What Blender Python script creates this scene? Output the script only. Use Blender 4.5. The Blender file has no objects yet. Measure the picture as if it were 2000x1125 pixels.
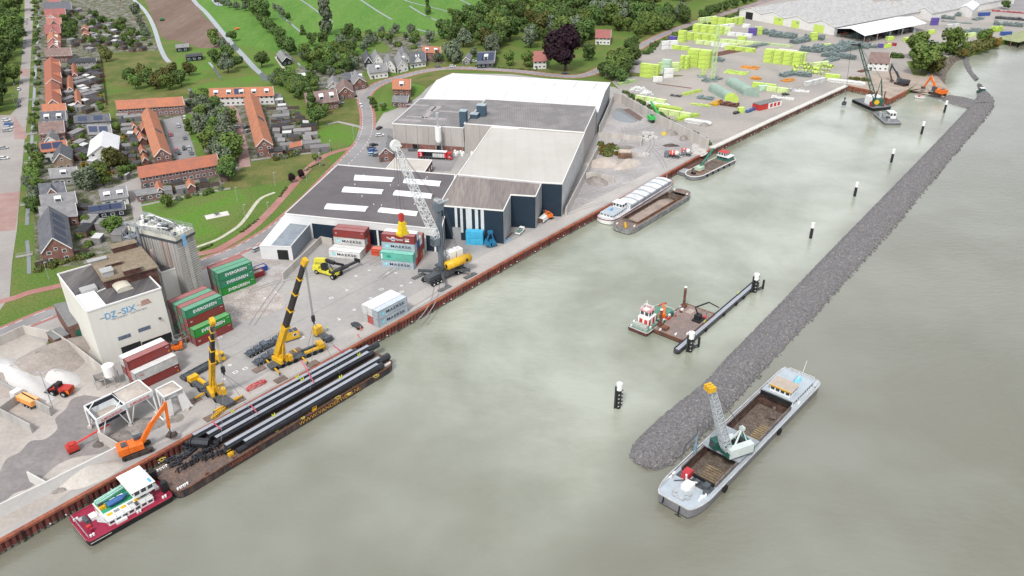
import bpy,math,random
from mathutils import Vector,Matrix
R=random.Random(11)
V=Vector
SC=bpy.context.scene
COL=SC.collection
# ---------------------------------------------------------------- camera
FPX,PITCH,ROLL,CH=1560.0,0.50843,-0.00941,129.45
_r=V((1,0,0));_f=V((0,math.cos(PITCH),-math.sin(PITCH)));_u=V((0,math.sin(PITCH),math.cos(PITCH)))
CR=_r*math.cos(ROLL)+_u*math.sin(ROLL);CU=-_r*math.sin(ROLL)+_u*math.cos(ROLL);CF=_f
cam=bpy.data.cameras.new('camera');cam_o=bpy.data.objects.new('camera',cam);COL.objects.link(cam_o)
cam.sensor_width=36;cam.lens=36*FPX/2000;cam.clip_start=1;cam.clip_end=6000
m=Matrix((CR,CU,-CF)).transposed().to_4x4();m.translation=V((0,0,CH));cam_o.matrix_world=m
SC.camera=cam_o
# ---------------------------------------------------------------- light
SUN_EL,SUN_AZ=math.radians(52),math.radians(200)
w=bpy.data.worlds.new("World");SC.world=w;w.use_nodes=True
nt=w.node_tree;nt.nodes.clear()
sky=nt.nodes.new('ShaderNodeTexSky');sky.sky_type='NISHITA';sky.sun_disc=False
sky.sun_elevation=SUN_EL;sky.sun_rotation=SUN_AZ;sky.dust_density=4.0;sky.air_density=1.0
hs=nt.nodes.new('ShaderNodeHueSaturation');hs.inputs['Saturation'].default_value=0.32
# soft broken cloud deck
tc=nt.nodes.new('ShaderNodeTexCoord');nz=nt.nodes.new('ShaderNodeTexNoise');nz.inputs['Scale'].default_value=2.2
nz.inputs['Detail'].default_value=4
mr=nt.nodes.new('ShaderNodeMapRange');mr.inputs['From Min'].default_value=.35;mr.inputs['From Max'].default_value=.65
mr.inputs['To Min'].default_value=.0;mr.inputs['To Max'].default_value=.9
mx=nt.nodes.new('ShaderNodeMix');mx.data_type='RGBA';mx.inputs['B'].default_value=(10,10.5,11.4,1)
bg=nt.nodes.new('ShaderNodeBackground');bg.inputs['Strength'].default_value=0.115
wo=nt.nodes.new('ShaderNodeOutputWorld')
lk=nt.links.new
lk(sky.outputs[0],hs.inputs['Color']);lk(tc.outputs['Generated'],nz.inputs['Vector']);lk(nz.outputs['Fac'],mr.inputs['Value'])
lk(mr.outputs[0],mx.inputs['Factor']);lk(hs.outputs[0],mx.inputs['A']);lk(mx.outputs['Result'],bg.inputs['Color']);lk(bg.outputs[0],wo.inputs['Surface'])
sd=bpy.data.lights.new('sun','SUN');sd.energy=2.1;sd.angle=math.radians(10);sd.color=(1,.96,.9)
so=bpy.data.objects.new('sun',sd);COL.objects.link(so)
_sv=V((math.sin(SUN_AZ)*math.cos(SUN_EL),math.cos(SUN_AZ)*math.cos(SUN_EL),math.sin(SUN_EL)))
so.rotation_euler=_sv.to_track_quat('Z','Y').to_euler()
SC.view_settings.view_transform='Standard';SC.view_settings.look='None'
SC.view_settings.exposure=0.34;SC.view_settings.gamma=1.0

WZ=-3.3
def P(x,y,z=0.0):
    d=CF+CR*((x-1000)/FPX)-CU*((y-562.5)/FPX)
    return V((0,0,CH))+d*((z-CH)/d.z)
def proj(p):
    d=V(p)-V((0,0,CH));z=d.dot(CF);return 1000+FPX*d.dot(CR)/z,562.5-FPX*d.dot(CU)/z
def ang(a,b):return math.atan2(b.y-a.y,b.x-a.x)
def U(a):return V((math.cos(a),math.sin(a),0))
# ---------------------------------------------------------------- materials
_M={}
def mat(name,col=None,rough=.75,var=.18,sc=.35,bump=0.,bs=3.,col2=None,metal=0.,det=4,mode=None,spec=.4,f0=.4,f1=.62,rnd=0.):
    """procedural material: base colour broken by two noises (col2 patches, fine darker specks)"""
    if name in _M:return _M[name]
    mt=bpy.data.materials.new(name);_M[name]=mt;mt.use_nodes=True
    n=mt.node_tree.nodes;l=mt.node_tree.links;b=n['Principled BSDF']
    b.inputs['Roughness'].default_value=rough;b.inputs['Metallic'].default_value=metal
    b.inputs['Specular IOR Level'].default_value=spec if rough<.72 else .12
    tc=n.new('ShaderNodeTexCoord');vec=tc.outputs['Object']
    if mode=='streak' or mode=='rows':
        mp=n.new('ShaderNodeMapping');mp.inputs['Scale'].default_value=(1,.08,1)if mode=='rows' else(1,1,.12)
        if mode=='rows':mp.inputs['Rotation'].default_value=(0,0,math.radians(-27))
        l.new(vec,mp.inputs['Vector']);vec=mp.outputs[0]
    a=n.new('ShaderNodeTexNoise');a.inputs['Scale'].default_value=sc;a.inputs['Detail'].default_value=det;a.inputs['Roughness'].default_value=.62
    l.new(vec,a.inputs['Vector'])
    r=n.new('ShaderNodeMapRange');r.inputs['From Min'].default_value=f0;r.inputs['From Max'].default_value=f1
    l.new(a.outputs['Fac'],r.inputs['Value'])
    m1=n.new('ShaderNodeMix');m1.data_type='RGBA'
    c2=col2 if col2 else tuple(c*(1-var*1.3)for c in col)
    m1.inputs['A'].default_value=(*col,1);m1.inputs['B'].default_value=(*c2,1)
    l.new(r.outputs[0],m1.inputs['Factor'])
    a2=n.new('ShaderNodeTexNoise');a2.inputs['Scale'].default_value=bs;a2.inputs['Detail'].default_value=3;l.new(vec,a2.inputs['Vector'])
    r2=n.new('ShaderNodeMapRange');r2.inputs['From Min'].default_value=.3;r2.inputs['From Max'].default_value=.7
    r2.inputs['To Min'].default_value=1-var;r2.inputs['To Max'].default_value=1+var*.6;l.new(a2.outputs['Fac'],r2.inputs['Value'])
    m2=n.new('ShaderNodeMix');m2.data_type='RGBA';m2.blend_type='MULTIPLY';m2.inputs['Factor'].default_value=1
    l.new(m1.outputs['Result'],m2.inputs['A']);l.new(r2.outputs[0],m2.inputs['B'])
    out=m2.outputs['Result']
    if rnd:
        oi=n.new('ShaderNodeObjectInfo');hv=n.new('ShaderNodeHueSaturation')
        q=n.new('ShaderNodeMapRange');q.inputs['To Min'].default_value=1-rnd;q.inputs['To Max'].default_value=1+rnd
        q2=n.new('ShaderNodeMapRange');q2.inputs['To Min'].default_value=.5-rnd*.06;q2.inputs['To Max'].default_value=.5+rnd*.05
        l.new(oi.outputs['Random'],q.inputs['Value']);l.new(oi.outputs['Random'],q2.inputs['Value'])
        l.new(q.outputs[0],hv.inputs['Value']);l.new(q2.outputs[0],hv.inputs['Hue']);l.new(out,hv.inputs['Color']);out=hv.outputs[0]
    l.new(out,b.inputs['Base Color'])
    if bump:
        bp=n.new('ShaderNodeBump');bp.inputs['Strength'].default_value=bump;bp.inputs['Distance'].default_value=.1
        l.new(a2.outputs['Fac'],bp.inputs['Height']);l.new(bp.outputs[0],b.inputs['Normal'])
    return mt
def ribbed(name,col,pitch=.35,axis='X',depth=.5,dark=.78,rough=.5,col2=None,**k):
    """sheet cladding / standing seams: narrow lines every `pitch` metres along the object axis"""
    if name in _M:return _M[name]
    mt=mat(name,col,rough=rough,col2=col2,**k)
    n=mt.node_tree.nodes;l=mt.node_tree.links;b=n['Principled BSDF']
    src=b.inputs['Base Color'].links[0].from_socket
    tc=n.new('ShaderNodeTexCoord');sx=n.new('ShaderNodeSeparateXYZ');l.new(tc.outputs['Object'],sx.inputs[0])
    mm=n.new('ShaderNodeMath');mm.operation='MULTIPLY';mm.inputs[1].default_value=1/pitch;l.new(sx.outputs[axis],mm.inputs[0])
    fr=n.new('ShaderNodeMath');fr.operation='FRACT';l.new(mm.outputs[0],fr.inputs[0])
    lt=n.new('ShaderNodeMath');lt.operation='LESS_THAN';lt.inputs[1].default_value=.25;l.new(fr.outputs[0],lt.inputs[0])
    m=n.new('ShaderNodeMix');m.data_type='RGBA';m.blend_type='MULTIPLY';m.inputs['B'].default_value=(dark,dark,dark,1)
    l.new(lt.outputs[0],m.inputs['Factor']);l.new(src,m.inputs['A']);l.new(m.outputs['Result'],b.inputs['Base Color'])
    return mt
# ---------------------------------------------------------------- mesh builder
class MB:
    def __init__(s):s.v=[];s.f=[];s.mi=[];s.m=0;s.X=None
    def add(s,vs,fs,m=None):
        o=len(s.v)
        if s.X is not None:vs=[s.X@V(p)for p in vs]
        s.v+=[tuple(p)for p in vs];s.f+=[tuple(i+o for i in f)for f in fs];s.mi+=[s.m if m is None else m]*len(fs);return s
    def box(s,x0,x1,y0,y1,z0,z1,m=None):
        return s.add([(x0,y0,z0),(x1,y0,z0),(x1,y1,z0),(x0,y1,z0),(x0,y0,z1),(x1,y0,z1),(x1,y1,z1),(x0,y1,z1)],
                     [(0,3,2,1),(4,5,6,7),(0,1,5,4),(1,2,6,5),(2,3,7,6),(3,0,4,7)],m)
    def cb(s,x,y,z,lx,ly,lz,m=None):return s.box(x-lx/2,x+lx/2,y-ly/2,y+ly/2,z,z+lz,m)
    def beam(s,p,q,w=.2,h=None,m=None):
        p=V(p);q=V(q);d=q-p
        if d.length<1e-4:return s
        d.normalize();h=w if h is None else h
        a=d.cross(V((0,0,1)))
        if a.length<1e-3:a=V((1,0,0))
        a.normalize();b=a.cross(d);a=a*w/2;b=b*h/2
        return s.add([p-a-b,p+a-b,p+a+b,p-a+b,q-a-b,q+a-b,q+a+b,q-a+b],[(0,3,2,1),(4,5,6,7),(0,1,5,4),(1,2,6,5),(2,3,7,6),(3,0,4,7)],m)
    def tube(s,p,q,r,r2=None,n=10,m=None,caps=True):
        p=V(p);q=V(q);d=(q-p).normalized();r2=r if r2 is None else r2
        a=d.cross(V((0,0,1)))
        if a.length<1e-3:a=V((1,0,0))
        a.normalize();b=d.cross(a)
        vs=[]
        for c,rr in((p,r),(q,r2)):
            for i in range(n):
                t=2*math.pi*i/n;vs.append(c+a*math.cos(t)*rr+b*math.sin(t)*rr)
        fs=[(i,(i+1)%n,n+(i+1)%n,n+i)for i in range(n)]
        if caps:fs+=[tuple(range(n-1,-1,-1)),tuple(range(n,2*n))]
        return s.add(vs,fs,m)
    def cyl(s,x,y,z0,z1,r,r2=None,n=12,m=None):return s.tube((x,y,z0),(x,y,z1),r,r2,n,m)
    def prism(s,pts,z0,z1,m=None,mt=None):
        n=len(pts);A=sum(pts[i][0]*pts[(i+1)%n][1]-pts[(i+1)%n][0]*pts[i][1]for i in range(n))
        if A<0:pts=pts[::-1]
        vs=[(p[0],p[1],z0)for p in pts]+[(p[0],p[1],z1)for p in pts]
        s.add(vs,[(i,(i+1)%n,n+(i+1)%n,n+i)for i in range(n)]+[tuple(range(n-1,-1,-1))],m)
        return s.add([(p[0],p[1],z1)for p in pts],[tuple(range(n))],m if mt is None else mt)
    def lat(s,p,q,w0,w1,nb,r=.12,side=None,m=None):
        """square lattice boom from p to q"""
        p=V(p);q=V(q);d=(q-p).normalized();a=V(side)if side is not None else d.cross(V((0,0,1))).normalized();b=d.cross(a).normalized()
        def c(t,i):
            ww=w0+(w1-w0)*t
            if t<.08:ww*=.45+.55*t/.08
            if t>.92:ww*=.45+.55*(1-t)/.08
            sx,sy=((-1,-1),(1,-1),(1,1),(-1,1))[i]
            return p+(q-p)*t+a*sx*ww/2+b*sy*ww/2
        for k in range(nb):
            t0,t1=k/nb,(k+1)/nb
            for i in range(4):
                j=(i+1)%4
                s.beam(c(t0,i),c(t1,i),r*1.5,m=m)
                s.beam(c(t0,i),c(t1,j),r,m=m)if k%2 else s.beam(c(t0,j),c(t1,i),r,m=m)
                s.beam(c(t1,i),c(t1,j),r,m=m)
        return s
    def rail(s,pts,h=1.1,step=2.5,r=.05,m=None,closed=False):
        pts=[V(p)for p in pts]
        if closed:pts=pts+[pts[0]]
        for a,b in zip(pts,pts[1:]):
            up=V((0,0,h));s.beam(a+up,b+up,r*1.4,m=m);s.beam(a+up*.5,b+up*.5,r,m=m)
            n=max(1,int((b-a).length/step))
            for i in range(n+1):s.beam(a+(b-a)*i/n,a+(b-a)*i/n+up,r*1.4,m=m)
        return s
    def strip(s,pts,w,z=None,m=None):
        pts=[V(p)for p in pts];vs=[];n=len(pts)
        for i,p in enumerate(pts):
            d=(pts[min(i+1,n-1)]-pts[max(i-1,0)]);d.z=0;d.normalize();a=V((-d.y,d.x,0))
            wi=w[i]if isinstance(w,(list,tuple))else w
            for k in(-1,1):
                q=p+a*k*wi/2
                if z is not None:q.z=z
                vs.append(q)
        return s.add(vs,[(2*i,2*i+2,2*i+3,2*i+1)[::-1]for i in range(n-1)],m)
    def build(s,name,mats,parent=None,smooth=False):
        me=bpy.data.meshes.new(name);vs=s.v
        if parent is not None and parent.get('_w'):
            inv=(Matrix.Translation(parent.location)@parent.rotation_euler.to_matrix().to_4x4()).inverted()
            if parent.parent:pp=parent.parent;inv=inv@(Matrix.Translation(pp.location)@pp.rotation_euler.to_matrix().to_4x4()).inverted()
            vs=[inv@V(p)for p in vs]
        me.from_pydata([tuple(p)for p in vs],[],s.f)
        for mm in(mats if isinstance(mats,(list,tuple))else[mats]):me.materials.append(mm)
        me.polygons.foreach_set('material_index',s.mi)
        if smooth:me.polygons.foreach_set('use_smooth',[True]*len(s.f))
        me.update();o=bpy.data.objects.new(name,me);COL.objects.link(o)
        if parent is not None:o.parent=parent
        return o
def tag(o,label=None,cat=None,group=None,kind=None):
    if label:o['label']=label
    if cat:o['category']=cat
    if group:o['group']=group
    if kind:o['kind']=kind
    return o
def T(name,label,cat,loc=(0,0,0),rot=0.,group=None,world=False):
    """a thing: an Empty at its base. world=True: child meshes are given in world coordinates"""
    o=bpy.data.objects.new(name,None);COL.objects.link(o);o.location=loc;o.rotation_euler=(0,0,rot)
    o.empty_display_size=.5
    if world:o['_w']=1
    return tag(o,label,cat,group)
def copy_tree(o,parent=None,mats=None):
    c=o.copy();COL.objects.link(c)
    if parent:c.parent=parent
    if mats and c.type=='MESH':
        for i,sl in enumerate(c.material_slots):
            if sl.material and sl.material.name in mats:
                q=mats[sl.material.name];sl.link='OBJECT';sl.material=q
    for ch in list(o.children):copy_tree(ch,c,mats)
    return c
_ow=['first','second','third','fourth','fifth','sixth','seventh','eighth','ninth','tenth','eleventh','twelfth','thirteenth','fourteenth','fifteenth','sixteenth','seventeenth','eighteenth','nineteenth']
def ordn(i,n,txt):
    if n==1:return txt
    i+=1;h=['','hundred-and-'][min(1,i//100)];i%=100
    if i<20:s=_ow[i-1]if i else 'hundredth'
    else:t=['twent','thirt','fort','fift','sixt','sevent','eight','ninet'][i//10-2];s=t+'ieth' if i%10==0 else t+'y-'+_ow[i%10-1]
    return h+s+' '+txt
_TX={}
def text(body,h,origin,right,up,mt,parent,thick=.02,width=None,name='lettering',sx=1.):
    """raised lettering; origin = lower left corner, given in the parent's local frame"""
    key=(body,mt.name)
    if key not in _TX:
        c=bpy.data.curves.new('lettering','FONT');c.body=body;c.extrude=.01;c.space_character=1.18 if body=='MAERSK' else 1;c.offset=.016 if body[0]=='E' else .004
        o=bpy.data.objects.new('tmp',c);COL.objects.link(o);dg=bpy.context.evaluated_depsgraph_get();dg.update()
        me=bpy.data.meshes.new_from_object(o.evaluated_get(dg));bpy.data.objects.remove(o)
        me.materials.clear();me.materials.append(mt)
        xs=[v.co.x for v in me.vertices];ys=[v.co.y for v in me.vertices]
        _TX[key]=(me,min(xs),min(ys),max(xs)-min(xs),max(ys)-min(ys))
    me,x0,y0,wx,hy=_TX[key]
    r=V(right).normalized();u=V(up).normalized();n=r.cross(u)
    s=h/hy;sxx=s*sx if width is None else width/wx
    M=Matrix((r*sxx,u*s,n*2)).transposed().to_4x4();M.translation=V(origin)-r*x0*sxx-u*y0*s+n*thick
    me2=me.copy();me2.transform(M);o=bpy.data.objects.new(name,me2);COL.objects.link(o);o.parent=parent
    return o
# ================================================================ setting
def smooth(pts,n=4):
    out=[]
    for i in range(len(pts)-1):
        p0=pts[max(i-1,0)];p1=pts[i];p2=pts[i+1];p3=pts[min(i+2,len(pts)-1)]
        for k in range(n):
            t=k/n;out.append(tuple(.5*((2*p1[j])+(-p0[j]+p2[j])*t+(2*p0[j]-5*p1[j]+4*p2[j]-p3[j])*t*t+(-p0[j]+3*p1[j]-3*p2[j]+p3[j])*t**3)for j in(0,1)))
    return out+[tuple(pts[-1])]
_sn=[0]
def sheet(name,pts,mt,layer,z=None,kind='structure',lab=None):
    zz=(.012*layer+_sn[0]*.0006)if z is None else z;_sn[0]+=1
    if name in('wet_asphalt','rubble_patch','dry_grass','lawn','sandy_ground')and len(pts)>4:pts=smooth([*pts,pts[0]],4)[:-1]
    mb=MB();p=[P(x,y,0)for x,y in pts];n=len(p)
    A=sum(p[i].x*p[(i+1)%n].y-p[(i+1)%n].x*p[i].y for i in range(n))
    if A<0:p=p[::-1]
    mb.add([(a.x,a.y,zz)for a in p],[tuple(range(n))]);o=mb.build(name,mt);o['kind']=kind;return o
def path(name,pts,w,mt,layer,kind='structure'):
    mb=MB();mb.strip([P(x,y)for x,y in pts],w,.012*layer+_sn[0]*.0006);_sn[0]+=1;o=mb.build(name,mt);o['kind']=kind;return o
# materials of the ground
m_grass=mat('verge_grass',(.1,.165,.034),.9,.3,.045,.4,1.3,(.15,.165,.05),f0=.42,f1=.62)
m_field=mat('pasture',(.09,.2,.035),.9,.2,.05,.3,.9,(.12,.225,.045),mode='rows')
m_lawn=mat('lawn',(.1,.2,.03),.9,.22,.06,.3,1.1,(.125,.17,.045))
m_dry=mat('dry_grass',(.16,.155,.055),.9,.25,.08,.3,1.2,(.085,.12,.03))
m_garden=mat('garden_soil',(.1,.115,.055),.95,.5,.2,.5,1.3,(.26,.235,.22),f0=.44,f1=.6,det=7)
m_plough=mat('ploughed_soil',(.17,.115,.09),.95,.18,.05,.5,.8,(.205,.15,.12),mode='rows')
m_asph=mat('asphalt',(.235,.225,.225),.85,.1,.06,.1,1.5,(.285,.275,.275))
m_tan=mat('old_asphalt',(.30,.275,.26),.85,.1,.05,.1,1.5,(.35,.325,.305))
m_red=mat('red_asphalt',(.33,.155,.135),.85,.12,.1,.1,1.5,(.37,.2,.175))
m_brick=mat('brick_paving',(.32,.2,.18),.85,.14,.15,.1,3,(.36,.25,.225))
m_white=mat('road_paint',(.75,.75,.73),.6,.08)
m_conc=mat('quay_concrete',(.37,.35,.33),.85,.07,.035,.1,.6,(.29,.28,.275),f0=.38,f1=.68,det=8)
m_conc2=mat('quay_edge_concrete',(.44,.41,.385),.85,.08,.05,.1,1.2,(.37,.345,.325))
m_yard=mat('material_yard',(.37,.335,.305),.9,.09,.03,.1,.7,(.3,.28,.26),f0=.38,f1=.62,det=8)
m_ryard=mat('recycling_yard',(.31,.29,.285),.9,.14,.05,.2,.7,(.4,.38,.37),det=8)
m_sandy=mat('sandy_ground',(.45,.41,.375),.95,.1,.05,.3,.9,(.36,.325,.295),det=8)
m_wet=mat('wet_asphalt',(.2,.18,.175),.55,.15,.06,.2,.8,(.3,.275,.26),f0=.45,f1=.7,det=8)
m_rubble=mat('rubble_soil',(.36,.31,.285),.95,.3,.25,.6,2,(.47,.43,.4))
m_pond=mat('ditch_water',(.2,.22,.23),.06,.1,.1,0,1,spec=.9)
m_beach=mat('beach_sand',(.4,.335,.28),.95,.15,.12,.4,1.5,(.3,.25,.205))
QL=[(-200,1168),(0,1054),(200,943),(345,864),(823,602),(960,524),(1100,447),(1200,394),(1300,339),(1390,290),(1500,238),(1655,167)]
QW=[P(*p)for p in QL];d0=(QW[1]-QW[0]).normalized();QW[0]=QW[0]-d0*150
SHT=[(1698,176),(1737,194),(1770,177),(1792,163),(1806,150),(1820,138),(1838,118),(1862,109),(1886,104),(1910,97),(1945,84),(2000,66),(2080,44),(2200,14)]
SHB=[(1698,176),(1737,194),(1770,177),(1850,199),(1868,190),(1852,172),(1850,150),(1866,124),(1890,112),(1916,104),(1950,91),(2003,72),(2084,49),(2204,18)]
shore=[P(*p)for p in SHT];shoreb=[P(x,y,WZ-.6)for x,y in SHB]
FAR=[V((2600,1500,0)),V((2600,3800,0)),V((-3200,3800,0)),V((-3200,-300,0)),V((-600,-300,0))]
lp=[(p.x,p.y)for p in QW+shore+FAR]
mb=MB();mb.prism(lp,-6,0,0,0);land=mb.build('ground',[m_grass]);land['kind']='structure'
mb=MB();k=2
for i in range(k,len(shore)-1):
    a,b,c,d=shore[i],shore[i+1],shoreb[i+1],shoreb[i]
    for s in range(4):
        t0,t1=s/4,(s+1)/4
        mb.add([a.lerp(d,t0)+V((0,0,.01)),a.lerp(d,t1)+V((0,0,.01)),b.lerp(c,t1)+V((0,0,.01)),b.lerp(c,t0)+V((0,0,.01))],[(0,1,2,3)],0 if i<5 else 1)
o=mb.build('river_bank',[m_beach,mat('bank_stone',(.2,.17,.14),.95,.4,.4,.6,2.5)]);o['kind']='structure'
# river: one sheet of silty water
wm=mat('river_water',(.168,.165,.125),.16,.03,.02,0,.05,(.2,.2,.16),det=3,spec=.9)
n_=wm.node_tree.nodes;l_=wm.node_tree.links;b_=n_['Principled BSDF']
def nd(t,**k):
    q=n_.new('ShaderNode'+t)
    for a,v in k.items():
        if isinstance(v,bpy.types.NodeSocket):l_.new(v,q.inputs[a])
        elif a in('operation','data_type'):setattr(q,a,v)
        else:q.inputs[a].default_value=v
    return q
tc=nd('TexCoord');src_=b_.inputs['Base Color'].links[0].from_socket
mp=nd('Mapping',Vector=tc.outputs['Object'],Rotation=(0,0,math.radians(-50)),Scale=(.45,1,1))
# the sheltered basin is silted: paler milky water with plumes, mixing out past the tip of the dam
p0,p1=P(1258,914,WZ),P(1888,214,WZ);al=(p1-p0).normalized();nl=V((-al.y,al.x,0))
wp=nd('TexNoise',Vector=tc.outputs['Object'],Scale=.02,Detail=4.)
def ramp(vec,a,b,amp):
    dt=nd('VectorMath',operation='DOT_PRODUCT');l_.new(tc.outputs['Object'],dt.inputs[0]);dt.inputs[1].default_value=vec
    ad=n_.new('ShaderNodeMath');ad.operation='MULTIPLY_ADD';l_.new(wp.outputs['Fac'],ad.inputs[0]);ad.inputs[1].default_value=amp;l_.new(dt.outputs['Value'],ad.inputs[2])
    r=n_.new('ShaderNodeMapRange');r.interpolation_type='SMOOTHSTEP';l_.new(ad.outputs[0],r.inputs['Value']);r.inputs['From Min'].default_value=a+amp/2;r.inputs['From Max'].default_value=b+amp/2;return r.outputs[0]
r1_=ramp(nl,p0.dot(nl)-8,p0.dot(nl)+14,30);r2_=ramp(al,p0.dot(al)-75,p0.dot(al)+25,90)
mm_=n_.new('ShaderNodeMath');mm_.operation='MULTIPLY';l_.new(r1_,mm_.inputs[0]);l_.new(r2_,mm_.inputs[1])
pn=nd('TexNoise',Vector=tc.outputs['Object'],Scale=.016,Detail=7.,Roughness=.6,Distortion=.15);pr_=nd('MapRange',Value=pn.outputs['Fac']);pr_.inputs['From Min'].default_value=.38;pr_.inputs['From Max'].default_value=.6
pc=nd('Mix',data_type='RGBA');l_.new(pr_.outputs[0],pc.inputs['Factor']);pc.inputs['A'].default_value=(.215,.23,.175,1);pc.inputs['B'].default_value=(.36,.38,.315,1)
fm_=nd('Mix',data_type='RGBA');l_.new(mm_.outputs[0],fm_.inputs['Factor']);l_.new(src_,fm_.inputs['A']);l_.new(pc.outputs['Result'],fm_.inputs['B']);l_.new(fm_.outputs['Result'],b_.inputs['Base Color'])
a_=nd('TexNoise',Vector=mp.outputs[0],Scale=.55,Detail=6.,Roughness=.62);b2_=nd('TexNoise',Vector=mp.outputs[0],Scale=.09,Detail=2.)
sm_=nd('Math',operation='ADD');l_.new(a_.outputs['Fac'],sm_.inputs[0]);l_.new(b2_.outputs['Fac'],sm_.inputs[1])
bp=nd('Bump',Height=sm_.outputs[0],Strength=.75,Distance=.22);l_.new(bp.outputs[0],b_.inputs['Normal']);b_.inputs['IOR'].default_value=1.45
mb=MB();mb.add([(-900,-500,WZ),(3500,-500,WZ),(3500,3800,WZ),(-900,3800,WZ)],[(0,1,2,3)])
o=mb.build('river_water',wm);o['kind']='structure'
# land use, from the bottom sheet up
sheet('pasture',[(376,0),(1010,0),(880,70),(760,60),(700,62),(640,95),(600,100),(520,105),(455,85),(440,66),(400,33)],m_field,1)
sheet('pasture',[(1010,0),(1000,-55),(250,-60),(255,0),(376,0)],m_field,1)
sheet('pasture',[(1230,-40),(1180,10),(1230,20),(1300,12),(1400,-20)],m_lawn,1)
sheet('ploughed_field',[(284,0),(270,-60),(355,-60),(376,0),(400,33),(438,66),(446,84),(425,95),(400,97),(380,90),(345,79),(322,77),(312,66),(296,30)],m_plough,2)
sheet('garden_ground',[(72,-60),(240,-60),(256,0),(285,40),(302,85),(320,98),(200,104),(195,215),(225,240),(245,300),(250,365),(265,400),(285,450),(290,500),(150,520),(70,520),(66,430),(76,330),(76,200)],m_garden,2)
sheet('garden_ground',[(225,192),(370,190),(445,195),(540,180),(600,240),(634,302),(495,315),(470,330),(430,365),(325,395),(270,400),(245,350)],m_garden,2)
sheet('garden_ground',[(560,150),(600,170),(640,190),(690,150),(760,118),(840,122),(870,125),(830,70),(740,75),(640,90)],m_garden,2)
sheet('lawn',[(198,106),(300,100),(328,112),(332,140),(250,170),(200,150)],m_dry,3)
sheet('lawn',[(205,188),(260,178),(370,175),(372,190),(225,210),(205,205)],m_dry,3)
sheet('lawn',[(345,100),(425,95),(420,130),(372,165),(340,150)],m_lawn,3)
sheet('lawn',[(372,170),(505,147),(525,165),(470,178),(380,188)],m_lawn,3)
sheet('lawn',[(446,84),(545,105),(590,170),(540,160),(515,145)],m_lawn,3)
sheet('lawn',[(660,75),(740,80),(760,100),(700,108),(640,115)],m_lawn,3)
sheet('lawn',[(575,118),(650,108),(655,130),(600,135)],m_lawn,3)
sheet('lawn',[(275,398),(440,368),(470,372),(480,405),(400,470),(300,455)],m_lawn,3)
sheet('lawn',[(352,230),(375,225),(400,300),(398,330),(385,312)],m_lawn,3)
sheet('dry_grass',[(470,330),(560,300),(632,304),(640,330),(560,352),(470,368),(430,370)],m_dry,3)
sheet('dry_grass',[(600,235),(640,210),(700,190),(706,245),(660,242)],m_dry,3)
sheet('lawn',[(615,262),(650,243),(704,250),(700,275),(640,292)],m_lawn,3)
sheet('dry_grass',[(805,155),(845,143),(900,140),(865,150),(830,175),(800,190)],m_dry,3)
sheet('lawn',[(730,215),(760,165),(830,170),(800,200),(745,222)],m_lawn,3)
sheet('dry_grass',[(845,128),(900,130),(1300,145),(1300,150),(1120,147),(1000,142),(880,136)],m_dry,3)
# industrial ground
qpx=QL[1:10]
sheet('quay_paving',[(-330,1130),(-200,1168)]+qpx+[(1290,215),(1200,170),(1000,145),(880,143),(760,205),(705,285),(662,322),(562,420),(500,487),(400,513),(330,560),(110,612),(0,652),(-120,720)],m_conc,2)
sheet('material_yard',[(1390,290),(1500,238),(1655,167),(1698,176),(1737,194),(1770,177),(1792,163),(1770,120),(1850,112),(1945,80),(2000,62),(2110,30),(1980,-10),(1900,-20),(1500,-10),(1430,32),(1300,75),(1252,105),(1195,160),(1240,205),(1350,265)],m_yard,2)
sheet('access_road',[(1880,-10),(1990,-20),(2120,20),(2000,22),(1905,8)],m_asph,3)
sheet('beach',[(1655,150),(1740,140),(1806,150),(1792,163),(1770,177),(1737,194),(1698,176),(1655,167)],m_beach,3)
sheet('recycling_yard',[(1190,190),(1215,178),(1300,228),(1395,280),(1380,292),(1250,362),(1130,425),(1108,422),(1160,300)],m_ryard,3)
sheet('sandy_ground',[(-330,1120),(-60,700),(0,640),(130,690),(240,745),(260,840),(180,925),(70,1005),(-40,1060),(-200,1150)],m_sandy,3)
sheet('wet_asphalt',[(165,772),(205,778),(238,792),(252,822),(250,852),(225,872),(196,886),(150,893),(118,905),(92,925),(60,952),(28,964),(0,985),(-60,1000),(-25,955),(-4,930),(12,898),(38,884),(60,862),(88,858),(112,838),(108,818),(128,800),(140,780)],m_wet,4)
sheet('rubble_patch',[(436,578),(480,560),(520,556),(560,590),(530,612),(496,622),(450,630),(440,605)],m_rubble,3)
sheet('rubble_patch',[(500,500),(550,510),(590,512),(556,545),(500,560),(480,540)],mat('yard_dirt',(.33,.29,.27),.95,.2,.2,.4,1.5,(.42,.4,.39)),3)
sheet('quay_apron',[(345,858),(823,597),(960,519),(1100,442),(1200,389),(1300,334),(1375,293),(1370,283),(1290,325),(1190,376),(1085,428),(945,498),(810,575),(690,640),(480,750),(360,800),(300,870)],m_conc2,4)
# puddle
sheet('puddle',smooth([(1196,222),(1205,212),(1218,213),(1240,228),(1246,236),(1232,240),(1208,236),(1197,230),(1196,222)],5)[:-1],m_pond,5)
sheet('silt_stain',[(1216,214),(1228,212),(1256,230),(1250,237)],mat('silt',(.18,.13,.12),.8,.1),6)
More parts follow.
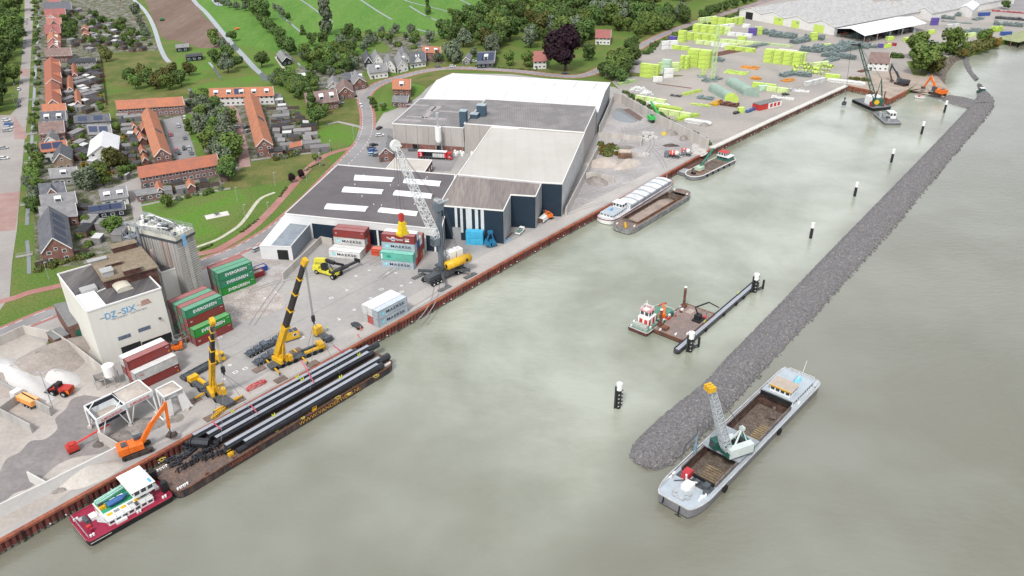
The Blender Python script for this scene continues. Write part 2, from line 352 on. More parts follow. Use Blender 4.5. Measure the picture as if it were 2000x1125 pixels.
# roads
sheet('road',[(48,-60),(68,-60),(67,0),(65,30),(60,120),(54,225),(48,275),(40,365),(33,450),(24,510),(19,580),(0,606),(-60,640),(-140,600),(-90,330),(-20,225),(20,225),(34,210),(42,120),(48,40)],m_tan,4)
for q in([(38,135),(58,135),(57,148),(36,148)],[(-20,380),(39,374),(35,410),(30,450),(-40,455)],[(28,226),(54,265),(50,272),(28,272)]):
    sheet('brick_crossing',q,m_brick,5)
DK=smooth([(-60,672),(0,652),(60,627),(110,608),(180,588),(300,552),(400,513),(460,490),(530,452),(600,392),(660,330),(700,288),(716,258),(718,225),(712,190),(735,167),(780,151),(840,137),(900,133),(1000,138),(1100,149),(1150,145),(1200,120),(1240,97),(1290,70),(1350,47),(1430,22),(1520,-6),(1600,-30)],4)
DKW=[P(*p)for p in DK]
for wd,mt_,ly,nm in((8.6,m_red,5,'dyke_road_cycle_lanes'),(5.4,m_asph,6,'dyke_road')):
    mb=MB();mb.strip(DKW,wd,.012*ly);mb.build(nm,mt_)['kind']='structure'
mb=MB();acc=0
dens=[]
for a,b in zip(DKW,DKW[1:]):
    n=max(1,int((b-a).length/1.0))
    for i in range(n):dens.append(a.lerp(b,i/n))
for i in range(0,min(len(dens)-3,620),4):
    a,b=dens[i],dens[i+2];d=(b-a);d.z=0;d.normalize();nn=V((-d.y,d.x,0))
    for sgn in(-1,1):
        mb.add([(*(a+nn*(sgn*2.7-.1)).xy,.085),(*(b+nn*(sgn*2.7-.1)).xy,.085),(*(b+nn*(sgn*2.7+.1)).xy,.085),(*(a+nn*(sgn*2.7+.1)).xy,.085)],[(0,1,2,3)])
mb.build('lane_marking',m_white)['kind']='structure'
CY=smooth([(-40,600),(25,583),(60,571),(125,556),(250,520),(400,494),(440,480),(490,448),(522,418),(548,390),(572,363),(592,340),(615,318),(645,300),(698,286)],4)
path('cycle_path',CY,3.4,m_red,4)
cw=[P(*p)for p in CY];mb=MB()
for i in range(len(cw)-1):
    a=cw[i];b=cw[i].lerp(cw[i+1],.25);d=(b-a);d.z=0;d.normalize();nn=V((-d.y,d.x,0))*.09
    mb.add([(*(a-nn).xy,.065),(*(b-nn).xy,.065),(*(b+nn).xy,.065),(*(a+nn).xy,.065)],[(0,1,2,3)])
mb.build('cycle_path_marking',m_white)['kind']='structure'
m_shell=mat('shell_path',(.5,.48,.38),.9,.12)
path('footpath',smooth([(380,484),(420,470),(445,456),(470,438),(490,412),(498,400),(512,386),(537,376)]),1.6,m_shell,4)
path('footpath',[(640,243),(660,238),(700,247),(712,252)],2.6,m_tan,5)
path('footpath',[(490,313),(560,304),(636,296)],1.8,m_tan,4)
path('footpath',[(275,402),(350,386),(450,368)],1.8,m_tan,4)
path('side_road',smooth([(716,170),(698,190),(690,186),(692,160)]),4,m_tan,7)
sheet('driveway',[(700,150),(716,158),(700,195),(690,190)],m_tan,4)
sheet('side_road',[(445,198),(463,212),(474,245),(484,290),(490,325),(468,328),(464,290),(452,240)],m_brick,4)
sheet('parking_road',[(318,235),(352,226),(370,262),(386,314),(350,322),(330,290)],m_asph,4)
sheet('side_road',[(216,368),(270,346),(300,342),(302,352),(276,360),(276,400),(284,440),(290,478),(276,485),(262,430),(252,380),(218,384)],m_tan,4)
sheet('driveway',[(225,440),(275,425),(282,470),(262,478),(230,465)],m_tan,4)
sheet('side_road',[(635,215),(650,205),(680,190),(672,178),(640,190)],m_tan,4)
sheet('driveway',[(536,112),(540,110),(566,146),(560,148)],m_shell,4)
sheet('driveway',[(700,255),(762,250),(790,265),(900,300),(880,335),(662,322),(690,292)],m_asph,4)
# ditches
def ditch(pts,wd):path('ditch',smooth(pts,3),wd,m_pond,5)
ditch([(255,-20),(262,0),(278,15),(292,35),(303,60),(312,90),(322,112),(331,122)],3.2)
ditch([(355,-50),(378,0),(402,24),(430,58),(450,82),(478,112),(496,132),(512,146),(520,158)],4)
ditch([(395,-40),(418,0),(430,12)],5)
for p_ in([(545,30),(560,40),(590,65)],[(575,-8),(600,8),(622,24),(650,44)],[(690,-10),(735,20),(765,38)],[(770,-10),(800,4),(850,16),(905,31)],[(880,-10),(935,17),(975,33)],
           [(800,12),(830,30),(860,43),(880,50),(870,60),(850,65),(832,62),(815,57)],[(795,75),(815,84),(828,94)],[(930,-10),(990,10)]):ditch(p_,1.8)
ditch([(408,122),(420,136),(431,153)],1.6);ditch([(565,108),(600,140),(640,172)],1.5);ditch([(368,172),(392,205),(400,225)],1.5)
ditch([(74,0),(74,60),(70,130),(66,200),(62,280),(58,330),(56,380),(53,440)],1.5)
ditch([(53,470),(56,500),(57,535)],1.3)
# quay marks
mb=MB()
for(x,y)in[(540,571),(517,582),(676,566),(647,582),(692,605),(661,623),(634,659),(695,539),(721,528),(756,533),(773,533),(802,552),(784,558),(813,507),(429,659),(449,713),(460,727),(437,740),(785,570),(479,720),(590,660),(724,582),(745,565)]:
    c=P(x,y,.06);c.z=.066
    kind=(x*7+y)%3;a=.84
    ux=U(a);uy=U(a+1.57)
    bars={0:[(0,-.7,.25,1.4),(-.6,-.7,1.2,.3)],1:[(-.7,-.12,1.4,.25),(-.12,-.7,.25,1.4)],2:[(-.7,-.5,1.4,.22),(-.7,.4,1.4,.22),(-.7,-.5,.22,1.1),(.5,-.5,.22,1.1)]}[kind]
    for i,(bx,by,lx,ly)in enumerate(bars):
        q=[c+ux*bx+uy*by,c+ux*(bx+lx)+uy*by,c+ux*(bx+lx)+uy*(by+ly),c+ux*bx+uy*(by+ly)]
        mb.add([p+V((0,0,.004*i))for p in q],[(0,1,2,3)])
for p_ in([(640,578),(790,500)],[(330,700),(520,600)],[(500,590),(560,565)]):
    pass
mb.build('quay_marking',m_white)['kind']='structure'
mb=MB()
for a,b in(((380,735),(700,566)),((700,566),(787,523)),((420,690),(470,668)),((920,470),(1180,362))):
    mb.strip([P(*a),P(*b)],.12,.06)
mb.build('paving_joint',mat('joint',(.17,.165,.16),.9,.1))['kind']='structure'
mt_=mat('tyre_tracks',(.26,.25,.245),.9,.1,.1);mb=MB()
for i in range(34):
    x,y=R.choice([(R.uniform(480,900),R.uniform(500,640)),(R.uniform(1000,1300),R.uniform(330,430)),(R.uniform(1180,1330),R.uniform(250,330)),(R.uniform(1300,1750),R.uniform(90,190))]);p=P(x,y);a=R.uniform(.2,1.6);cv=R.uniform(-.05,.05);pl=[]
    if x*.5438+y>1075:continue
    for k in range(14):pl.append(V(p));p=p+U(a)*2.2;a+=cv
    if proj(pl[-1])[0]*.5438+proj(pl[-1])[1]>1060:continue
    for o_ in(-.9,.9):q=[v+V((-math.sin(a),math.cos(a),0))*o_ for v in pl];mb.strip(q,.32,.07+i*.0007)
mb.build('tyre_tracks',mt_)['kind']='structure'
# ---------------------------------------------------------------- quay wall (one thing per stretch: dark red piles / white-capped stretch)
m_pile=mat('sheet_pile_rust',(.2,.062,.05),.8,.3,.5,.2,2,(.12,.05,.045),mode='streak')
m_pile2=mat('sheet_pile_dark',(.11,.06,.05),.8,.3,.5,.2,2,(.2,.1,.075),mode='streak')
m_tide=mat('tide_band',(.2,.18,.15),.9,.3,.6,.2,2,(.12,.11,.09))
m_cap=mat('cap_beam_rust',(.34,.12,.07),.8,.25,.3,.1,2,(.24,.085,.06))
m_wcap=mat('white_cap',(.62,.59,.55),.8,.1,.2)
m_dark=mat('black_steel',(.02,.021,.023),.5,.3)
m_wht=mat('white_paint',(.78,.78,.76),.5,.05,.4)
def wall_piles(pts,label,mcap,mpile,capw,lad=14.):
    root=T('quay_wall',label,'quay wall',(pts[0].x,pts[0].y,0),0,'quay walls',True)
    mb=MB();cap=MB();t=0;ld=0
    for a,b in zip(pts,pts[1:]):
        d=b-a;Ln=d.length;d.normalize();nn=V((d.y,-d.x,0))
        n=int(Ln/1.35);st=Ln/n
        prof=[]
        for i in range(n):
            for s_,o_ in((0,0),(.2,0),(.36,.5),(.84,.5)):prof.append(a+d*(i+s_)*st+nn*(.15+o_))
        prof.append(b+nn*.15)
        vs=[]; 
        for p in prof:
            for z in(-.35,WZ+.75+R.uniform(-.12,.12),WZ-1):vs.append((p.x,p.y,z))
        k=len(prof)
        mb.add(vs,[(3*i,3*i+1,3*i+4,3*i+3)for i in range(k-1)],0);mb.add(vs,[(3*i+1,3*i+2,3*i+5,3*i+4)for i in range(k-1)],1)
        e=.1
        cap.add([a-nn*.3+V((0,0,.13)),a+nn*capw+V((0,0,.13)),b+nn*capw+V((0,0,.13)),b-nn*.3+V((0,0,.13)),
                 a-nn*.3+V((0,0,-.5)),a+nn*capw+V((0,0,-.5)),b+nn*capw+V((0,0,-.5)),b-nn*.3+V((0,0,-.5))],[(0,1,2,3),(1,5,6,2),(0,3,7,4),(4,7,6,5),(0,4,5,1),(3,2,6,7)])
        x=4
        while x<Ln-2:
            l=MB();c=a+d*x+nn*(capw+.08)
            for s_ in(-.22,.22):l.beam(c+d*s_+V((0,0,.1)),c+d*s_+V((0,0,WZ-.3)),.07)
            for r_ in range(9):l.beam(c-d*.22+V((0,0,-.3-r_*.36)),c+d*.22+V((0,0,-.3-r_*.36)),.05)
            l.build('ladder',m_dark if(int(x)%3)else m_tide,root)
            bl=MB();q=a+d*(x+5.5)+nn*(.72);bl.tube(q+V((0,0,WZ+1)),q+nn*.25+V((0,0,WZ+1)),.16,n=8);bl.build('wall_bollard',m_wht,root)
            q=a+d*(x+9)+nn*(.72);bl=MB();bl.tube(q+V((0,0,WZ+1)),q+nn*.25+V((0,0,WZ+1)),.16,n=8);bl.build('wall_bollard',m_wht,root)
            x+=lad
    mb.build('sheet_piles',[mpile,m_tide],root);cap.build('capping_beam',mcap,root)
    return root
wall_piles(QW[:10],'long rust red corrugated sheet pile wall with an orange brown capping beam along the quay',m_cap,m_pile,.75)
wall_piles(QW[9:],'dark sheet pile wall under a broad white concrete edge below the bright green yard',m_wcap,m_pile2,.75)
wall_piles([QW[-1],P(1698,176),P(1737,194),P(1770,177)],'short rusty sheet pile corner beside the beach behind the floating crane',m_cap,mat('pile_orange',(.27,.12,.075),.85,.3,.4,.2,2,(.17,.07,.05)),.6,60)
# broad white strip behind the far wall
mb=MB()
for a,b in zip(QW[9:],QW[10:]):
    d=(b-a).normalized();nn=V((-d.y,d.x,0));mb.add([a+nn*.31,b+nn*.31,b+nn*1.7,a+nn*1.7],[(0,1,2,3)])
mb.v=[(x,y,.14)for x,y,z in mb.v];mb.build('quay_edge_strip',m_wcap)['kind']='structure'
# ---------------------------------------------------------------- stone breakwater
def mound(name,Wl,El,h,label,seed=1,st=.52,cap=1.0):
    """rock mound between two waterlines given as pixel polylines"""
    r=random.Random(seed)
    a=[P(x,y,WZ)for x,y in Wl];b=[P(x,y,WZ)for x,y in El]
    def rs(pl,n):
        L=[0]
        for p,q in zip(pl,pl[1:]):L.append(L[-1]+(q-p).length)
        out=[]
        for i in range(n):
            s=L[-1]*i/(n-1);k=max(j for j in range(len(L))if L[j]<=s+1e-6);k=min(k,len(pl)-2)
            out.append(pl[k].lerp(pl[k+1],(s-L[k])/max(1e-6,L[k+1]-L[k])))
        return out,L[-1]
    _,L1=rs(a,2);n=int(L1/st);A,_=rs(a,n);B,_=rs(b,n)
    wm_=max((p-q).length for p,q in zip(A,B));m_=max(6,int(wm_/st)+2)
    vs=[]
    for i in range(n):
        w_=(B[i]-A[i]).length
        for j in range(m_):
            t=j/(m_-1);p=A[i].lerp(B[i],t);dd=min(t,1-t)*w_;de=min(i,n-1-i)*st*1.0
            e=min(1,dd/4.2)
            z=h*math.sin(e*math.pi/2)*cap+r.uniform(-.15,.15)+.25*math.sin(i*.11+j*.07)*e
            if j in(0,m_-1):z=-.7
            elif j in(1,m_-2):z=.3+r.uniform(-.15,.15)
            vs.append((p.x+r.uniform(-.3,.3)*st,p.y+r.uniform(-.3,.3)*st,WZ+z))
    fs=[]
    for i in range(n-1):
        for j in range(m_-1):
            k=i*m_+j
            fs+=[(k,k+1,k+m_+1),(k,k+m_+1,k+m_)]if(i+j)%2 else[(k,k+1,k+m_),(k+1,k+m_+1,k+m_)]
    mb=MB();mb.add(vs,fs);mb.mi=[0 if r.random()<.62 else(1 if r.random()<.72 else 2)for _ in fs]
    rk=[mat('rock_dark',(.135,.13,.132),.9,.35,2,.3,4,(.19,.183,.185)),mat('rock_grey',(.21,.2,.2),.9,.35,.9,.3,3,(.12,.11,.115)),mat('rock_pale',(.27,.255,.25),.9,.3,.9,.2,3)]
    # loose boulders along both toes
    for i in range(0,n,2):
        for q in(B[i],):
            if r.random()<.7:
                s_=r.uniform(.25,.5);c=q+V((r.uniform(-.4,.4),r.uniform(-.4,.4),r.uniform(-.25,.1)))
                v8=[c+V((sx*s_*r.uniform(.5,1),sy*s_*r.uniform(.5,1),sz*s_*r.uniform(.5,.9)))for sz in(-1,1)for sx,sy in((-1,-1),(1,-1),(1,1),(-1,1))]
                mb.add(v8,[(0,3,2,1),(4,5,6,7),(0,1,5,4),(1,2,6,5),(2,3,7,6),(3,0,4,7)],0 if r.random()<.6 else 1)
    o=mb.build(name,rk);o['kind']='structure';return o
WW=[(1258,914),(1230,898),(1229,882),(1242,858),(1300,804),(1370,750),(1420,696),(1520,594),(1600,510),(1700,408),(1800,306),(1884,218),(1893,207)]
EE=[(1266,917),(1285,917),(1312,910),(1345,880),(1378,848),(1428,796),(1504,712),(1562,650),(1650,552),(1750,440),(1850,320),(1918,240),(1942,206)]
mound('breakwater',smooth(WW,3),smooth(EE,3),1.9,'',3)
mound('breakwater',[(1893,207),(1905,193),(1912,180),(1908,165)],[(1942,206),(1940,192),(1927,180),(1914,164)],1.8,'',4)
mound('breakwater',[(1838,196),(1862,205),(1895,214)],[(1858,188),(1880,190),(1912,198)],1.3,'',5)
mound('breakwater',smooth([(1881,111),(1881,125),(1890,142),(1903,158)],3),smooth([(1890,110),(1893,125),(1900,140),(1911,156)],3),1.1,'',6,.55)
# ================================================================ helpers for placing
def ray_plane(x,y,A,B):
    """point seen at (x, y) in the vertical plane through the ground points A, B"""
    d=CF+CR*((x-1000)/FPX)-CU*((y-562.5)/FPX);o=V((0,0,CH));n=V((B.y-A.y,A.x-B.x,0));t=(A-o).dot(n)/d.dot(n);return o+d*t
def zat(xy,py):
    lo,hi=-5.,110.
    for _ in range(40):
        m=(lo+hi)/2
        if proj((xy[0],xy[1],m))[1]>py:lo=m
        else:hi=m
    return lo
def up(p,z):return V((p[0],p[1],z))
gl=mat('window_glass',(.05,.065,.08),.12,.1,spec=.8)
steel=mat('galvanised_steel',(.46,.48,.49),.5,.2,1.2,metal=.2)
dgrey=mat('dark_grey_paint',(.085,.095,.105),.5,.25,.8)
black=m_dark;white=m_wht
tyre=mat('tyre_rubber',(.025,.025,.027),.85,.3)
yel=mat('crane_yellow',(.72,.42,.015),.45,.16,.8,col2=(.6,.34,.02))
orange=mat('orange_paint',(.8,.17,.02),.45,.15,.8)
redp=mat('red_paint',(.55,.045,.035),.5,.2,.8)
rust=mat('rusty_steel',(.2,.095,.06),.85,.35,.7,.2,2,(.11,.06,.045))
deckc=mat('worn_deck',(.23,.165,.135),.9,.25,.5,.2,2,(.15,.125,.115))
navy=ribbed('navy_cladding',(.014,.03,.05),.9,'X',dark=.7,rough=.45)
# ================================================================ containers
CN={'maroon':(.25,.035,.03),'red':(.56,.05,.035),'orange red':(.62,.09,.04),'light grey':(.56,.56,.54),'pale blue grey':(.42,.48,.53),'white':(.74,.74,.72),
      'green':(.03,.24,.12),'bright green':(.02,.27,.03),'teal green':(.13,.47,.37),'blue':(.03,.08,.3),'brown':(.2,.07,.045),'beige':(.5,.47,.4)}
_cp={}
def cont_proto(col,L=12.19,H=2.8):
    k=(col,L,H)
    if k in _cp:return _cp[k]
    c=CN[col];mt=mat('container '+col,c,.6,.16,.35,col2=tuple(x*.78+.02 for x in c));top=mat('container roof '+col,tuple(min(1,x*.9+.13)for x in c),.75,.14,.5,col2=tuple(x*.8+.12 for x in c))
    b=MB();hl=L/2-.12;y=1.16;n=int(2*hl/.42);st=2*hl/n
    for s in(-1,1):
        pr=[]
        for i in range(n):pr+=[(-hl+i*st,0),(-hl+(i+.3)*st,0),(-hl+(i+.42)*st,-.05),(-hl+(i+.88)*st,-.05)]
        pr.append((hl,0));vs=[]
        for x,o in pr:vs+=[(x,s*(y+o),.15),(x,s*(y+o),H-.12)]
        m_=len(pr);fs=[(2*i,2*i+2,2*i+3,2*i+1)for i in range(m_-1)]
        b.add(vs,fs if s<0 else[f[::-1]for f in fs],0)
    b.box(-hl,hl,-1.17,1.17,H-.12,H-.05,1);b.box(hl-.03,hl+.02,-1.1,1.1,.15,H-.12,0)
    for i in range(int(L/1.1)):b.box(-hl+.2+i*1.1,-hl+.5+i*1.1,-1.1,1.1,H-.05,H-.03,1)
    f=MB();h=L/2
    for sx in(-1,1):
        for sy in(-1,1):f.cb(sx*(h-.08),sy*1.14,0,.16,.16,H)
        f.cb(sx*(h-.08),0,0,.14,2.12,.15);f.cb(sx*(h-.08),0,H-.14,.14,2.12,.14)
    for sy in(-1,1):f.cb(0,sy*1.17,0,L-.3,.1,.16);f.cb(0,sy*1.17,H-.11,L-.3,.09,.11)
    d=MB();d.box(-h+.04,-h+.1,-1.06,-.01,.16,H-.15);d2=MB();d2.box(-h+.04,-h+.1,.01,1.06,.16,H-.15)
    rod=MB();rod2=MB()
    for yy in(-.75,-.3):rod.beam((-h+.01,yy,.1),(-h+.01,yy,H-.1),.05)
    for yy in(.75,.3):rod2.beam((-h+.01,yy,.1),(-h+.01,yy,H-.1),.05)
    fc=mat('container frame '+col,tuple(x*.8 for x in c),.6,.2)
    tmp=T('shipping_container','','container')
    b.build('body',[mt,top],tmp);f.build('frame',fc,tmp)
    dr=d.build('door',mt,tmp);dr2=d2.build('door',mt,tmp);rod.build('lock_rod',steel,dr);rod2.build('lock_rod',steel,dr2)
    tmp.location=(0,0,-500);_cp[k]=tmp;return tmp
navyt=mat('navy_lettering',(.02,.03,.055),.6,.05);whitet=mat('white_lettering',(.8,.8,.8),.6,.03)
cyan=mat('pale_cyan_paint',(.2,.62,.72),.6,.05);redt=mat('red_lettering',(.6,.06,.05),.6,.1)
def star(parent,x,z,s,y,mt=whitet,bg=cyan):
    m_=MB();m_.box(x-s,x+s,y-.01,y,z-s,z+s);m_.build('emblem',bg,parent)
    m_=MB()
    for i in range(7):
        a=math.pi*2*i/7+.2;m_.add([(x+math.sin(a-.2)*s*.3,y-.02,z+math.cos(a-.2)*s*.3),(x+math.sin(a)*s*.85,y-.02,z+math.cos(a)*s*.85),(x+math.sin(a+.2)*s*.3,y-.02,z+math.cos(a+.2)*s*.3)],[(0,1,2)])
        m_.add([(x,y-.02,z),(x+math.sin(a-.25)*s*.32,y-.02,z+math.cos(a-.25)*s*.32),(x+math.sin(a+.25)*s*.32,y-.02,z+math.cos(a+.25)*s*.32)],[(0,1,2)])
    m_.build('emblem',mt,parent)
def logo(r,kind,L,H):
    y=-1.235
    if kind=='M':star(r,-L*.33,H*.5,H*.2,y);text('MAERSK',H*.33,(-L*.22,y,H*.34),(1,0,0),(0,0,1),navyt,r,width=L*.62)
    if kind=='E':text('EVERGREEN',H*.36,(-L*.3,y,H*.34),(1,0,0),(0,0,1),whitet,r,width=L*.62)
    if kind=='F':
        text('The',H*.3,(-L*.34,y,H*.38),(1,0,0),(0,0,1),whitet,r,width=L*.14);text('Factor',H*.26,(-L*.06,y,H*.34),(1,0,0),(0,0,1),whitet,r,width=L*.23)
        m_=MB();m_.box(-L*.185,-L*.095,y-.01,y,H*.2,H*.75);m_.build('emblem',whitet,r);m_=MB();m_.box(-L*.172,-L*.108,y-.02,y-.012,H*.27,H*.5);m_.build('emblem',mat('blue_lettering',(.05,.15,.5),.6),r)
        text('XP',H*.15,(-L*.168,y-.02,H*.53),(1,0,0),(0,0,1),redt,r,width=L*.055)
        m_=MB();m_.box(L*.22,L*.34,y-.01,y,H*.26,H*.44);m_.build('emblem',whitet,r);text('STOP',H*.17,(L*.215,y,H*.5),(1,0,0),(0,0,1),whitet,r,width=L*.13)
    if kind=='C':text('CAI',H*.16,(-L*.43,y,H*.45),(1,0,0),(0,0,1),whitet,r,width=L*.05)
    if kind=='O':text('ONE',H*.16,(-L*.4,y,H*.5),(1,0,0),(0,0,1),redt,r,width=L*.085)
    if kind in('C','R','O','E'):text('40 10',H*.09,(L*.39,y,H*.72),(1,0,0),(0,0,1),whitet if kind!='O' else redt,r)
    if kind=='R':
        m_=MB();m_.box(L*.43,L*.455,y-.01,y,H*.2,H*.36);m_.build('warning_label',yel,r)
    if kind=='T':m_=MB();m_.box(-L*.29,-L*.17,y-.01,y,H*.35,H*.68);m_.build('emblem',mat('deep_teal',(.02,.3,.2),.6),r);m_=MB();m_.box(-L*.46,-L*.42,y-.01,y,H*.15,H*.8);m_.build('emblem',whitet,r)
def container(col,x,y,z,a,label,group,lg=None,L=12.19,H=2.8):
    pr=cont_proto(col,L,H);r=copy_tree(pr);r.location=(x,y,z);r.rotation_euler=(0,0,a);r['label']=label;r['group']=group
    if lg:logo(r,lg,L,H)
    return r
LV=['bottom','second level','third level','top'];RW=['front row','second row','third row','fourth row','rear row']
def stack(pl,pr,spec,where,group,H=2.8,yaw=None):
    """pl, pr: pixels of the two lower front corners; spec: {(row, level): (colour, logo)}"""
    A=P(*pl);a=ang(A,P(*pr))if yaw is None else yaw;u=U(a);v=V((-u.y,u.x,0))
    tp={}
    for(r_,l_)in spec:tp[r_]=max(tp.get(r_,0),l_)
    nr=max(tp)
    for(r_,l_),(c,lg)in spec.items():
        p=A+u*(6.1)+v*(1.24+r_*2.5)+u*R.uniform(-.07,.07)
        lv='topmost' if l_==tp[r_]and l_ else['lowest','second up','third up','fourth up'][l_]
        rn='front row' if r_==0 else('rear row' if r_==nr else RW[r_])
        nm={'M':' with a star','E':' with lettering','F':' with large lettering'}.get(lg,'')
        container(c,p.x,p.y,l_*(H+.02),a,f'{c} container{nm}, {lv}, {rn}, {where}',group,lg,H=H)
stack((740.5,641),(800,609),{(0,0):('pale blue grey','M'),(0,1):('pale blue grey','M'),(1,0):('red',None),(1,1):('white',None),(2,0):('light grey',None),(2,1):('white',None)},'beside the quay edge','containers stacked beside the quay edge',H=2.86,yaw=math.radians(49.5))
for r_ in(0,):
    pass
stack((744,520.8),(808.5,527.5),{(0,0):('pale blue grey','M'),(0,1):('teal green','T'),(1,0):('red',None),(1,1):('beige',None),(1,2):('pale blue grey','M'),(1,3):('maroon','F'),
      (2,0):('maroon',None),(2,1):('maroon',None),(2,2):('blue',None),(2,3):('white',None),(3,0):('orange red',None),(3,1):('maroon',None),(3,2):('white',None),
      (4,0):('beige',None),(4,1):('maroon',None),(4,2):('maroon',None)},'under the harbour crane spreader','containers stacked under the harbour crane spreader',H=2.86)
stack((642.7,501.6),(704.5,508.3),{(0,0):('white','M'),(1,0):('light grey',None),(2,0):('red',None),(2,1):('light grey','M'),(2,2):('maroon','C'),(3,0):('red',None),(3,1):('red',None),(3,2):('maroon',None)},
      'behind the reach stacker','containers stacked behind the reach stacker',H=2.86)
G='containers stacked beside the white factory'
sp={(0,0):('maroon','C'),(0,1):('bright green','E')}
cl=[['maroon','brown','maroon','green'],['green','maroon','green','maroon'],['maroon','green','brown','green'],['green','brown','maroon','maroon']]
for r_ in range(4):
    for l_ in range(4):sp[(r_+1,l_)]=(cl[r_][l_],{3:'E',2:'C'}.get(l_)if r_==0 else None)
stack((385,677.4),(456.5,643.9),sp,'beside the white factory',G,H=2.79)
sp={(0,0):('bright green','E'),(0,1):('green','E'),(0,2):('green','E'),(1,0):('maroon',None),(1,1):('green',None),(1,2):('green',None),(2,0):('maroon',None),(2,1):('brown',None),(2,2):('maroon',None)}
stack((434.5,579.5),(495.7,555.7),sp,'near the dyke road','containers stacked near the dyke road',H=2.79)
B_=P(352.9,726);a_=ang(P(262.2,730.1,5.6),P(343.6,693.1,5.6));A_=B_-U(a_)*12.19;q=proj(A_)
sp={(0,0):('maroon','R'),(0,1):('light grey','O'),(1,0):('maroon',None),(1,1):('red',None),(1,2):('maroon','R'),(2,0):('light grey',None),(2,1):('maroon',None),(2,2):('white',None)}
stack(q,(352.9,726),sp,'in front of the white factory','containers stacked in front of the white factory',H=2.79)
p=P(731,497.5);a=math.radians(-13.6)
for i in range(2):
    container('orange red',p.x+2.1,p.y,i*1.35,a,['low orange red box container on the ground beside the tall stack','low orange red box container lying on its twin beside the tall stack'][i],'low red boxes',None,5.6,1.3)
# ================================================================ halls on the quay
def wall(mb,a,b,z0,z1,m=0,off=0.):
    d=(b-a).normalized();n=V((d.y,-d.x,0))*off
    a=a+n;b=b+n;return mb.add([up(a,z0),up(b,z0),up(b,z1),up(a,z1)],[(0,1,2,3)],m)
def hall(name,label,px,z,wm_,rm,z0=0.,rim=.5,rmat=white,group=None,world=None):
    pts=[P(x,y,z)for x,y in px]if world is None else[V(q)for q in world]
    A=sum(pts[i].x*pts[(i+1)%len(pts)].y-pts[(i+1)%len(pts)].x*pts[i].y for i in range(len(pts)))
    if A<0:pts=pts[::-1]
    r=T(name,label,'warehouse',(sum(q.x for q in pts)/len(pts),sum(q.y for q in pts)/len(pts),z0),0,group,True)
    n=len(pts);mb=MB()
    for i in range(n):wall(mb,pts[i],pts[(i+1)%n],z0,z)
    mb.build('wall',wm_,r)
    mb=MB();mb.add([up(q,z)for q in pts],[tuple(range(n))]);rf=mb.build('roof',rm,r)
    mb=MB();c=r.location
    for i in range(n):mb.beam(up(pts[i],z+.12),up(pts[(i+1)%n],z+.12),rim*.6,.45)
    mb.build('roof_edge',rmat,r)
    return r,pts,rf
panel=mat('concrete_panel',(.38,.35,.33),.85,.1,.1,.1,1,(.43,.405,.385),mode='streak')
bitu=mat('bitumen_roof',(.125,.113,.117),.9,.12,.06,.1,2,(.155,.142,.145),det=7)
asb=mat('weathered_roof',(.2,.175,.165),.9,.2,.12,.2,1.5,(.28,.245,.225),mode='rows',det=6)
corr=ribbed('corrugated_grey_roof',(.2,.19,.19),1.1,'X',dark=.86,rough=.85,col2=(.26,.245,.24),sc=.12)
beige=ribbed('beige_roof',(.44,.415,.38),6,'X',dark=.975,rough=.7,var=.05,sc=.05,col2=(.48,.455,.42))
whroof=mat('white_roof',(.74,.745,.75),.5,.03,.02)
whwall=mat('white_wall',(.68,.69,.69),.6,.06,.2)
cream=mat('cream_render',(.68,.665,.61),.8,.03,.05,0,1,(.64,.62,.56),mode='streak')
# black-roofed hall
r1,p1,rf=hall('warehouse','low warehouse with a flat black roof and six long white rooflights',[(557,418),(660,322.5),(889,342),(862,449)],9,whwall,bitu)
s_=[q for q in p1]
sw=P(557,418,9);se=P(862,449,9);ne=P(889,342,9);nw=P(660,322.5,9)
mb=MB();wall(mb,sw.lerp(se,.17),sw.lerp(se,.97),.02,6.3,0,.03);mb.build('lower_cladding',mat('navy_plain',(.014,.03,.05),.5,.1),r1)
mb=MB()
for i in range(9):t=.47+i*.06;wall(mb,sw.lerp(se,t),sw.lerp(se,t+.012),.02,6.2,0,.06)
mb.build('wall_trim',white,r1)
mb=MB()
for i in range(7):t=.04+i*.07;wall(mb,se.lerp(ne,t),se.lerp(ne,t+.03),.02,8.9,0,.05)
mb.build('wall_stripe',mat('navy_plain'),r1)
for q in[((691,352),(694,341),(772,346.5),(765,355)),((667,375),(674,364),(751,370),(745,379)),((633,408),(641,397),(722,403),(713,413)),((787,357),(792,348),(863,353.5),(858,364)),((767,381),(774,371),(846,378),(842,388)),((737,414),(746,405),(818,413),(813,422))]:
    c=[P(x,y,9.05)for x,y in q];mb=MB()
    l0=c[0].lerp(c[1],.5);l1=c[3].lerp(c[2],.5)
    top=[p.lerp(l0 if i in(0,1)else l1,.12)for i,p in enumerate(c)]
    vs=[up(p,9.02)for p in c]+[up(c[0].lerp(c[1],.25),9.55),up(c[0].lerp(c[1],.75),9.55),up(c[3].lerp(c[2],.75),9.55),up(c[3].lerp(c[2],.25),9.55)]
    mb.add(vs,[(0,3,7,4),(4,7,6,5),(5,6,2,1),(0,4,5,1),(3,2,6,7)]);sk=mb.build('rooflight',whroof,r1)
for i in range(16):
    p=sw.lerp(se,R.uniform(.08,.92)).lerp(nw.lerp(ne,R.uniform(.08,.92)),R.uniform(.1,.9));mb=MB();mb.cyl(p.x,p.y,9,9.5,.18,n=8);mb.build('roof_vent',white,r1)
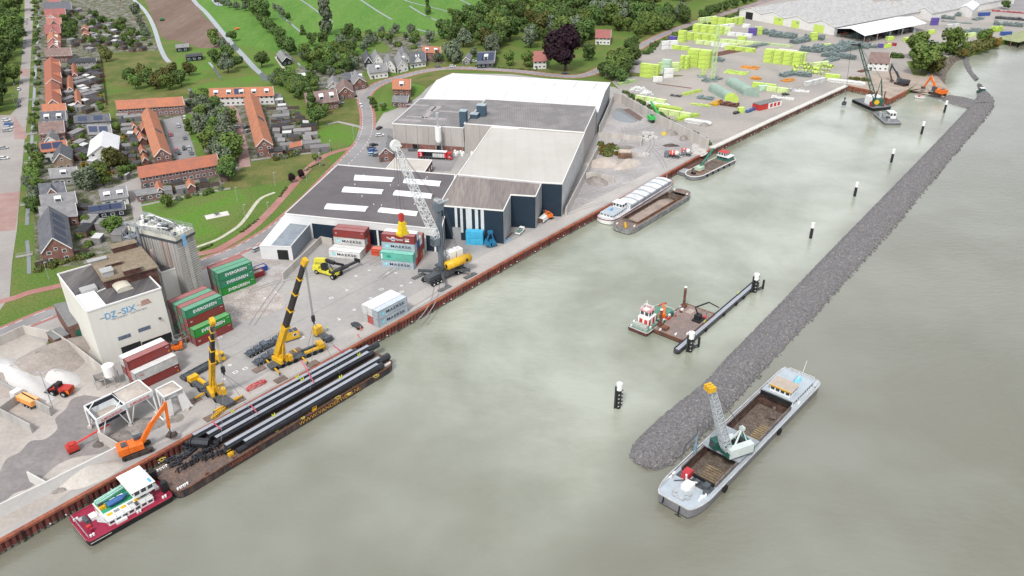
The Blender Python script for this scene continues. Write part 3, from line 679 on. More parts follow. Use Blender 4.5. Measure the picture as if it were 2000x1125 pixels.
# brown-roofed block with stepped navy front
r2,p2,rf=hall('warehouse','tall navy and white warehouse block with a stepped front and weathered brown roof',[(893,341.5),(857,402),(983,412.2),(998,381),(1046,384),(1058,357.5)],13.2,mat('navy_plain'),asb)
a,b=P(857,402,13.2),P(983,412.2,13.2);mb=MB();wt=MB()
for t0,t1 in((.245,.285),(.33,.37),(.42,.51),(.56,.61),(.65,.7)):wall(mb,a.lerp(b,t0),a.lerp(b,t1),3.2,13,0,.05)
mb.build('wall_stripe',mat('pale_panel',(.6,.62,.62),.5,.05),r2)
for(q0,q1)in(((983,412.2),(998,381)),((1046,384),(1058,357.5))):
    a1,b1=P(*q0,13.2),P(*q1,13.2);mb=MB();n=7
    for i in range(n):wall(mb,a1.lerp(b1,(i+.05)/n),a1.lerp(b1,(i+.6)/n),.02,13,0,.05)
    mb.build('wall_stripe',mat('pale_panel'),r2)
mb=MB();wall(mb,a.lerp(b,.2),a.lerp(b,.33),.02,5.2,0,.12);mb.build('roller_door',mat('door_grey',(.35,.36,.37),.6,.1),r2)
# beige-roofed hall
r3,p3,rf=hall('warehouse','long warehouse with a smooth beige roof, navy end wall and pale ribbed side',[(895,341.5),(960,248.5),(1142,259.5),(1098,359.4),(1058,357.2)],13.8,ribbed('pale_cladding',(.58,.585,.58),2.4,'Y',dark=.85,rough=.55),beige)
a,b=P(1058,357.2,13.8),P(1098,359.4,13.8);mb=MB();wall(mb,a,b,.02,13.5,0,.06);mb.build('end_wall',mat('navy_plain'),r3)
# grey roofs behind
r4,p4,rf=hall('warehouse','grey-roofed concrete panel warehouse with patched roof beside the dyke road',[(820.5,193.5),(766,242),(905,250.3),(947,196)],12,panel,corr)
a,b=P(766,242,12),P(905,250.3,12);mb=MB();wall(mb,a,b,.02,2.7,0,.07);mb.build('brick_plinth',mat('plinth_brick',(.25,.12,.1),.9,.2),r4)
for t in(.27,.6):mb=MB();wall(mb,a.lerp(b,t),a.lerp(b,t+.09),.02,2.5,0,.1);mb.build('loading_door',black,r4)
for i in range(7):mb=MB();q=a.lerp(b,.03+i*.158);d_=(b-a).normalized();n_=V((d_.y,-d_.x,0));mb.beam(up(q+n_*.12,.1),up(q+n_*.12,11.8),.14);mb.build('downpipe',steel,r4)
mb=MB()
for(x,y,lx,ly)in((816,205,12,2.5),(842,213,3,9),(852,212,3,9),(880,218,13,1.8),(835,224,3,10),(850,232,11,3.5),(800,235,12,3.5),(811,228,9,2)):
    c=P(x,y,12.03);aa=math.radians(-14);u=U(aa);v=V((-u.y,u.x,0));mb.add([c-u*lx/2-v*ly/2,c+u*lx/2-v*ly/2,c+u*lx/2+v*ly/2,c-u*lx/2+v*ly/2],[(0,1,2,3)])
mb.build('roof_patch',mat('roof_patch',(.36,.33,.33),.9,.15),r4)
r5,p5,rf=hall('warehouse','higher grey-roofed concrete warehouse in the middle of the row of halls',[(949,194),(906.5,242),(1141.3,259.3),(1165,207.7)],14.3,panel,corr)
a,b=P(1141.3,259.3,14.3),P(1165,207.7,14.3)
a,b=P(906.5,242,14.3),P(1141,259.3,14.3)
for i in range(4):mb=MB();q=a.lerp(b,.02+i*.11);d_=(b-a).normalized();n_=V((d_.y,-d_.x,0));mb.beam(up(q+n_*.12,.1),up(q+n_*.12,14),.14);mb.build('downpipe',steel,r5)
# roof shafts (part of the halls)
for(x,y,z0,w_,h_)in((906,246,12,3.2,7.6),(941,226,14.3,4.2,5.5),(927,230,14.3,3.6,2.2)):
    c=P(x,y,z0);mb=MB();mb.X=Matrix.Translation(c)@Matrix.Rotation(math.radians(-14),4,'Z');mb.cb(0,0,-.2,w_,3.4,h_);mb.m=1;mb.cb(0,0,h_-.2,w_+.3,3.7,.25);mb.build('lift_shaft',[mat('shaft_blue',(.05,.09,.125),.5,.1),mat('shaft_cap',(.35,.42,.45),.5,.1)],r5 if z0>13 else r4)
# white hall with low ridge
zr,ze=14.2,11.5
A,Bq,C,D=P(826,195,ze),P(1167.5,219,ze),P(1192,161,ze),P(885,143,ze)
M0,M1=A.lerp(D,.5),Bq.lerp(C,.5);M0=P(853,157,zr);M1=P(1181,179.5,zr)
r6=T('warehouse','large warehouse with a bright white low-pitched roof nearest the dyke road','warehouse',up((A+Bq+C+D)/4,0),0,None,True)
mb=MB();mb.add([A,Bq,M1,M0],[(0,1,2,3)]);mb.add([M0,M1,C,D],[(0,1,2,3)]);mb.build('roof',whroof,r6)
mb=MB()
for a,b in((A,Bq),(C,D)):wall(mb,a,b,0,ze)
for a,m_,b in((Bq,M1,C),(D,M0,A)):mb.add([up(a,0),up(b,0),b,m_,a],[(0,1,2,3,4)])
mb.build('wall',ribbed('grey_cladding',(.3,.31,.33),2.2,'Y',dark=1.35,rough=.6),r6)
for i in range(8):
    t=.1+i*.118
    for e0,e1,k0,k1 in((A.lerp(Bq,t),M0.lerp(M1,t),.12,.8),(M0.lerp(M1,t),D.lerp(C,t),.2,.9)):
        p_,q_=e0.lerp(e1,k0),e0.lerp(e1,k1);d_=(Bq-A).normalized()*.55;mb=MB();mb.add([p_-d_+V((0,0,.04)),p_+d_+V((0,0,.04)),q_+d_+V((0,0,.04)),q_-d_+V((0,0,.04))],[(0,1,2,3)]);mb.build('rooflight',mat('dull_rooflight',(.55,.56,.57),.5,.08),r6)
mb=MB();mb.beam(A,Bq,.3,.35);mb.beam(Bq,M1,.35,.35);mb.beam(M1,C,.35,.35);mb.beam(M0,A,.3,.3);mb.beam(D,M0,.3,.3);mb.build('roof_edge',white,r6)
# front shed at the road
z=5.3;q=[P(506.6,479.5,z),P(569,482,z),P(617,426,z),P(556,419,z)]
r7=T('storage_shed','white and blue grey shed with an open dark doorway beside the concrete bay wall','shed',up(q[0],0),0,None,True)
mb=MB();mm0=q[0].lerp(q[1],.34);mm1=q[3].lerp(q[2],.38)
for i in range(4):wall(mb,q[i],q[(i+1)%4],0,z)
mb.build('wall',whwall,r7)
mb=MB();mb.add([q[0],mm0,mm1,q[3]],[(0,1,2,3)]);mb.build('white_roof',whroof,r7)
mb=MB();mb.add([mm0+V((0,0,.02)),q[1]+V((0,0,.02)),q[2]+V((0,0,.02)),mm1+V((0,0,.02))],[(0,1,2,3)]);mb.build('roof',ribbed('blue_grey_sheet',(.25,.285,.32),1.,'X',dark=.93,rough=.5),r7)
mb=MB();wall(mb,q[1],q[2],0,z+.5,0,.1);mb.build('side_cladding',mat('blue_grey_plain',(.24,.275,.31),.5,.08),r7)
mb=MB();wall(mb,q[0].lerp(q[1],.53),q[0].lerp(q[1],.87),0.02,3.9,0,.05);mb.build('doorway',black,r7)
mb=MB();mb.beam(q[1]+V((0,0,.5)),q[2]+V((0,0,.5)),.25,.3);mb.beam(q[0],q[1],.2,.3);mb.build('roof_edge',white,r7)
# retaining / bay walls
bay=mat('bay_concrete',(.53,.5,.46),.85,.1,.25,.1,1,(.42,.39,.36),mode='streak')
def bwall(px,h,t,label,z0=0.,group=None,mt=bay,cat='wall',h2=None):
    pts=[P(x,y,z0)for x,y in px];r=T('concrete_wall',label,cat,up(pts[0],z0),0,group,True)
    for i,(a,b)in enumerate(zip(pts,pts[1:])):
        hb_=h if h2 is None else h+(h2-h)*i/max(1,len(pts)-2);mb=MB();d=(b-a).normalized();n=V((-d.y,d.x,0))*t/2
        mb.add([up(a-n,z0),up(b-n,z0),up(b+n,z0),up(a+n,z0),up(a-n*.6,z0+hb_),up(b-n*.6,z0+hb_),up(b+n*.6,z0+hb_),up(a+n*.6,z0+hb_)],[(4,5,6,7),(0,1,5,4),(1,2,6,5),(2,3,7,6),(3,0,4,7)])
        mb.build('wall_section',mt,r)
    return r
bwall([(628,474),(590,511),(553,547)],2.6,.5,'low concrete bay wall sloping down beside the blue grey shed')
bwall([(628,474),(650,478)],2.6,.5,'short concrete block wall in the corner behind the reach stacker')
bwall([(1105,421),(1140,352),(1168,296)],3.2,.6,'pale concrete retaining wall along the beige-roofed hall')
bwall([(1170,262),(1178,245),(1197,200)],4.4,.6,'concrete wall at the foot of the white-roofed hall beside the puddle')
bwall([(1197,198),(1215,202),(1280,240),(1340,270),(1382,293)],5.2,.7,'long stained concrete wall between the grey yard and the bright green yard')
bwall([(1168,268),(1200,270),(1254,276)],2.4,.5,'concrete wall of the small storage bay behind the rubble');bwall([(1254,276),(1251,286)],2.4,.5,'short end wall of the storage bay beside the white blocks')
bwall([(1196,300),(1230,304),(1254,307)],2.,.5,'rusty concrete wall between sand heap and crates');bwall([(1144,348),(1160,347),(1200,357)],2.6,.6,'white concrete block wall in front of the small gravel heap')
# ================================================================ white factory
Z=18.2;a,b,c=P(169.5,610,Z),P(314.5,563.5,Z),P(118,535,Z)
u=(b-a);L_=u.length;u.normalize();v=V((-u.y,u.x,0));Wd=max(12,(c-a).dot(v));d=b+v*Wd;c=a+v*Wd
rf_=T('factory','cream white factory block with blue lettering on its wall and dark stained roof','factory',up(a,0),0,None,True)
mb=MB()
for p_,q_ in((a,b),(b,d),(d,c),(c,a)):wall(mb,p_,q_,0,Z)
mb.build('wall',cream,rf_)
mb=MB();mb.add([a,b,d,c],[(0,1,2,3)]);mb.build('roof',mat('stained_roof',(.085,.08,.085),.9,.2,.2,.1,2,(.17,.155,.15),mode='rows',det=6),rf_)
mb=MB()
for p_,q_ in((a,b),(b,d),(d,c),(c,a)):mb.beam(up(p_,Z+.15),up(q_,Z+.15),.35,.4)
q1=a+u*6.5;mb.beam(up(a+u*5.6+v*10,Z+.1),up(b+v*(Wd*.45),Z+.1),.3,.25)
mb.build('parapet',white,rf_)
mb=MB();mb.add([up(a+u*.3+v*.3,Z+.25),up(a+u*5.2+v*.3,Z+.25),up(a+u*5.2+v*11.5,Z+.25),up(a+u*.3+v*11.5,Z+.25),up(a+u*5.2+v*.3,Z),up(a+u*5.2+v*11.5,Z)],[(0,1,2,3),(1,4,5,2)]);mb.build('roof_deck',whroof,rf_)
mb=MB();o_=a+u*12+v*5.2
for k in range(6):
    t0,t1=k/6*math.pi,(k+1)/6*math.pi;f=lambda t:-math.cos(t)*2.2;g=lambda t:.5+math.sin(t)*.9
    mb.add([up(o_+u*f(t0),Z+g(t0)),up(o_+u*f(t1),Z+g(t1)),up(o_+u*f(t1)+v*6,Z+g(t1)),up(o_+u*f(t0)+v*6,Z+g(t0))],[(0,1,2,3)])
mb.add([up(o_-u*2.2,Z),up(o_+u*2.2,Z),up(o_+u*2.2,Z+.5),up(o_+u*1.2,Z+1.2),up(o_,Z+1.4),up(o_-u*1.2,Z+1.2),up(o_-u*2.2,Z+.5)],[tuple(range(7))]);mb.build('rooflight',mat('cream_rooflight',(.62,.58,.48),.5,.1),rf_)
mb=MB();mb.X=Matrix.Translation(up(a+u*4.2+v*12.6,Z))@Matrix.Rotation(ang(a,b),4,'Z')
mb.box(-2.2,2,-1.5,1.5,0,1);mb.build('roof_hatch',mat('hatch_grey',(.4,.4,.39),.7,.1),rf_)
# penthouse with tan roof
pp=[P(200,549,21.2),P(309,519.5,21.2),P(275,480,21.2),P(172,505,21.2)]
mb=MB();ins=[p_.lerp((pp[0]+pp[2])/2,.06)for p_ in pp]
for i in range(4):wall(mb,ins[i],ins[(i+1)%4],Z-4,20.8)
mb.build('penthouse_wall',mat('dark_red_brick',(.13,.07,.06),.9,.3,.8),rf_)
mb=MB();mb.add([up(p_,21.1)for p_ in pp]+[up(p_,20.7)for p_ in pp],[(0,1,2,3),(0,4,5,1),(1,5,6,2),(2,6,7,3),(3,7,4,0)]);ph=mb.build('penthouse_roof',mat('mossy_roof',(.27,.22,.165),.9,.3,.5,.3,3,(.22,.175,.12),det=8),rf_)
for(x,y,sx,sy,sz,mt_)in((210,536,3,3,1.6,'hatch_grey'),(222,518,4.4,1.2,.9,None),(258,531,4.6,2.6,1.5,None),(190,509,5,1.6,.5,'hatch_grey'),(243,485,7,3,1.6,None)):
    cc=P(x,y,21.2);mb=MB();mb.X=Matrix.Translation(up(cc,21.1))@Matrix.Rotation(ang(pp[0],pp[1]),4,'Z');mb.cb(0,0,0,sx,sy,sz,1 if mt_ is None else 0);mb.cb(0,0,sz,sx+.4,sy+.4,.15,0 if mt_ else 2);mb.build('roof_box',[mat('hatch_grey'),mat('dark_red_brick'),mat('mossy_roof')],rf_)
n_=V((u.y,-u.x,0))
mb=MB()
for(x0,x1,z0,z1)in((L_*.28,L_*.45,6.5,7.7),(L_*.56,L_*.73,6.9,8.1)):
    mb=MB();wall(mb,a+u*x0,a+u*x1,z0,z1,0,.06);wn=mb.build('window',mat('strip_glass',(.16,.2,.26),.25,.3,2.),rf_);mb=MB()
    for i in range(7):q_=a+u*(x0+(x1-x0)*i/6)+n_*.1;mb.beam(up(q_,z0),up(q_,z1),.07)
    mb.beam(up(a+u*x0+n_*.1,z0),up(a+u*x1+n_*.1,z0),.09);mb.build('glazing_bar',steel,wn)
mb=MB();wall(mb,a+u*(L_*.56),a+u*(L_*.985),0.02,3.6,0,.06);mb.build('doorway',black,rf_)
mb=MB();wall(mb,a+u*(L_*.28),a+u*(L_*.55),0.02,4.2,0,.06);mb.build('doorway',black,rf_)
mb=MB();mb.cyl(*(a+u*L_*.88+n_*.3).xy,9,9.5,.35);mb.build('wall_lamp',dgrey,rf_)
bluet=mat('blue_lettering_light',(.1,.36,.64),.6,.05)
def ft(s,hh,x,z,wd,mt_):text(s,hh,u*x+n_*.06+V((0,0,z)),u,(0,0,1),mt_,rf_,width=wd)
ft('DZ',1.9,L_*.2,14.2,2.9,bluet);ft('SIX',1.9,L_*.42,14.2,3.8,bluet);ft('VEEVOEDERS',.42,L_*.26,13.5,4.4,mat('grey_lettering',(.4,.42,.45),.6));ft('AND PROTEINS',.42,L_*.52,13.6,4.6,mat('grey_lettering'))
mb=MB();wall(mb,a+u*(L_*.13),a+u*(L_*.195),14.9,15.05,0,.07);wall(mb,a+u*(L_*.365),a+u*(L_*.415),14.9,15.05,0,.07);wall(mb,a+u*(L_*.63),a+u*(L_*.67),15.4,15.5,0,.07);mb.build('emblem',dgrey,rf_)
for k in range(4):
    mb=MB();wall(mb,a+u*(L_*(.68+.005*k)),a+u*(L_*(.83-.01*k)),14.9+k*.42,15.15+k*.42,0,.07);mb.build('emblem',mat('brown_lettering',(.5,.2,.14),.6),rf_)
# lower wing beside the tower
z=13;q=[P(314,533,z),P(357,520,z),P(335,485,z),P(292,497,z)]
rw=T('factory_wing','lower cream wing with a dark flat roof between factory and silo tower','factory',up(q[0],0),0,None,True);mb=MB()
for i in range(4):wall(mb,q[i],q[(i+1)%4],0,z)
mb.build('wall',cream,rw);mb=MB();mb.add(q,[(0,1,2,3)]);mb.build('roof',mat('stained_roof'),rw);mb=MB()
for i in range(4):mb.beam(q[i]+V((0,0,.1)),q[(i+1)%4]+V((0,0,.1)),.3,.3)
mb.build('parapet',white,rw)
mb=MB();mb.beam(up(q[0].lerp(q[3],.5),z),up(q[0].lerp(q[3],.5),z+5),1.,1.);mb.build('chimney',mat('pink_render',(.55,.42,.4),.8,.1),rw)
# small brick annex at left
z=5.5;q=[P(133,639,z),P(161,628,z),P(140,587,z),P(104,594,z)]
rx=T('annex','small brick annex with grey flat roof and a green door left of the factory','outbuilding',up(q[0],0),0,None,True);mb=MB()
for i in range(4):wall(mb,q[i],q[(i+1)%4],0,z)
mb.build('wall',mat('annex_brick',(.22,.13,.11),.9,.25,.8),rx);mb=MB();mb.add([p_+V((0,0,.02))for p_ in q],[(0,1,2,3)]);mb.build('roof',mat('grey_felt',(.21,.21,.21),.9,.12,.3),rx)
mb=MB();wall(mb,q[0].lerp(q[1],.35),q[1],.02,3.6,0,.06);mb.build('door',mat('dark_green_door',(.02,.13,.085),.6,.1),rx)
mb=MB();c_=P(118,668);mb.X=Matrix.Translation(c_)@Matrix.Rotation(ang(q[0],q[1]),4,'Z');mb.cb(0,0,0,4,6,3,0);mb.m=1;mb.cb(0,0,3,4.4,6.4,.15);o=mb.build('shed',[mat('annex_brick'),mat('grey_felt')]);tag(o,'low grey-roofed lean-to below the brick annex with green door','shed')
# ================================================================ silo tower
Z=24.5;a,b=P(341.8,463,Z),P(376,445,Z);c=P(300.5,418,Z);u=(b-a).normalized();v=V((-u.y,u.x,0));W1=(b-a).length;W2=(c-a).dot(v)
tw=T('silo_tower','tall ribbed silo tower crowned by grey steel platforms, pipes and a fan','silo',up(a,0),0,None,True)
mb=MB();X=Matrix((u,v,V((0,0,1)))).transposed().to_4x4();X.translation=up(a,0);mb.X=X
mb.box(0,W1,0,W2,0,Z-2.2,0); 
for i in range(int((Z-4)/.75)):mb.box(.25,W1*.32,-.13,0,.5+i*.75,.85+i*.75,1);mb.box(W1*.55,W1-.1,-.13,0,.5+i*.75,.85+i*.75,1)
mb.box(W1*.34,W1*.53,-.3,0,0,Z-2.6,1)
mb.build('shaft',[mat('tower_concrete',(.44,.425,.4),.85,.15,.3,.1,1,(.28,.26,.24),mode='streak'),mat('tower_rib',(.55,.53,.48),.8,.1)],tw)
mb=MB();mb.X=X
for i in range(int(W2/1.15)):mb.box(-.16,0,.3+i*1.15,.75+i*1.15,0,Z-2.4,0 if i not in(3,5)else 1)
mb.build('side_rib',[mat('tower_rib_grey',(.42,.41,.4),.8,.1),mat('tower_rib_rust',(.36,.22,.17),.8,.1)],tw)
mb=MB();mb.X=X;mb.box(-.35,W1+.35,-.35,W2+.3,Z-2.2,Z-1.4,0);mb.box(-.2,W1+.2,-.2,W2+.2,Z-1.4,Z,1);mb.build('head_band',[dgrey,mat('band_cream',(.55,.54,.47),.7,.12)],tw)
mb=MB();mb.X=X;mb.rail([(-.2,-.2,Z),(W1+.2,-.2,Z),(W1+.2,W2+.2,Z),(-.2,W2+.2,Z)],1.2,1.2,.07,closed=True)
for k in range(3):mb.rail([(-.3,W2*.3*k,Z-.1),(-.3,W2*.3*(k+1),Z+.3)],1.4,.8,.07)
mb.build('railing',steel,tw)
mb=MB();mb.X=X
for i in range(26):x,y=R.uniform(.6,W1-.6),R.uniform(.8,W2-.8);mb.cb(x,y,Z,R.uniform(.4,1.6),R.uniform(.4,1.6),R.uniform(.5,1.9),i%3)
for i in range(12):mb.tube((R.uniform(.5,W1-.5),R.uniform(.5,W2-.5),Z+R.uniform(.8,2.6)),(R.uniform(.5,W1-.5),R.uniform(.5,W2-.5),Z+R.uniform(.3,3)),.16,n=6,m=i%3)
mb.lat((W1*.8,W2*.2,Z),(W1*.75,W2*.95,Z+2.6),1.2,1.2,6,.09,m=0)
mb.build('roof_machinery',[steel,dgrey,white],tw)
mb=MB();mb.X=X;mb.box(W1*.3,W1*.47,-.5,-.2,Z-4.2,Z-.4);mb.build('blue_panel',mat('light_blue',(.25,.5,.75),.6,.1),tw)
mb=MB();mb.X=X
for sx,sy in((-3.6,W2-1.),(-.3,W2-1.),(-3.6,W2-4.5),(-.3,W2-4.5)):mb.beam((sx,sy,0),(sx,sy,Z+1),.22)
for k in range(9):
    z0=k*2.8;mb.box(-3.6,-.3,W2-4.5,W2-1,z0,z0+.1);mb.beam((-3.6,W2-4.5,z0),(-.3,W2-4.5,z0+2.8),.2);mb.beam((-3.6,W2-1,z0+2.8),(-3.6,W2-4.5,z0),.14);mb.rail([(-3.6,W2-4.5,z0),(-.3,W2-4.5,z0)],1.1,1.1,.06)
mb.tube((-2,W2-6,3),(-2,W2-6,Z+2),.35,n=8);mb.tube((-4.6,W2-2,Z-9),(-2.4,W2-3,Z-1),.3,n=8);mb.build('stair_cage',mat('stair_grey',(.28,.31,.34),.6,.2),tw)
mb=MB();mb.X=X;mb.cyl(W1*.3,W2*.8,Z,Z+1.8,.7,n=12);mb.cyl(W1*.6,W2*.9,Z,Z+2.4,.45,n=10);mb.build('fan_housing',white,tw)
# ================================================================ machines on the quay
def sub(name,mts,parent,fn,smooth=False):
    mb=MB();fn(mb);return mb.build(name,mts,parent,smooth)
def wheels(parent,spots,r=.5,w=.35):
    for(x,y)in spots:
        mb=MB();mb.tube((x,y-w/2,r),(x,y+w/2,r),r,n=12);o=mb.build('wheel',tyre,parent);mb=MB();mb.tube((x,y-w/2-.02,r),(x,y+w/2+.02,r),r*.5,n=8);mb.build('rim',steel,o)
def hydraulic(mb,a,b,r=.12,m=None):a=V(a);b=V(b);mb.tube(a,a.lerp(b,.55),r,n=8,m=m);mb.tube(a.lerp(b,.5),b,r*.6,n=6,m=m)
pad=mat('outrigger_pad',(.22,.165,.14),.9,.2,.8)
def pads(px,where):
    for i,(x,y,nm)in enumerate(px):
        c=P(x,y);mb=MB();mb.X=Matrix.Translation(c)@Matrix.Rotation(math.radians(48),4,'Z');mb.cb(0,0,.07,3.4,2.2,.22);o=mb.build('outrigger_mat',pad);tag(o,nm,'ground mat','outrigger mats')
def mobile_crane(A,B,foot,tippx,hxy,hookpy,label,group,nax,tele,wcab=2.8,hook_att=()):
    """A rear, B front of the carrier on the ground; foot 0..1 along the carrier"""
    a=ang(A,B);L=(B-A).length;r=T('mobile_crane',label,'crane',up(A,0),a,group,True);X=Matrix.Translation(up(A,0))@Matrix.Rotation(a,4,'Z')
    def S(name,mts,fn,par=r):
        mb=MB();mb.X=X;fn(mb);return mb.build(name,mts,par)
    S('chassis',[dgrey,yel],lambda m:(m.box(0,L,-1.35,1.35,.75,1.45),m.box(0,L*.3,-1.4,1.4,1.45,1.6),m.box(L*.62,L-2.2,-1.3,-.3,1.45,2.0,1),m.box(L*.62,L-2.2,.5,1.3,1.45,1.9)))
    cb=S('cab',[yel],lambda m:(m.box(L-2.1,L,-1.35,1.35,.7,2.0),m.box(L-2.0,L-.2,-1.3,1.3,2.0,2.75)))
    S('windscreen',gl,lambda m:(m.box(L-.2,L-.12,-1.2,1.2,1.9,2.6),m.box(L-1.8,L-.4,-1.36,-1.31,1.9,2.6)),cb)
    for i in range(nax):
        x=1.5+(L-3.2)*i/(nax-1)
        for y in(-1.15,1.15):
            mb=MB();mb.X=X;mb.tube((x,y-.22,.72),(x,y+.22,.72),.72,n=12);w_=mb.build('wheel',tyre,r);mb=MB();mb.X=X;mb.tube((x,y-.24,.72),(x,y+.24,.72),.33,n=8);mb.build('rim',steel,w_)
    for x in(L*.06,L*.55):
        for s in(-1,1):
            S('outrigger',[yel,dgrey],lambda m:(m.beam((x,s*1.2,1.0),(x,s*4.3,1.0),.35,.45),m.beam((x,s*4.3,1.2),(x,s*4.3,.28),.3,m=1)))
    fx=L*foot;F=X@V((fx,0,2.2));hz=zat(hxy,hookpy);tz=zat(hxy,tippx[1]);tip=V((hxy[0],hxy[1],tz))
    if tippx[0]: 
        dd=CF+CR*((tippx[0]-1000)/FPX)-CU*((tippx[1]-562.5)/FPX);o=V((0,0,CH));t=((tip-o).dot(dd))/dd.dot(dd);tip=o+dd*t;tip.x,tip.y=tip.x,tip.y
    d=tip-F;dh=V((d.x,d.y,0)).normalized();sd_=V((-dh.y,dh.x,0))
    ss=MB();Y=Matrix((dh,sd_,V((0,0,1)))).transposed().to_4x4();Y.translation=X@V((fx,0,1.6))
    ss.X=Y;ss.box(-3.4,1.6,-1.3,-.5,0,1.3,0);ss.box(-3.4,1.6,.5,1.3,0,1.3,0);ss.box(-3.9,-2.6,-1.4,1.4,.1,1.7,1);ss.cyl(0,0,-.2,.2,1.3,m=1);ss.box(-1.2,.8,-.45,.45,.6,2.2,0)
    ss.build('slewing_platform',[yel,dgrey],r)
    c2=MB();c2.X=Y;c2.box(.6,2.3,1.35,2.4,0,1.8);cc=c2.build('operator_cab',yel,r);c2=MB();c2.X=Y;c2.box(2.3,2.35,1.45,2.3,.6,1.7);c2.box(.8,2.2,2.4,2.44,.7,1.6);c2.build('windscreen',gl,cc)
    boom=F-dh*1.6+V((0,0,.9));n=len(tele);prev=0;D=tip-boom
    for i,(t1,wd,cl_)in enumerate(tele):
        mb=MB();mb.beam(boom+D*prev,boom+D*t1,wd,wd*1.25);mb.build('boom_section',yel if cl_=='y' else mat('boom_black',(.03,.03,.032),.45,.2),r)
        if i<n-1 or cl_!='y':mb=MB();mb.beam(boom+D*(t1-.006),boom+D*(t1+.002),wd*1.35,wd*1.6);mb.build('boom_collar',yel,r)
        prev=t1
    mb=MB();hydraulic(mb,F+dh*1.2+sd_*.5,boom+D*.26,.24);hydraulic(mb,F+dh*1.2-sd_*.5,boom+D*.26,.24);mb.build('luffing_cylinder',yel,r)
    mb=MB();mb.beam(tip-D.normalized()*1.2,tip+D.normalized()*.9,1.1,1.4);mb.tube(tip+sd_*.6+dh*.5,tip-sd_*.6+dh*.5,.5,n=10);mb.build('boom_head',yel,r)
    H=V((tip.x,tip.y,hz));mb=MB()
    for s in(-.3,-.1,.1,.3):mb.beam(tip+sd_*s,H+sd_*s*.8+V((0,0,.6)),.06)
    mb.build('hoist_rope',mat('rope_grey',(.2,.2,.21),.6,.1),r)
    mb=MB();mb.beam(H+V((0,0,.9)),H-V((0,0,.7)),.8,.8);mb.tube(H-V((0,0,.7)),H-V((0,0,1.4)),.22,n=8);hk=mb.build('hook_block',black,r)
    for q in hook_att:
        mb=MB();mb.beam(H-V((0,0,1.2)),V(q),.07);mb.build('sling',mat('rope_grey'),r)
    return r,H
# big crane
DZB=-.9
s1=P(664,731,2.0);s2=P(606,763,2.0);s1b=P(651,676,1.6)
hxy=(s1+s2)/2
mobile_crane(P(527,724),P(634,681),.22,(595,511),hxy,622,'large yellow mobile crane with a long black telescopic boom, eight wheels per side','mobile cranes at the pipe barge',8,
             [(.34,1.35,'y'),(.52,1.2,'b'),(.69,1.08,'b'),(.84,.98,'b'),(.985,.88,'b')],hook_att=(P(653,676,1.9),P(664,731,1.9),P(595,703,1.9),P(606,763,1.9)))
s1=P(502,818,2.0);s2=P(414,824,2.0)
mobile_crane(P(452,797),P(376,747),.38,(414.5,628),(P(500,795,2)+P(420,845,2))/2,722,'smaller yellow mobile crane with its boom almost upright behind the black pipes','mobile cranes at the pipe barge',5,
             [(.42,1.2,'y'),(.6,1.05,'b'),(.76,.95,'b'),(.87,.85,'b'),(.985,.78,'b')],hook_att=(P(490,768,1.9),P(502,818,1.9),P(414,824,1.9),P(432,862,1.9)))
pads([(380,783,'brown ground mat under the left outrigger of the smaller mobile crane'),(412,816,'brown ground mat at the quay edge below the smaller mobile crane'),(466,783,'brown ground mat on the right of the smaller mobile crane'),
      (548,742,'brown ground mat at the quay edge below the rear of the large mobile crane'),(611,711,'brown ground mat at the quay edge near the front of the large mobile crane'),(506,722,'brown ground mat at the rear left of the large mobile crane'),(578,686,'brown ground mat behind the large mobile crane')],'')
# yellow truss fly-jib parts lying on the ground by the smaller crane
o=MB();o.lat(P(413,818,.6),P(465,776,.6),.7,.6,9,.12,m=0);o=o.build('jib_section',yel);tag(o,'yellow lattice jib section lying along the quay edge by the smaller crane','jib')
o=MB();o.lat(P(482,762,.5),P(519,744,.5),1.1,1.1,6,.12,m=0);o=o.build('jib_section',mat('pinkish_red',(.6,.08,.08),.6));tag(o,'red lattice frame lying on the quay right of the smaller crane','lattice frame')
# generic vehicle bits --------------------------------------------------
def tractor(name,px0,px1,col,label,bed=None,group=None,cabh=2.9,load=None,cat='truck',bedcol=None,axles=4):
    """cab at px1, rear at px0 (ground pixels)"""
    A,B=P(*px0),P(*px1);a=ang(A,B);L=(B-A).length;r=T(name,label,cat,A,a,group)
    cm=mat('truck_'+col,{'yellow':(.72,.42,.015),'red':(.5,.03,.03),'white':(.7,.7,.69),'grey':(.17,.18,.2),'orange':(.8,.22,.03),'blue':(.05,.15,.4),'green':(.05,.3,.1)}[col],.4,.08)
    sub('chassis',dgrey,r,lambda m:(m.box(0,L-.3,-.5,.5,.6,1.0),m.box(0,.2,-1.2,1.2,.5,1.1)))
    c=sub('cab',cm,r,lambda m:(m.box(L-2.2,L,-1.22,1.22,.5,1.9),m.box(L-2.2,L-.25,-1.2,1.2,1.9,cabh+.3)))
    sub('windscreen',gl,c,lambda m:(m.add([(L,-1.1,1.9),(L,1.1,1.9),(L-.22,1.1,cabh),(L-.22,-1.1,cabh)],[(0,1,2,3)]),m.box(L-1.3,L-.4,-1.24,-1.205,1.9,cabh-.2)))
    for s in(-1,1):sub('headlight',white,c,lambda m:m.box(L,L+.04,s*.95-.2,s*.95+.2,.75,.95))
    wheels(r,[(L-1.4,s)for s in(-1.05,1.05)]+[(L-2.9 if axles>3 else 99,s)for s in(-1.05,1.05)if axles>4]+[(1.0+i*1.35,s)for i in range(axles-1)for s in(-1.05,1.05)])
    if bed:bed(r,L)
    return r
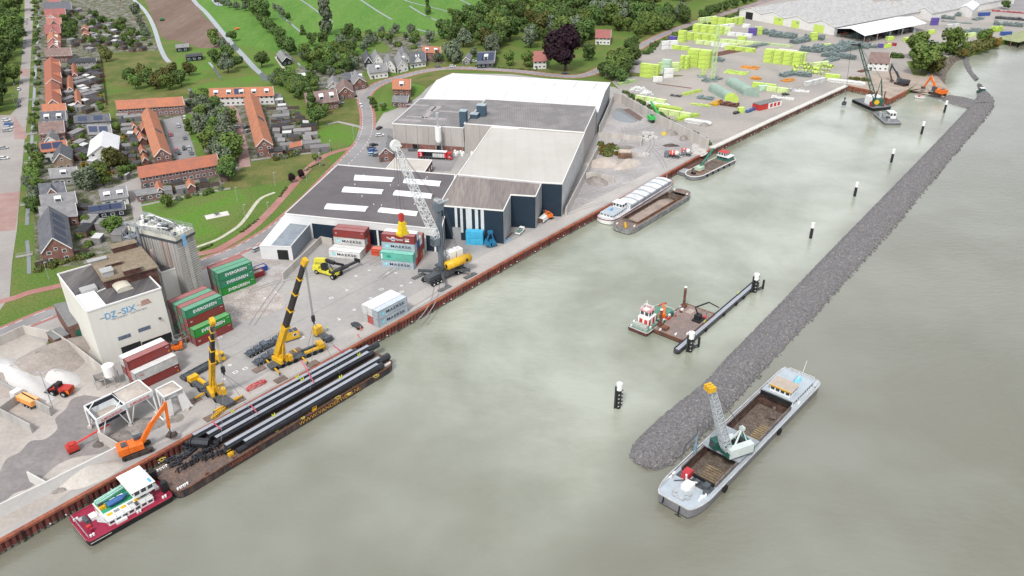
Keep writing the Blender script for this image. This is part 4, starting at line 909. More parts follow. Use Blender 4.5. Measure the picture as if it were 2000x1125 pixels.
def flatbed(r,L):
    sub('flatbed',dgrey,r,lambda m:(m.box(0,L-3,-1.25,1.25,1.05,1.3),[m.box(.6+i*2.2,.8+i*2.2,-1.25,1.25,1.3,1.55)for i in range(int((L-4)/2.2))],m.beam((.3,-.9,1.4),(L-3.2,-.9,1.5),.22),m.beam((.3,.9,1.4),(L-3.2,.9,1.5),.22)))
tractor('flatbed_truck',(357,745),(437,702),'yellow','yellow truck with a long empty dark flatbed beside the smaller mobile crane',flatbed,'trucks on the quay')
def smallbed(r,L):sub('flatbed',dgrey,r,lambda m:(m.box(0,L-2.6,-1.2,1.2,1.0,1.2),m.box(.4,1.6,-1.2,1.2,1.2,1.7),m.cyl(2.4,0,1.2,1.6,.6)))
tractor('tractor_unit',(646,669),(617,652),'yellow','yellow tractor unit standing in front of the large mobile crane',smallbed,'trucks on the quay',axles=3)
mat('slate_grey',(.11,.13,.16),.6,.3,1.2)
def trailer(px0,px1,label,n):
    A,B=P(*px0),P(*px1);r=T('flatbed_trailer',label,'trailer',A,ang(A,B),'trailers behind the large crane');L=(B-A).length
    sub('flatbed',dgrey,r,lambda m:m.box(0,L,-1.25,1.25,.9,1.15));wheels(r,[(1+i*1.35,s)for i in range(4)for s in(-1,1)])
    for i in range(n):sub('counterweight',mat('slate_grey'),r,lambda m:(m.box(.8+i*2.2,2.5+i*2.2,-1.1,1.1,1.15,1.6+.35*(i%3)),m.beam((1+i*2.2,-.9,1.8),(2.5+i*2.2,.9,2.2),.16),m.beam((1+i*2.2,.9,1.7),(2.5+i*2.2,-.9,2.1),.16)))
trailer((482,699),(552,664),'dark flatbed trailer loaded with crane counterweights, farther from the quay edge',7);trailer((497,716),(545,692),'dark trailer with rigging gear right behind the large mobile crane',4)
o=T('site_cabin','yellow site cabin with three solar panels on its roof behind the large crane','site cabin',P(570,662),math.radians(33))
sub('body',yel,o,lambda m:m.box(-2.2,2.2,-1.2,1.2,.5,2.9));[sub('solar_panel',mat('solar_panel',(.03,.045,.1),.25,.2,3),o,lambda m:m.box(-2+i*1.4,-.8+i*1.4,-1,1,2.92,3.0))for i in range(3)]
sub('window',gl,o,lambda m:m.box(.4,1.3,-1.23,-1.2,1.5,2.3));sub('window_frame',white,o,lambda m:m.box(.25,1.45,-1.22,-1.195,1.35,2.45));sub('skid',dgrey,o,lambda m:(m.box(-2.3,2.3,-1.2,-.9,.1,.5),m.box(-2.3,2.3,.9,1.2,.1,.5)))
# harbour crane ----------------------------------------------------------
hb=P(868,540);r=T('harbour_crane','grey and yellow mobile harbour crane with a white lattice boom reaching over the containers','crane',hb,math.radians(47))
sub('undercarriage',[dgrey,steel],r,lambda m:(m.box(-8,8,-1.4,1.4,1.3,2.9),m.box(-2.5,2.5,-2.6,2.6,1.4,3.3),m.cyl(0,0,3.3,4.1,2.3),[m.beam((sx*6.5,-2.6,1.1),(sx*6.5,2.6,1.1),.5,.4)for sx in(-1,-.75,.75,1)]))
for sx in(-7.2,-5.6,-4,4,5.6,7.2):
    for sy in(-2.4,2.4):mb=MB();mb.tube((sx,sy-.45,.8),(sx,sy+.45,.8),.8,n=12);w_=mb.build('wheel',tyre,r);mb=MB();mb.tube((sx,sy-.47,.8),(sx,sy+.47,.8),.3,n=8);mb.build('rim',white,w_)
for sx,sy in((-6,-6.5),(-6,6.5),(6,-6.5),(6,6.5)):
    o=sub('outrigger',[dgrey,steel],r,lambda m:(m.beam((sx*.4,sy*.25,2.4),(sx,sy,2.4),.8,.9),m.beam((sx,sy,2.4),(sx,sy,.6),.35,m=1)));sub('outrigger_pad',mat('pad_grey',(.16,.165,.17),.8,.2),o,lambda m:m.cb(sx,sy,.07,5.2,1.6,.35))
twr=mat('crane_slate',(.14,.17,.2),.5,.15)
tz=zat(hb,400);th=math.radians(47)
tip=ray_plane(772,284,hb,hb+U(math.radians(222)));tipxy=tip;print('htip',tip-hb);inv=(Matrix.Translation(hb)@Matrix.Rotation(th,4,'Z')).inverted();tl=inv@tip;fl=inv@V((hb.x,hb.y,zat(hb,468)))
dh=V((tl.x,tl.y,0)).normalized();sdv=V((-dh.y,dh.x,0))
def mach(m):
    Y=Matrix((dh,sdv,V((0,0,1)))).transposed().to_4x4();m.X=Y
mb=MB();mach(mb);mb.box(-9.5,2.2,-2.2,2.2,4.1,4.7);mb.box(-4.2,-1.2,-2,.4,4.7,7.2,1);mb.box(-9.2,1,1.3,3.3,4.2,5.4);mb.box(-9,-1,-2.5,1.2,4.7,5.5,2);mb.build('slewing_platform',[dgrey,steel,yel],r)
mb=MB();mach(mb);mb.tube((-8.8,3.1,5.6),(1.2,3.1,5.6),1.5,n=12);mb.m=1;mb.tube((1.18,3.1,5.6),(1.25,3.1,5.6),.6,n=10);mb.tube((-6.5,4.58,5.8),(-6.5,4.66,5.8),.55,n=10);eh=mb.build('engine_house',[yel,black],r,True)
for i,xx in enumerate((-8,-5)):mb=MB();mach(mb);mb.box(xx,xx+2.4,-2.1,.6,4.7,8.3);mb.build('power_pack',white,r)
mb=MB();mb.beam(dh*1+V((0,0,4.7)),dh*1+V((0,0,tz-1)),1.4,1.4);mb.beam(dh*1+V((0,0,tz-1.5)),dh*1+V((0,0,tz+1)),2.6,2.6);mb.beam(dh*1.2+sdv*1+V((0,0,4.7)),dh*1.2+sdv*1+V((0,0,tz-2)),.4);mb.build('tower',twr,r)
mb=MB();mb.lat(-dh*1.1+V((0,0,5)),-dh*1.1+V((0,0,tz-1)),1.3,1.3,14,.09);mb.build('ladder_cage',steel,r)
mb=MB();mb.beam(-dh*.8+V((0,0,tz)),-dh*3.5+V((0,0,tz+.8)),.5,.8);mb.tube(dh*1+sdv*1.2+V((0,0,tz+1.6)),dh*1-sdv*1.2+V((0,0,tz+1.6)),.9,n=12);mb.cb(0,0,tz+1,2.4,2.8,.5);mb.build('tower_head',steel,r)
mb=MB();bf=V((dh.x*2,dh.y*2,fl.z));mb.lat(bf,tl,2.5,1.7,22,.12,sdv);mb.build('lattice_boom',mat('boom_white',(.72,.73,.73),.5,.05),r)
mb=MB();mb.tube(tl+sdv*.5,tl+sdv*.15,1.7,n=16);mb.tube(tl-sdv*.5,tl-sdv*.15,1.7,n=16);mb.beam(tl-dh*2-V((0,0,.5)),tl+dh*.5,1.2,.4);mb.build('boom_sheave',white,r)
mb=MB();tt=dh*1+V((0,0,tz+1.6))
for s in(-.5,.5):mb.beam(tt+sdv*s,tl+sdv*s,.09);mb.beam(tt+sdv*s-dh*1.5,-dh*7+sdv*s+V((0,0,5)),.09)
mb.build('stay_rope',mat('rope_dark',(.09,.09,.1),.6),r)
cab_=MB();mach(cab_);cab_.box(1.9,4.2,-1.2,1.2,13,15.6);c_=cab_.build('operator_cab',twr,r);cab_=MB();mach(cab_);cab_.box(4.2,4.25,-1.1,1.1,13.4,15.3);cab_.build('windscreen',gl,c_)
hz=zat(tipxy,423);h_=V((tl.x,tl.y,hz));mb=MB()
for sx,sy in((-.8,-.8),(.8,-.8),(.8,.8),(-.8,.8)):mb.beam(tl+V((sx*.5,sy*.5,0)),h_+V((sx,sy,1.5)),.07)
mb.build('hoist_rope',mat('rope_dark'),r)
mb=MB();mb.cb(h_.x,h_.y,h_.z-1.2,1.3,1.3,2.2);mb.cyl(h_.x,h_.y,h_.z-2,h_.z-1.2,.4);mb.build('hook_block',redp,r)
z1=zat(tipxy,458)-.5
mb=MB();q=h_;mb.cb(q.x,q.y,h_.z-3.4,1.6,1.6,1.6);mb.cb(q.x,q.y,z1+1.2,2.2,2.2,2.0);mb.cb(q.x,q.y,z1+.5,3.4,2.3,.9)
for k in range(6):mb.beam((q.x+R.uniform(-1,1),q.y+R.uniform(-1,1),z1+1),(q.x+R.uniform(-1,1),q.y+R.uniform(-1,1),h_.z-2),.25)
mb.cb(q.x+1.3,q.y+.4,h_.z-3.6,1.3,.8,.9);mb.build('spreader',mat('spreader_yellow',(.78,.56,.02),.5,.15),r)
def fuel(px,py,label,col): 
    o=T('storage_drum',label,'drum',P(px,py),0,'drums beside the black-roofed warehouse');sub('drum',white,o,lambda m:m.cyl(0,0,.2,1.9,.9));sub('lid',mat(col[0],col[1],.5),o,lambda m:m.cyl(0,0,1.9,2.3,.95,.6));sub('pallet',deckc,o,lambda m:m.cb(0,0,0,2,2,.2))
fuel(853,479,'white drum with a pale blue lid beside the striped warehouse wall',('lid_blue',(.2,.4,.6)));fuel(847,489,'white drum with orange lid nearer to the stacked containers',('lid_orange',(.6,.3,.05)))
# blue boxes and blue grab
cy=mat('sky_blue_paint',(.06,.42,.66),.55,.12,.5)
for i in range(2):
    c=P(928,476);o=T('storage_box',['lower','upper'][i]+' of two stacked sky blue steel boxes by the striped warehouse front','steel box',up(c,i*2.75),math.radians(-8),'stacked sky blue boxes');sub('body',cy,o,lambda m:m.box(-3.2,3.2,-1.2,1.2,0,2.65));[sub('rib',cy,o,lambda m:m.box(-3.1+k*1.24,-3+k*1.24,-1.26,-1.2,.1,2.6))for k in range(6)]
def clamshell(c,a,s,mt,label,z=0.,opened=1.):
    o=T('clamshell_grab',label,'grab',up(c,z),a,'clamshell grabs')
    for k in(-1,1):
        b=sub('shell',mt,o,lambda m:(m.add([(k*.05*s,-1*s,.1*s),(k*1.5*s,-1*s,.9*s),(k*.9*s,-1*s,2*s),(k*.2*s,-1*s,1.3*s),(k*.05*s,1*s,.1*s),(k*1.5*s,1*s,.9*s),(k*.9*s,1*s,2*s),(k*.2*s,1*s,1.3*s)],[(0,1,2,3),(7,6,5,4),(0,4,5,1),(1,5,6,2),(2,6,7,3)])))
        sub('arm',mt,o,lambda m:m.beam((k*.95*s,0,1.7*s),(k*.2*s,0,3.9*s),.25*s))
    sub('head',mt,o,lambda m:(m.cb(0,0,3.6*s,1.2*s,.8*s,.7*s),m.cb(0,0,1.2*s,.5*s,1.6*s,.4*s)));return o
clamshell(P(958,481),.3,1.45,mat('grab_blue',(.02,.17,.33),.6,.2),'dark blue clamshell grab on the ground beside the sky blue boxes')
# reach stacker -----------------------------------------------------------
A,B=P(622,531),P(656,541);r=T('reach_stacker','yellow reach stacker with a long black spreader in front of the container stacks','reach stacker',A,ang(A,B));L=(B-A).length
yl2=mat('lime_yellow',(.72,.66,.06),.5,.18,.6)
sub('chassis',yl2,r,lambda m:(m.box(-.6,L+1,-1.5,1.5,1.0,2.0),m.box(-1,1.6,-1.6,1.6,1.1,3.0)));wheels(r,[(.6,-1.4),(.6,1.4)],.85,.6)
for y in(-2,-1.2,1.2,2):wheels(r,[(L+.4,y)],.95,.6)
cb=sub('cab',black,r,lambda m:m.box(2.6,4.6,-1.2,.5,2,4.2));sub('windscreen',gl,cb,lambda m:m.box(4.6,4.64,-1.1,.4,2.6,4.1))
Ai=(Matrix.Translation(A)@Matrix.Rotation(ang(A,B),4,'Z')).inverted()
def L2(x,y,z):return Ai@P(x,y,z)
e0=V((-.5,0,3.6));e1=V((L*.55,0,5.6));e2=V((L*1.02,0,5.4));sp0=L2(648,533,2.2);sp1=L2(698,510,2.2)
sub('boom',yl2,r,lambda m:(m.beam(V((-.6,-.6,2.6)),e0+V((0,0,1.6)),.7),m.beam(V((-.5,0,4.6)),e1,1.3,1.3)));sub('boom_extension',black,r,lambda m:(m.beam(e1,e2,1.,1.1),m.beam(e2,sp0.lerp(sp1,.45)+V((0,0,1)),.8)))
sub('spreader',mat('boom_black'),r,lambda m:(m.beam(sp0,sp1,1.0,.6),m.beam(sp0.lerp(sp1,.1),sp0.lerp(sp1,.6),1.5,.8),m.beam(sp1-V((0,0,.3)),sp1+V((0,0,1)),2.4,.4),m.beam(sp0-V((0,0,.3)),sp0+V((0,0,.5)),2.4,.4)))
sub('lift_cylinder',dgrey,r,lambda m:(hydraulic(m,(L*.8,-.7,1.9),e1.lerp(e2,.1)+V((0,-.5,0)),.2),hydraulic(m,(L*.8,.7,1.9),e1+V((0,.5,0)),.2)))
# excavators ----------------------------------------------------------------
def excavator(name,base,a,col,joints,label,s=1.,wheeled=False,tool='grab',group='excavators',bw=1.):
    """joints: world points boom foot -> elbow -> stick end -> tool"""
    r=T(name,label,'excavator',base,a,group,True);X=Matrix.Translation(base)@Matrix.Rotation(a,4,'Z')@Matrix.Scale(s,4)
    def S(nm,mts,fn,par=r):
        mb=MB();mb.X=X;fn(mb);return mb.build(nm,mts,par)
    if wheeled:
        S('undercarriage',dgrey,lambda m:(m.box(-2.6,2.6,-1,1,.7,1.3),[m.beam((sx*2.4,-1.8,.6),(sx*2.4,1.8,.6),.35)for sx in(-1,1)]))
        for sx in(-1.8,1.8):
            for sy in(-1.25,1.25):S('wheel',tyre,lambda m:m.tube((sx,sy-.3,.6),(sx,sy+.3,.6),.6,n=12))
    else:
        for sy in(-1.35,1.35):S('track',mat('track',(.075,.06,.055),.9,.3,1.5,.2,4),lambda m:(m.box(-2.5,2.5,sy-.35,sy+.35,.15,.95),m.tube((-2.5,sy-.35,.55),(-2.5,sy+.35,.55),.42,n=10),m.tube((2.5,sy-.35,.55),(2.5,sy+.35,.55),.42,n=10)))
        S('undercarriage',dgrey,lambda m:m.box(-1.2,1.2,-1.1,1.1,.5,1.2))
    S('body',[col,dgrey],lambda m:(m.box(-3.1*bw,1.4,-1.4,1.4,1.3,2.5),m.box(-3.2*bw,-1.3,-1.45,1.45,1.25,2.75),m.cyl(0,0,1.1,1.35,1,m=1),m.box(-2.4,-1.4,-.7,.7,2.75,2.95,1),m.box(-1.2,.2,-1.42,-.6,2.5,2.62)))
    cb=S('cab',dgrey,lambda m:m.box(.1,1.9,.45,1.45,1.3,3.2));S('windscreen',gl,lambda m:(m.box(1.9,1.94,.5,1.4,1.7,3.1),m.box(.3,1.8,1.45,1.48,2,3.1)),cb)
    f=X@V((1.2,-.1,2.0));e,k,g=joints;w_=.62*s
    mb=MB();md=f.lerp(e,.45)+V((0,0,(e-f).length*.06));mb.beam(f,md,w_,w_*1.4);mb.beam(md,e,w_*.95,w_*1.2);mb.build('boom',col,r)
    mb=MB();mb.beam(e+(e-k).normalized()*.6*s,k,w_*.75,w_*.9);mb.build('stick',col,r)
    mb=MB();hydraulic(mb,f+V((0,0,-.5)),md,.13*s);hydraulic(mb,md+V((0,0,.5*s)),e+(e-k).normalized()*.5*s,.12*s);mb.build('hydraulic_cylinder',steel,r)
    mb=MB();dkk=mat('worn_steel',(.12,.095,.085),.8,.3,1)
    if tool=='grab':
        mb.beam(k,g+V((0,0,.9*s)),.22*s)
        for q in(-1,1):mb.add([g+V(p)*s for p in((q*.05,-.6,0),(q*1.1,-.6,.35),(q*.7,-.6,1),(q*.1,-.6,.8),(q*.05,.6,0),(q*1.1,.6,.35),(q*.7,.6,1),(q*.1,.6,.8))],[(0,1,2,3),(7,6,5,4),(0,4,5,1),(1,5,6,2),(2,6,7,3),(3,7,4,0)])
    else:mb.beam(k,g,.5*s);mb.cb(g.x,g.y,g.z-.3,1.2*s,1.3*s,.8*s)
    mb.build('grab' if tool=='grab' else 'bucket',dkk,r);return r
def exc_px(base_px,tool_px,elbow_px,stick_px,tool_z,**k):
    b=P(*base_px,k.pop('z0',0));t=P(*tool_px,tool_z);e=ray_plane(*elbow_px,b,t);s_=ray_plane(*stick_px,b,t);return excavator(base=b,a=ang(b,t),joints=(e,s_,t),**k)
exc_px((268,884),(336,853),(323,790),(330,835),1.0,name='tracked_excavator',col=orange,label='orange tracked excavator with a raised boom and grab in front of the loading hoppers',s=1.25)
exc_px((1281,238),(1291,228),(1272,200),(1289,226),2.6,name='material_handler',col=mat('handler_green',(.06,.5,.12),.5,.1),label='bright green wheeled material handler beside the long concrete wall',s=1.35,wheeled=True)
exc_px((1830,186),(1803,172),(1819,150),(1804,170),.2,name='tracked_excavator',col=orange,label='bright orange long reach excavator on the dam beside the inlet',s=1.5,tool='bucket',z0=-1.5)
exc_px((1068,425),(1062,417),(1065,412),(1064,413),.6,name='mini_excavator',col=orange,label='small orange excavator beside the navy wall of the beige-roofed hall',s=.9,tool='bucket')
exc_px((1760,166),(1742,158),(1742,127),(1738,140),1,name='tracked_excavator',col=mat('dark_excavator',(.05,.05,.06),.6),label='dark excavator with a raised arm beside the red-brown sheds',s=1.3,tool='bucket')
# loading hoppers --------------------------------------------------------------
hop=mat('hopper_grey',(.5,.52,.53),.6,.15,.4);sandm=mat('sand',(.4,.345,.3),.95,.12,.3,.3,3,(.47,.42,.375));gravel=mat('gravel',(.3,.27,.25),.95,.25,.3,.3,3)
def hopper(name,rim,z,label,full,solid,txt):
    q=[P(x,y,z)for x,y in rim]
    r=T(name,label,'hopper',up(sum(q,V((0,0,0)))/4,0),ang(q[1],q[2]),'quay loading hoppers',True);cc=sum(q,V((0,0,0)))/4
    mb=MB()
    for i in range(4):mb.beam(q[i],q[(i+1)%4],.3,.3)
    mb.build('rim',white,r)
    mb=MB();lo=[up(cc.lerp(p,.3),z-3)for p in q];md=[up(cc.lerp(p,1.0),z-1.3)for p in q]
    for i in range(4):j=(i+1)%4;mb.add([q[i],q[j],md[j],md[i]],[(0,1,2,3)],0);mb.add([md[i],md[j],lo[j],lo[i]],[(0,1,2,3)],0)
    mb.build('funnel',hop,r)
    ins=[up(cc.lerp(p,.955),z-.25 if full else z-2.6)for p in q]
    mb=MB();mb.add(ins+[up(cc,z+(.5 if full else-1.6)),up(cc.lerp(q[2],.5),z+(.3 if full else-1.2))],[(0,1,4),(1,2,5,4),(2,3,5),(3,0,4),(3,4,5)]);mb.build('load',sandm,r)
    if not full:mb=MB();[mb.add([up(cc.lerp(q[i],.97),z-.2),up(cc.lerp(q[(i+1)%4],.97),z-.2),ins[(i+1)%4],ins[i]],[(0,1,2,3)])for i in range(4)];mb.build('lining',mat('dark_lining',(.03,.035,.05),.7),r);mb=MB();mb.beam(q[0].lerp(q[1],.35),q[0].lerp(q[3],.35),.2);mb.build('cross_bar',white,r);mb=MB();mb.beam(q[2].lerp(q[1],.35),q[2].lerp(q[3],.35),.2);mb.build('cross_bar',white,r)
    for i,p in enumerate(q):
        mb=MB();bs=up(cc.lerp(p,1.02),0)
        if solid and i in(1,2):
            o_=q[0]if i==1 else q[3];d_=(q[2]-q[1]).normalized()*(-1 if i==1 else 1)
            mb.add([up(p,z-.3),up(p-d_*1.6,z-.3),up(p-d_*1.2,.3),up(p+d_*1.6,.3),up(p,z-.3)+V((0,0,0))],[(0,1,2,3)]);nn=(o_-p).normalized()*.4;mb.add([up(p,z-.3)+nn,up(p-d_*1.6,z-.3)+nn,up(p-d_*1.2,.3)+nn,up(p+d_*1.6,.3)+nn],[(3,2,1,0)])
            mb.beam(up(p+d_*1.6,.3),up(p+d_*1.6,.3)+(o_-p)*1.1,.3,.5)
        else:
            mb.beam(p,bs,.3);q2=up(cc.lerp(p,.8),z-1.2);j=q[(i+1)%4]if i%2 else q[(i-1)%4];mb.beam(up(p.lerp(j,.28),z-1.2),bs,.2);mb.beam(up(p.lerp(q[(i-1)%4]if i%2 else q[(i+1)%4],.2),z-1.5),bs,.18)
        mb.build('leg',white,r);mb=MB();mb.cb(bs.x,bs.y,0,1.1,1.1,.8);mb.build('footing',bay,r)
    if txt:
        d_=(q[2]-q[1]);n_=V((d_.y,-d_.x,0)).normalized()
        mb=MB();wall(mb,q[1],q[2],z-1.45,z-.1,0,.2);mb.build('sign_board',whwall,r)
        loc=Matrix.Translation(r.location)@Matrix.Rotation(r.rotation_euler.z,4,'Z');li=loc.inverted()
        text('A.MOLENAAR',.62,li@(up(q[1],z-1.05)+d_*.12+n_*.24),(1,0,0),(0,0,1),redt,r,width=d_.length*.74)
        mb=MB();wall(mb,q[1]+d_*.12,q[1]+d_*.86,z-1.25,z-1.17,0,.23);mb.build('sign_line',redt,r)
    return r
hopper('loading_hopper',[(164.4,793.2),(187.6,820),(244,790),(218.8,768)],6.9,'leftmost steel hopper on lattice legs, nearly empty, with red lettering',False,False,True)
hopper('loading_hopper',[(218.8,768),(245,788.5),(296.5,763.5),(271,742)],6.9,'middle steel hopper filled to the brim with sand, with red lettering',True,False,True)
hopper('loading_hopper',[(304.4,760.4),(320.4,775.6),(355.6,758.8),(337,744.4)],6.9,'rightmost hopper on solid pale panels, filled with sand, without lettering',True,True,False)
# heaps --------------------------------------------------------------------------
def heap(px,rx,ry,h,mt,label,rot=0.,cat='sand heap',seed=1,z=0.,pk=.35,name='sand_heap'):
    c=P(*px);r_=random.Random(seed);mb=MB();n=26;k=8;vs=[]
    ph=[r_.uniform(0,6.28)for _ in range(4)]
    for j in range(k+1):
        t=j/k
        for i in range(n):
            a=2*math.pi*i/n;w_=1+.12*math.sin(2*a+ph[0])+.09*math.sin(3*a+ph[1])+.05*math.sin(5*a+ph[2]);rr=(1-t)*w_
            zz=h*(1-(1-t)**1.25)*(1+.1*math.sin(a*2+ph[3])*(1-t))if t<1 else h
            vs.append((rr*rx*math.cos(a)+r_.uniform(-.1,.1),rr*ry*math.sin(a)+r_.uniform(-.1,.1),zz+r_.uniform(-.1,.1)*(t>0)-(.1 if j==0 else 0)))
    mb.add(vs,[(j*n+i,j*n+(i+1)%n,(j+1)*n+(i+1)%n,(j+1)*n+i)for j in range(k)for i in range(n)]);o=mb.build(name,mt,None,True);o.location=up(c,z);o.rotation_euler=(0,0,rot);return tag(o,label,cat)
salt=mat('white_sand',(.56,.545,.53),.9,.06,.12,.5,1.6,(.52,.505,.49))
heap((80,716),18,10,5.0,mat('pale_gravel',(.36,.315,.285),.95,.15,.25,.4,1.5,(.3,.265,.24)),'large beige sand heap against the slanting concrete wall at the left',.9,seed=2)
heap((30,738),17,7,4.2,salt,'white sand ridge in front of the beige heap at the far left',-.55,seed=3);heap((112,738),7,5,2.4,salt,'low white sand heap behind the red wheel loader',-.5,seed=4)
heap((165,925),9,5,2.6,mat('pale_sand',(.5,.465,.42),.95,.1,.3,.3,2),'pale sand heap in the concrete bay at the quay edge',.75,seed=5);heap((120,945),6,3,1.2,gravel,'flat darker gravel heap in the concrete bay',.75,seed=6)
heap((335,818),3.2,2.5,.8,gravel,'small gravel pile under the rightmost hopper',0,seed=7);heap((283,830),5,4,.9,gravel,'dark gravel pile under the middle hopper',0,seed=8);heap((235,858),5,3.4,1,gravel,'dark gravel pile under the leftmost hopper',0,seed=9)
heap((193,868),1.6,1.6,.8,mat('dark_gravel',(.16,.14,.13),.95,.2),'small dark heap at the back of the concrete bay',0,seed=10)
for i,a in enumerate([((1178,320),9,6,3.2,sandm,'yellowish sand heap below the overgrown mound'),((1225,322),8,5,3.,sandm,'rounded sand heap between the mound and the mixer trucks'),((1165,355),6,5,2.2,gravel,'grey gravel heap behind the white block wall'),((1210,290),8,4,1.5,gravel,'low gravel heap inside the storage bay'),
        ((1310,262),3.6,3,2.6,gravel,'gravel cone leaning on the long concrete wall'),((1335,272),3,2.5,2.2,gravel,'smaller gravel cone farther right along the concrete wall'),((1298,262),2.4,2,1.4,mat('yellow_sand',(.6,.45,.08),.9,.2),'small yellow pile beside the long concrete wall'),((1377,245),3.4,2.5,1.6,gravel,'gravel cone at the near corner of the green yard'),
        ((1365,292),9,4,.8,mat('rubble_pale',(.55,.52,.49),.95,.25,.6),'spread of pale rubble near the far end of the red quay wall'),((1310,285),4.5,1.8,1.2,mat('dark_rubble',(.12,.1,.09),.95,.3,.8),'dark rubble heap along the foot of the concrete wall')]):
    heap(*a[:1],a[1],a[2],a[3],a[4],a[5],.7*(i%3),seed=20+i)
# concrete pens at the left
pen=mat('pen_concrete',(.42,.405,.385),.9,.15,.3,.1,2,mode='streak')
bwall([(108,664),(150,692),(205,735),(212,742)],3.4,.5,'long slanting concrete wall retaining the beige sand heap',0,None,bay);bwall([(-30,690),(50,652),(108,664)],3,.5,'upper concrete wall behind the beige sand heap')
bwall([(-20,745),(35,775),(102,812)],2.6,.6,'block wall of the truck pen, on the sand side',0,None,pen);bwall([(-20,800),(2,812),(65,845)],2.6,.6,'front block wall of the truck pen',0,None,pen);bwall([(2,812),(37,787)],2.6,.6,'short back wall of the truck pen',0,None,pen)
bwall([(-60,1040),(100,962),(243,889)],3.4,.7,'long white concrete wall along the quay edge in front of the sand bay',0,None,mat('white_concrete',(.6,.585,.56),.8,.06,.1,0,1));bwall([(60,940),(96,960)],3,.5,'short white dividing wall sloping down inside the sand bay',0,None,mat('white_concrete'),h2=2);bwall([(197,862),(243,889)],3.2,.5,'concrete end wall of the sand bay beside the orange excavator',0,None,bay)
# orange tipper in the pen
def tip(r,L):sub('tipper_body',mat('tipper_orange',(.85,.36,.1),.6,.1),r,lambda m:(m.box(0,L-2.5,-1.25,1.25,1.1,2.5)));sub('cover',mat('cover_orange',(.88,.45,.18),.7,.1),r,lambda m:(m.box(.1,L-2.6,-1.2,0,2.5,2.6),m.box(.1,L-2.6,.05,1.2,2.5,2.6)))
tractor('tipper_truck',(73,797),(32,779),'white','orange tipper truck with a white cab parked in the concrete pen',tip,'trucks on the quay')
# wheel loader
A,B=P(143,771),P(96,766);r=T('wheel_loader','red and black wheel loader with raised bucket beside the white sand','wheel loader',A,ang(A,B));L=(B-A).length
sub('rear_body',[redp,orange],r,lambda m:(m.box(0,L*.42,-1.2,1.2,1.1,2.5),m.box(0,1,-1.25,1.25,1,2.2,1)));cb=sub('cab',black,r,lambda m:m.box(L*.4,L*.58,-.9,.9,1.3,3.6));sub('windscreen',gl,cb,lambda m:m.box(L*.58,L*.585,-.8,.8,2.2,3.4))
sub('lift_arm',redp,r,lambda m:(m.beam((L*.6,-.7,2),(L*.88,-.7,1.2),.4,.6),m.beam((L*.6,.7,2),(L*.88,.7,1.2),.4,.6),m.box(L*.55,L*.75,-.8,.8,.9,1.8)));sub('bucket',dgrey,r,lambda m:(m.box(L*.86,L*.9,-1.7,1.7,.3,1.9),m.box(L*.86,L*1.02,-1.7,1.7,.2,.35),m.box(L*.86,L*1.,-1.7,-1.6,.3,1.4),m.box(L*.86,L,1.6,1.7,.3,1.4)))
wheels(r,[(L*.22,-1.3),(L*.22,1.3),(L*.68,-1.3),(L*.68,1.3)],.95,.7)
# grey mixing silo and its frame
r=T('mixing_silo','small white cement silo on legs between sand wall and hoppers','silo',P(222,752),0);sub('tank',white,r,lambda m:(m.cyl(0,0,3.4,6.6,1.6,n=16),m.cyl(0,0,1.8,3.4,.4,1.6,n=16),m.cyl(0,0,6.6,7,1.6,.8,n=16)));[sub('leg',steel,r,lambda m:m.beam((sx*1.3,sy*1.3,0),(sx*1.3,sy*1.3,4),.18))for sx in(-1,1)for sy in(-1,1)]
r=T('open_hopper','low steel frame hopper left of the small white silo','hopper',P(203,750),.6);sub('frame',steel,r,lambda m:[m.beam(a,b,.16)for a,b in(((-2,-2,2.6),(2,-2,2.6)),((2,-2,2.6),(2,2,2.6)),((2,2,2.6),(-2,2,2.6)),((-2,2,2.6),(-2,-2,2.6)),((-2,-2,0),(-2,-2,2.6)),((2,-2,0),(2,-2,2.6)),((2,2,0),(2,2,2.6)),((-2,2,0),(-2,2,2.6)))]);sub('funnel',gravel,r,lambda m:m.add([(-1.9,-1.9,2.5),(1.9,-1.9,2.5),(1.9,1.9,2.5),(-1.9,1.9,2.5),(0,0,.8)],[(0,1,4),(1,2,4),(2,3,4),(3,0,4)]))
# small red conveyor in the bay + red machine beside the stack
r=T('conveyor','small red screening machine with a red conveyor arm behind the sand bay','conveyor',P(146,880),.75);sub('machine',redp,r,lambda m:(m.box(-1.6,1,-1,1,.4,2),m.box(-1,.4,-.8,.8,2,2.5)));sub('belt_arm',mat('bright_red',(.75,.05,.05),.5),r,lambda m:m.beam((.6,0,1.8),(9,0,3.2),.35,.3));[sub('track',black,r,lambda m:m.box(-1.5,1,sy-.2,sy+.2,0,.5))for sy in(-.9,.9)]
r=T('forklift','orange forklift at the right end of the red containers before the factory','forklift',P(345,683),math.radians(200));sub('body',orange,r,lambda m:(m.box(-1.8,1.2,-1.1,1.1,.5,1.6),m.box(-1.9,-.8,-1.15,1.15,.6,2)));sub('roof_guard',dgrey,r,lambda m:(m.box(-.9,.9,-.8,.8,2.5,2.65),[m.beam((sx*.85,sy*.75,1.5),(sx*.85,sy*.75,2.5),.1)for sx in(-1,1)for sy in(-1,1)]));sub('mast',dgrey,r,lambda m:(m.box(1.2,1.4,-.6,-.4,.1,3),m.box(1.2,1.4,.4,.6,.1,3),m.box(1.4,2.6,-.5,-.3,.1,.2),m.box(1.4,2.6,.3,.5,.1,.2)));wheels(r,[(-1.2,-1),(-1.2,1),(.9,-1),(.9,1)],.45,.35)
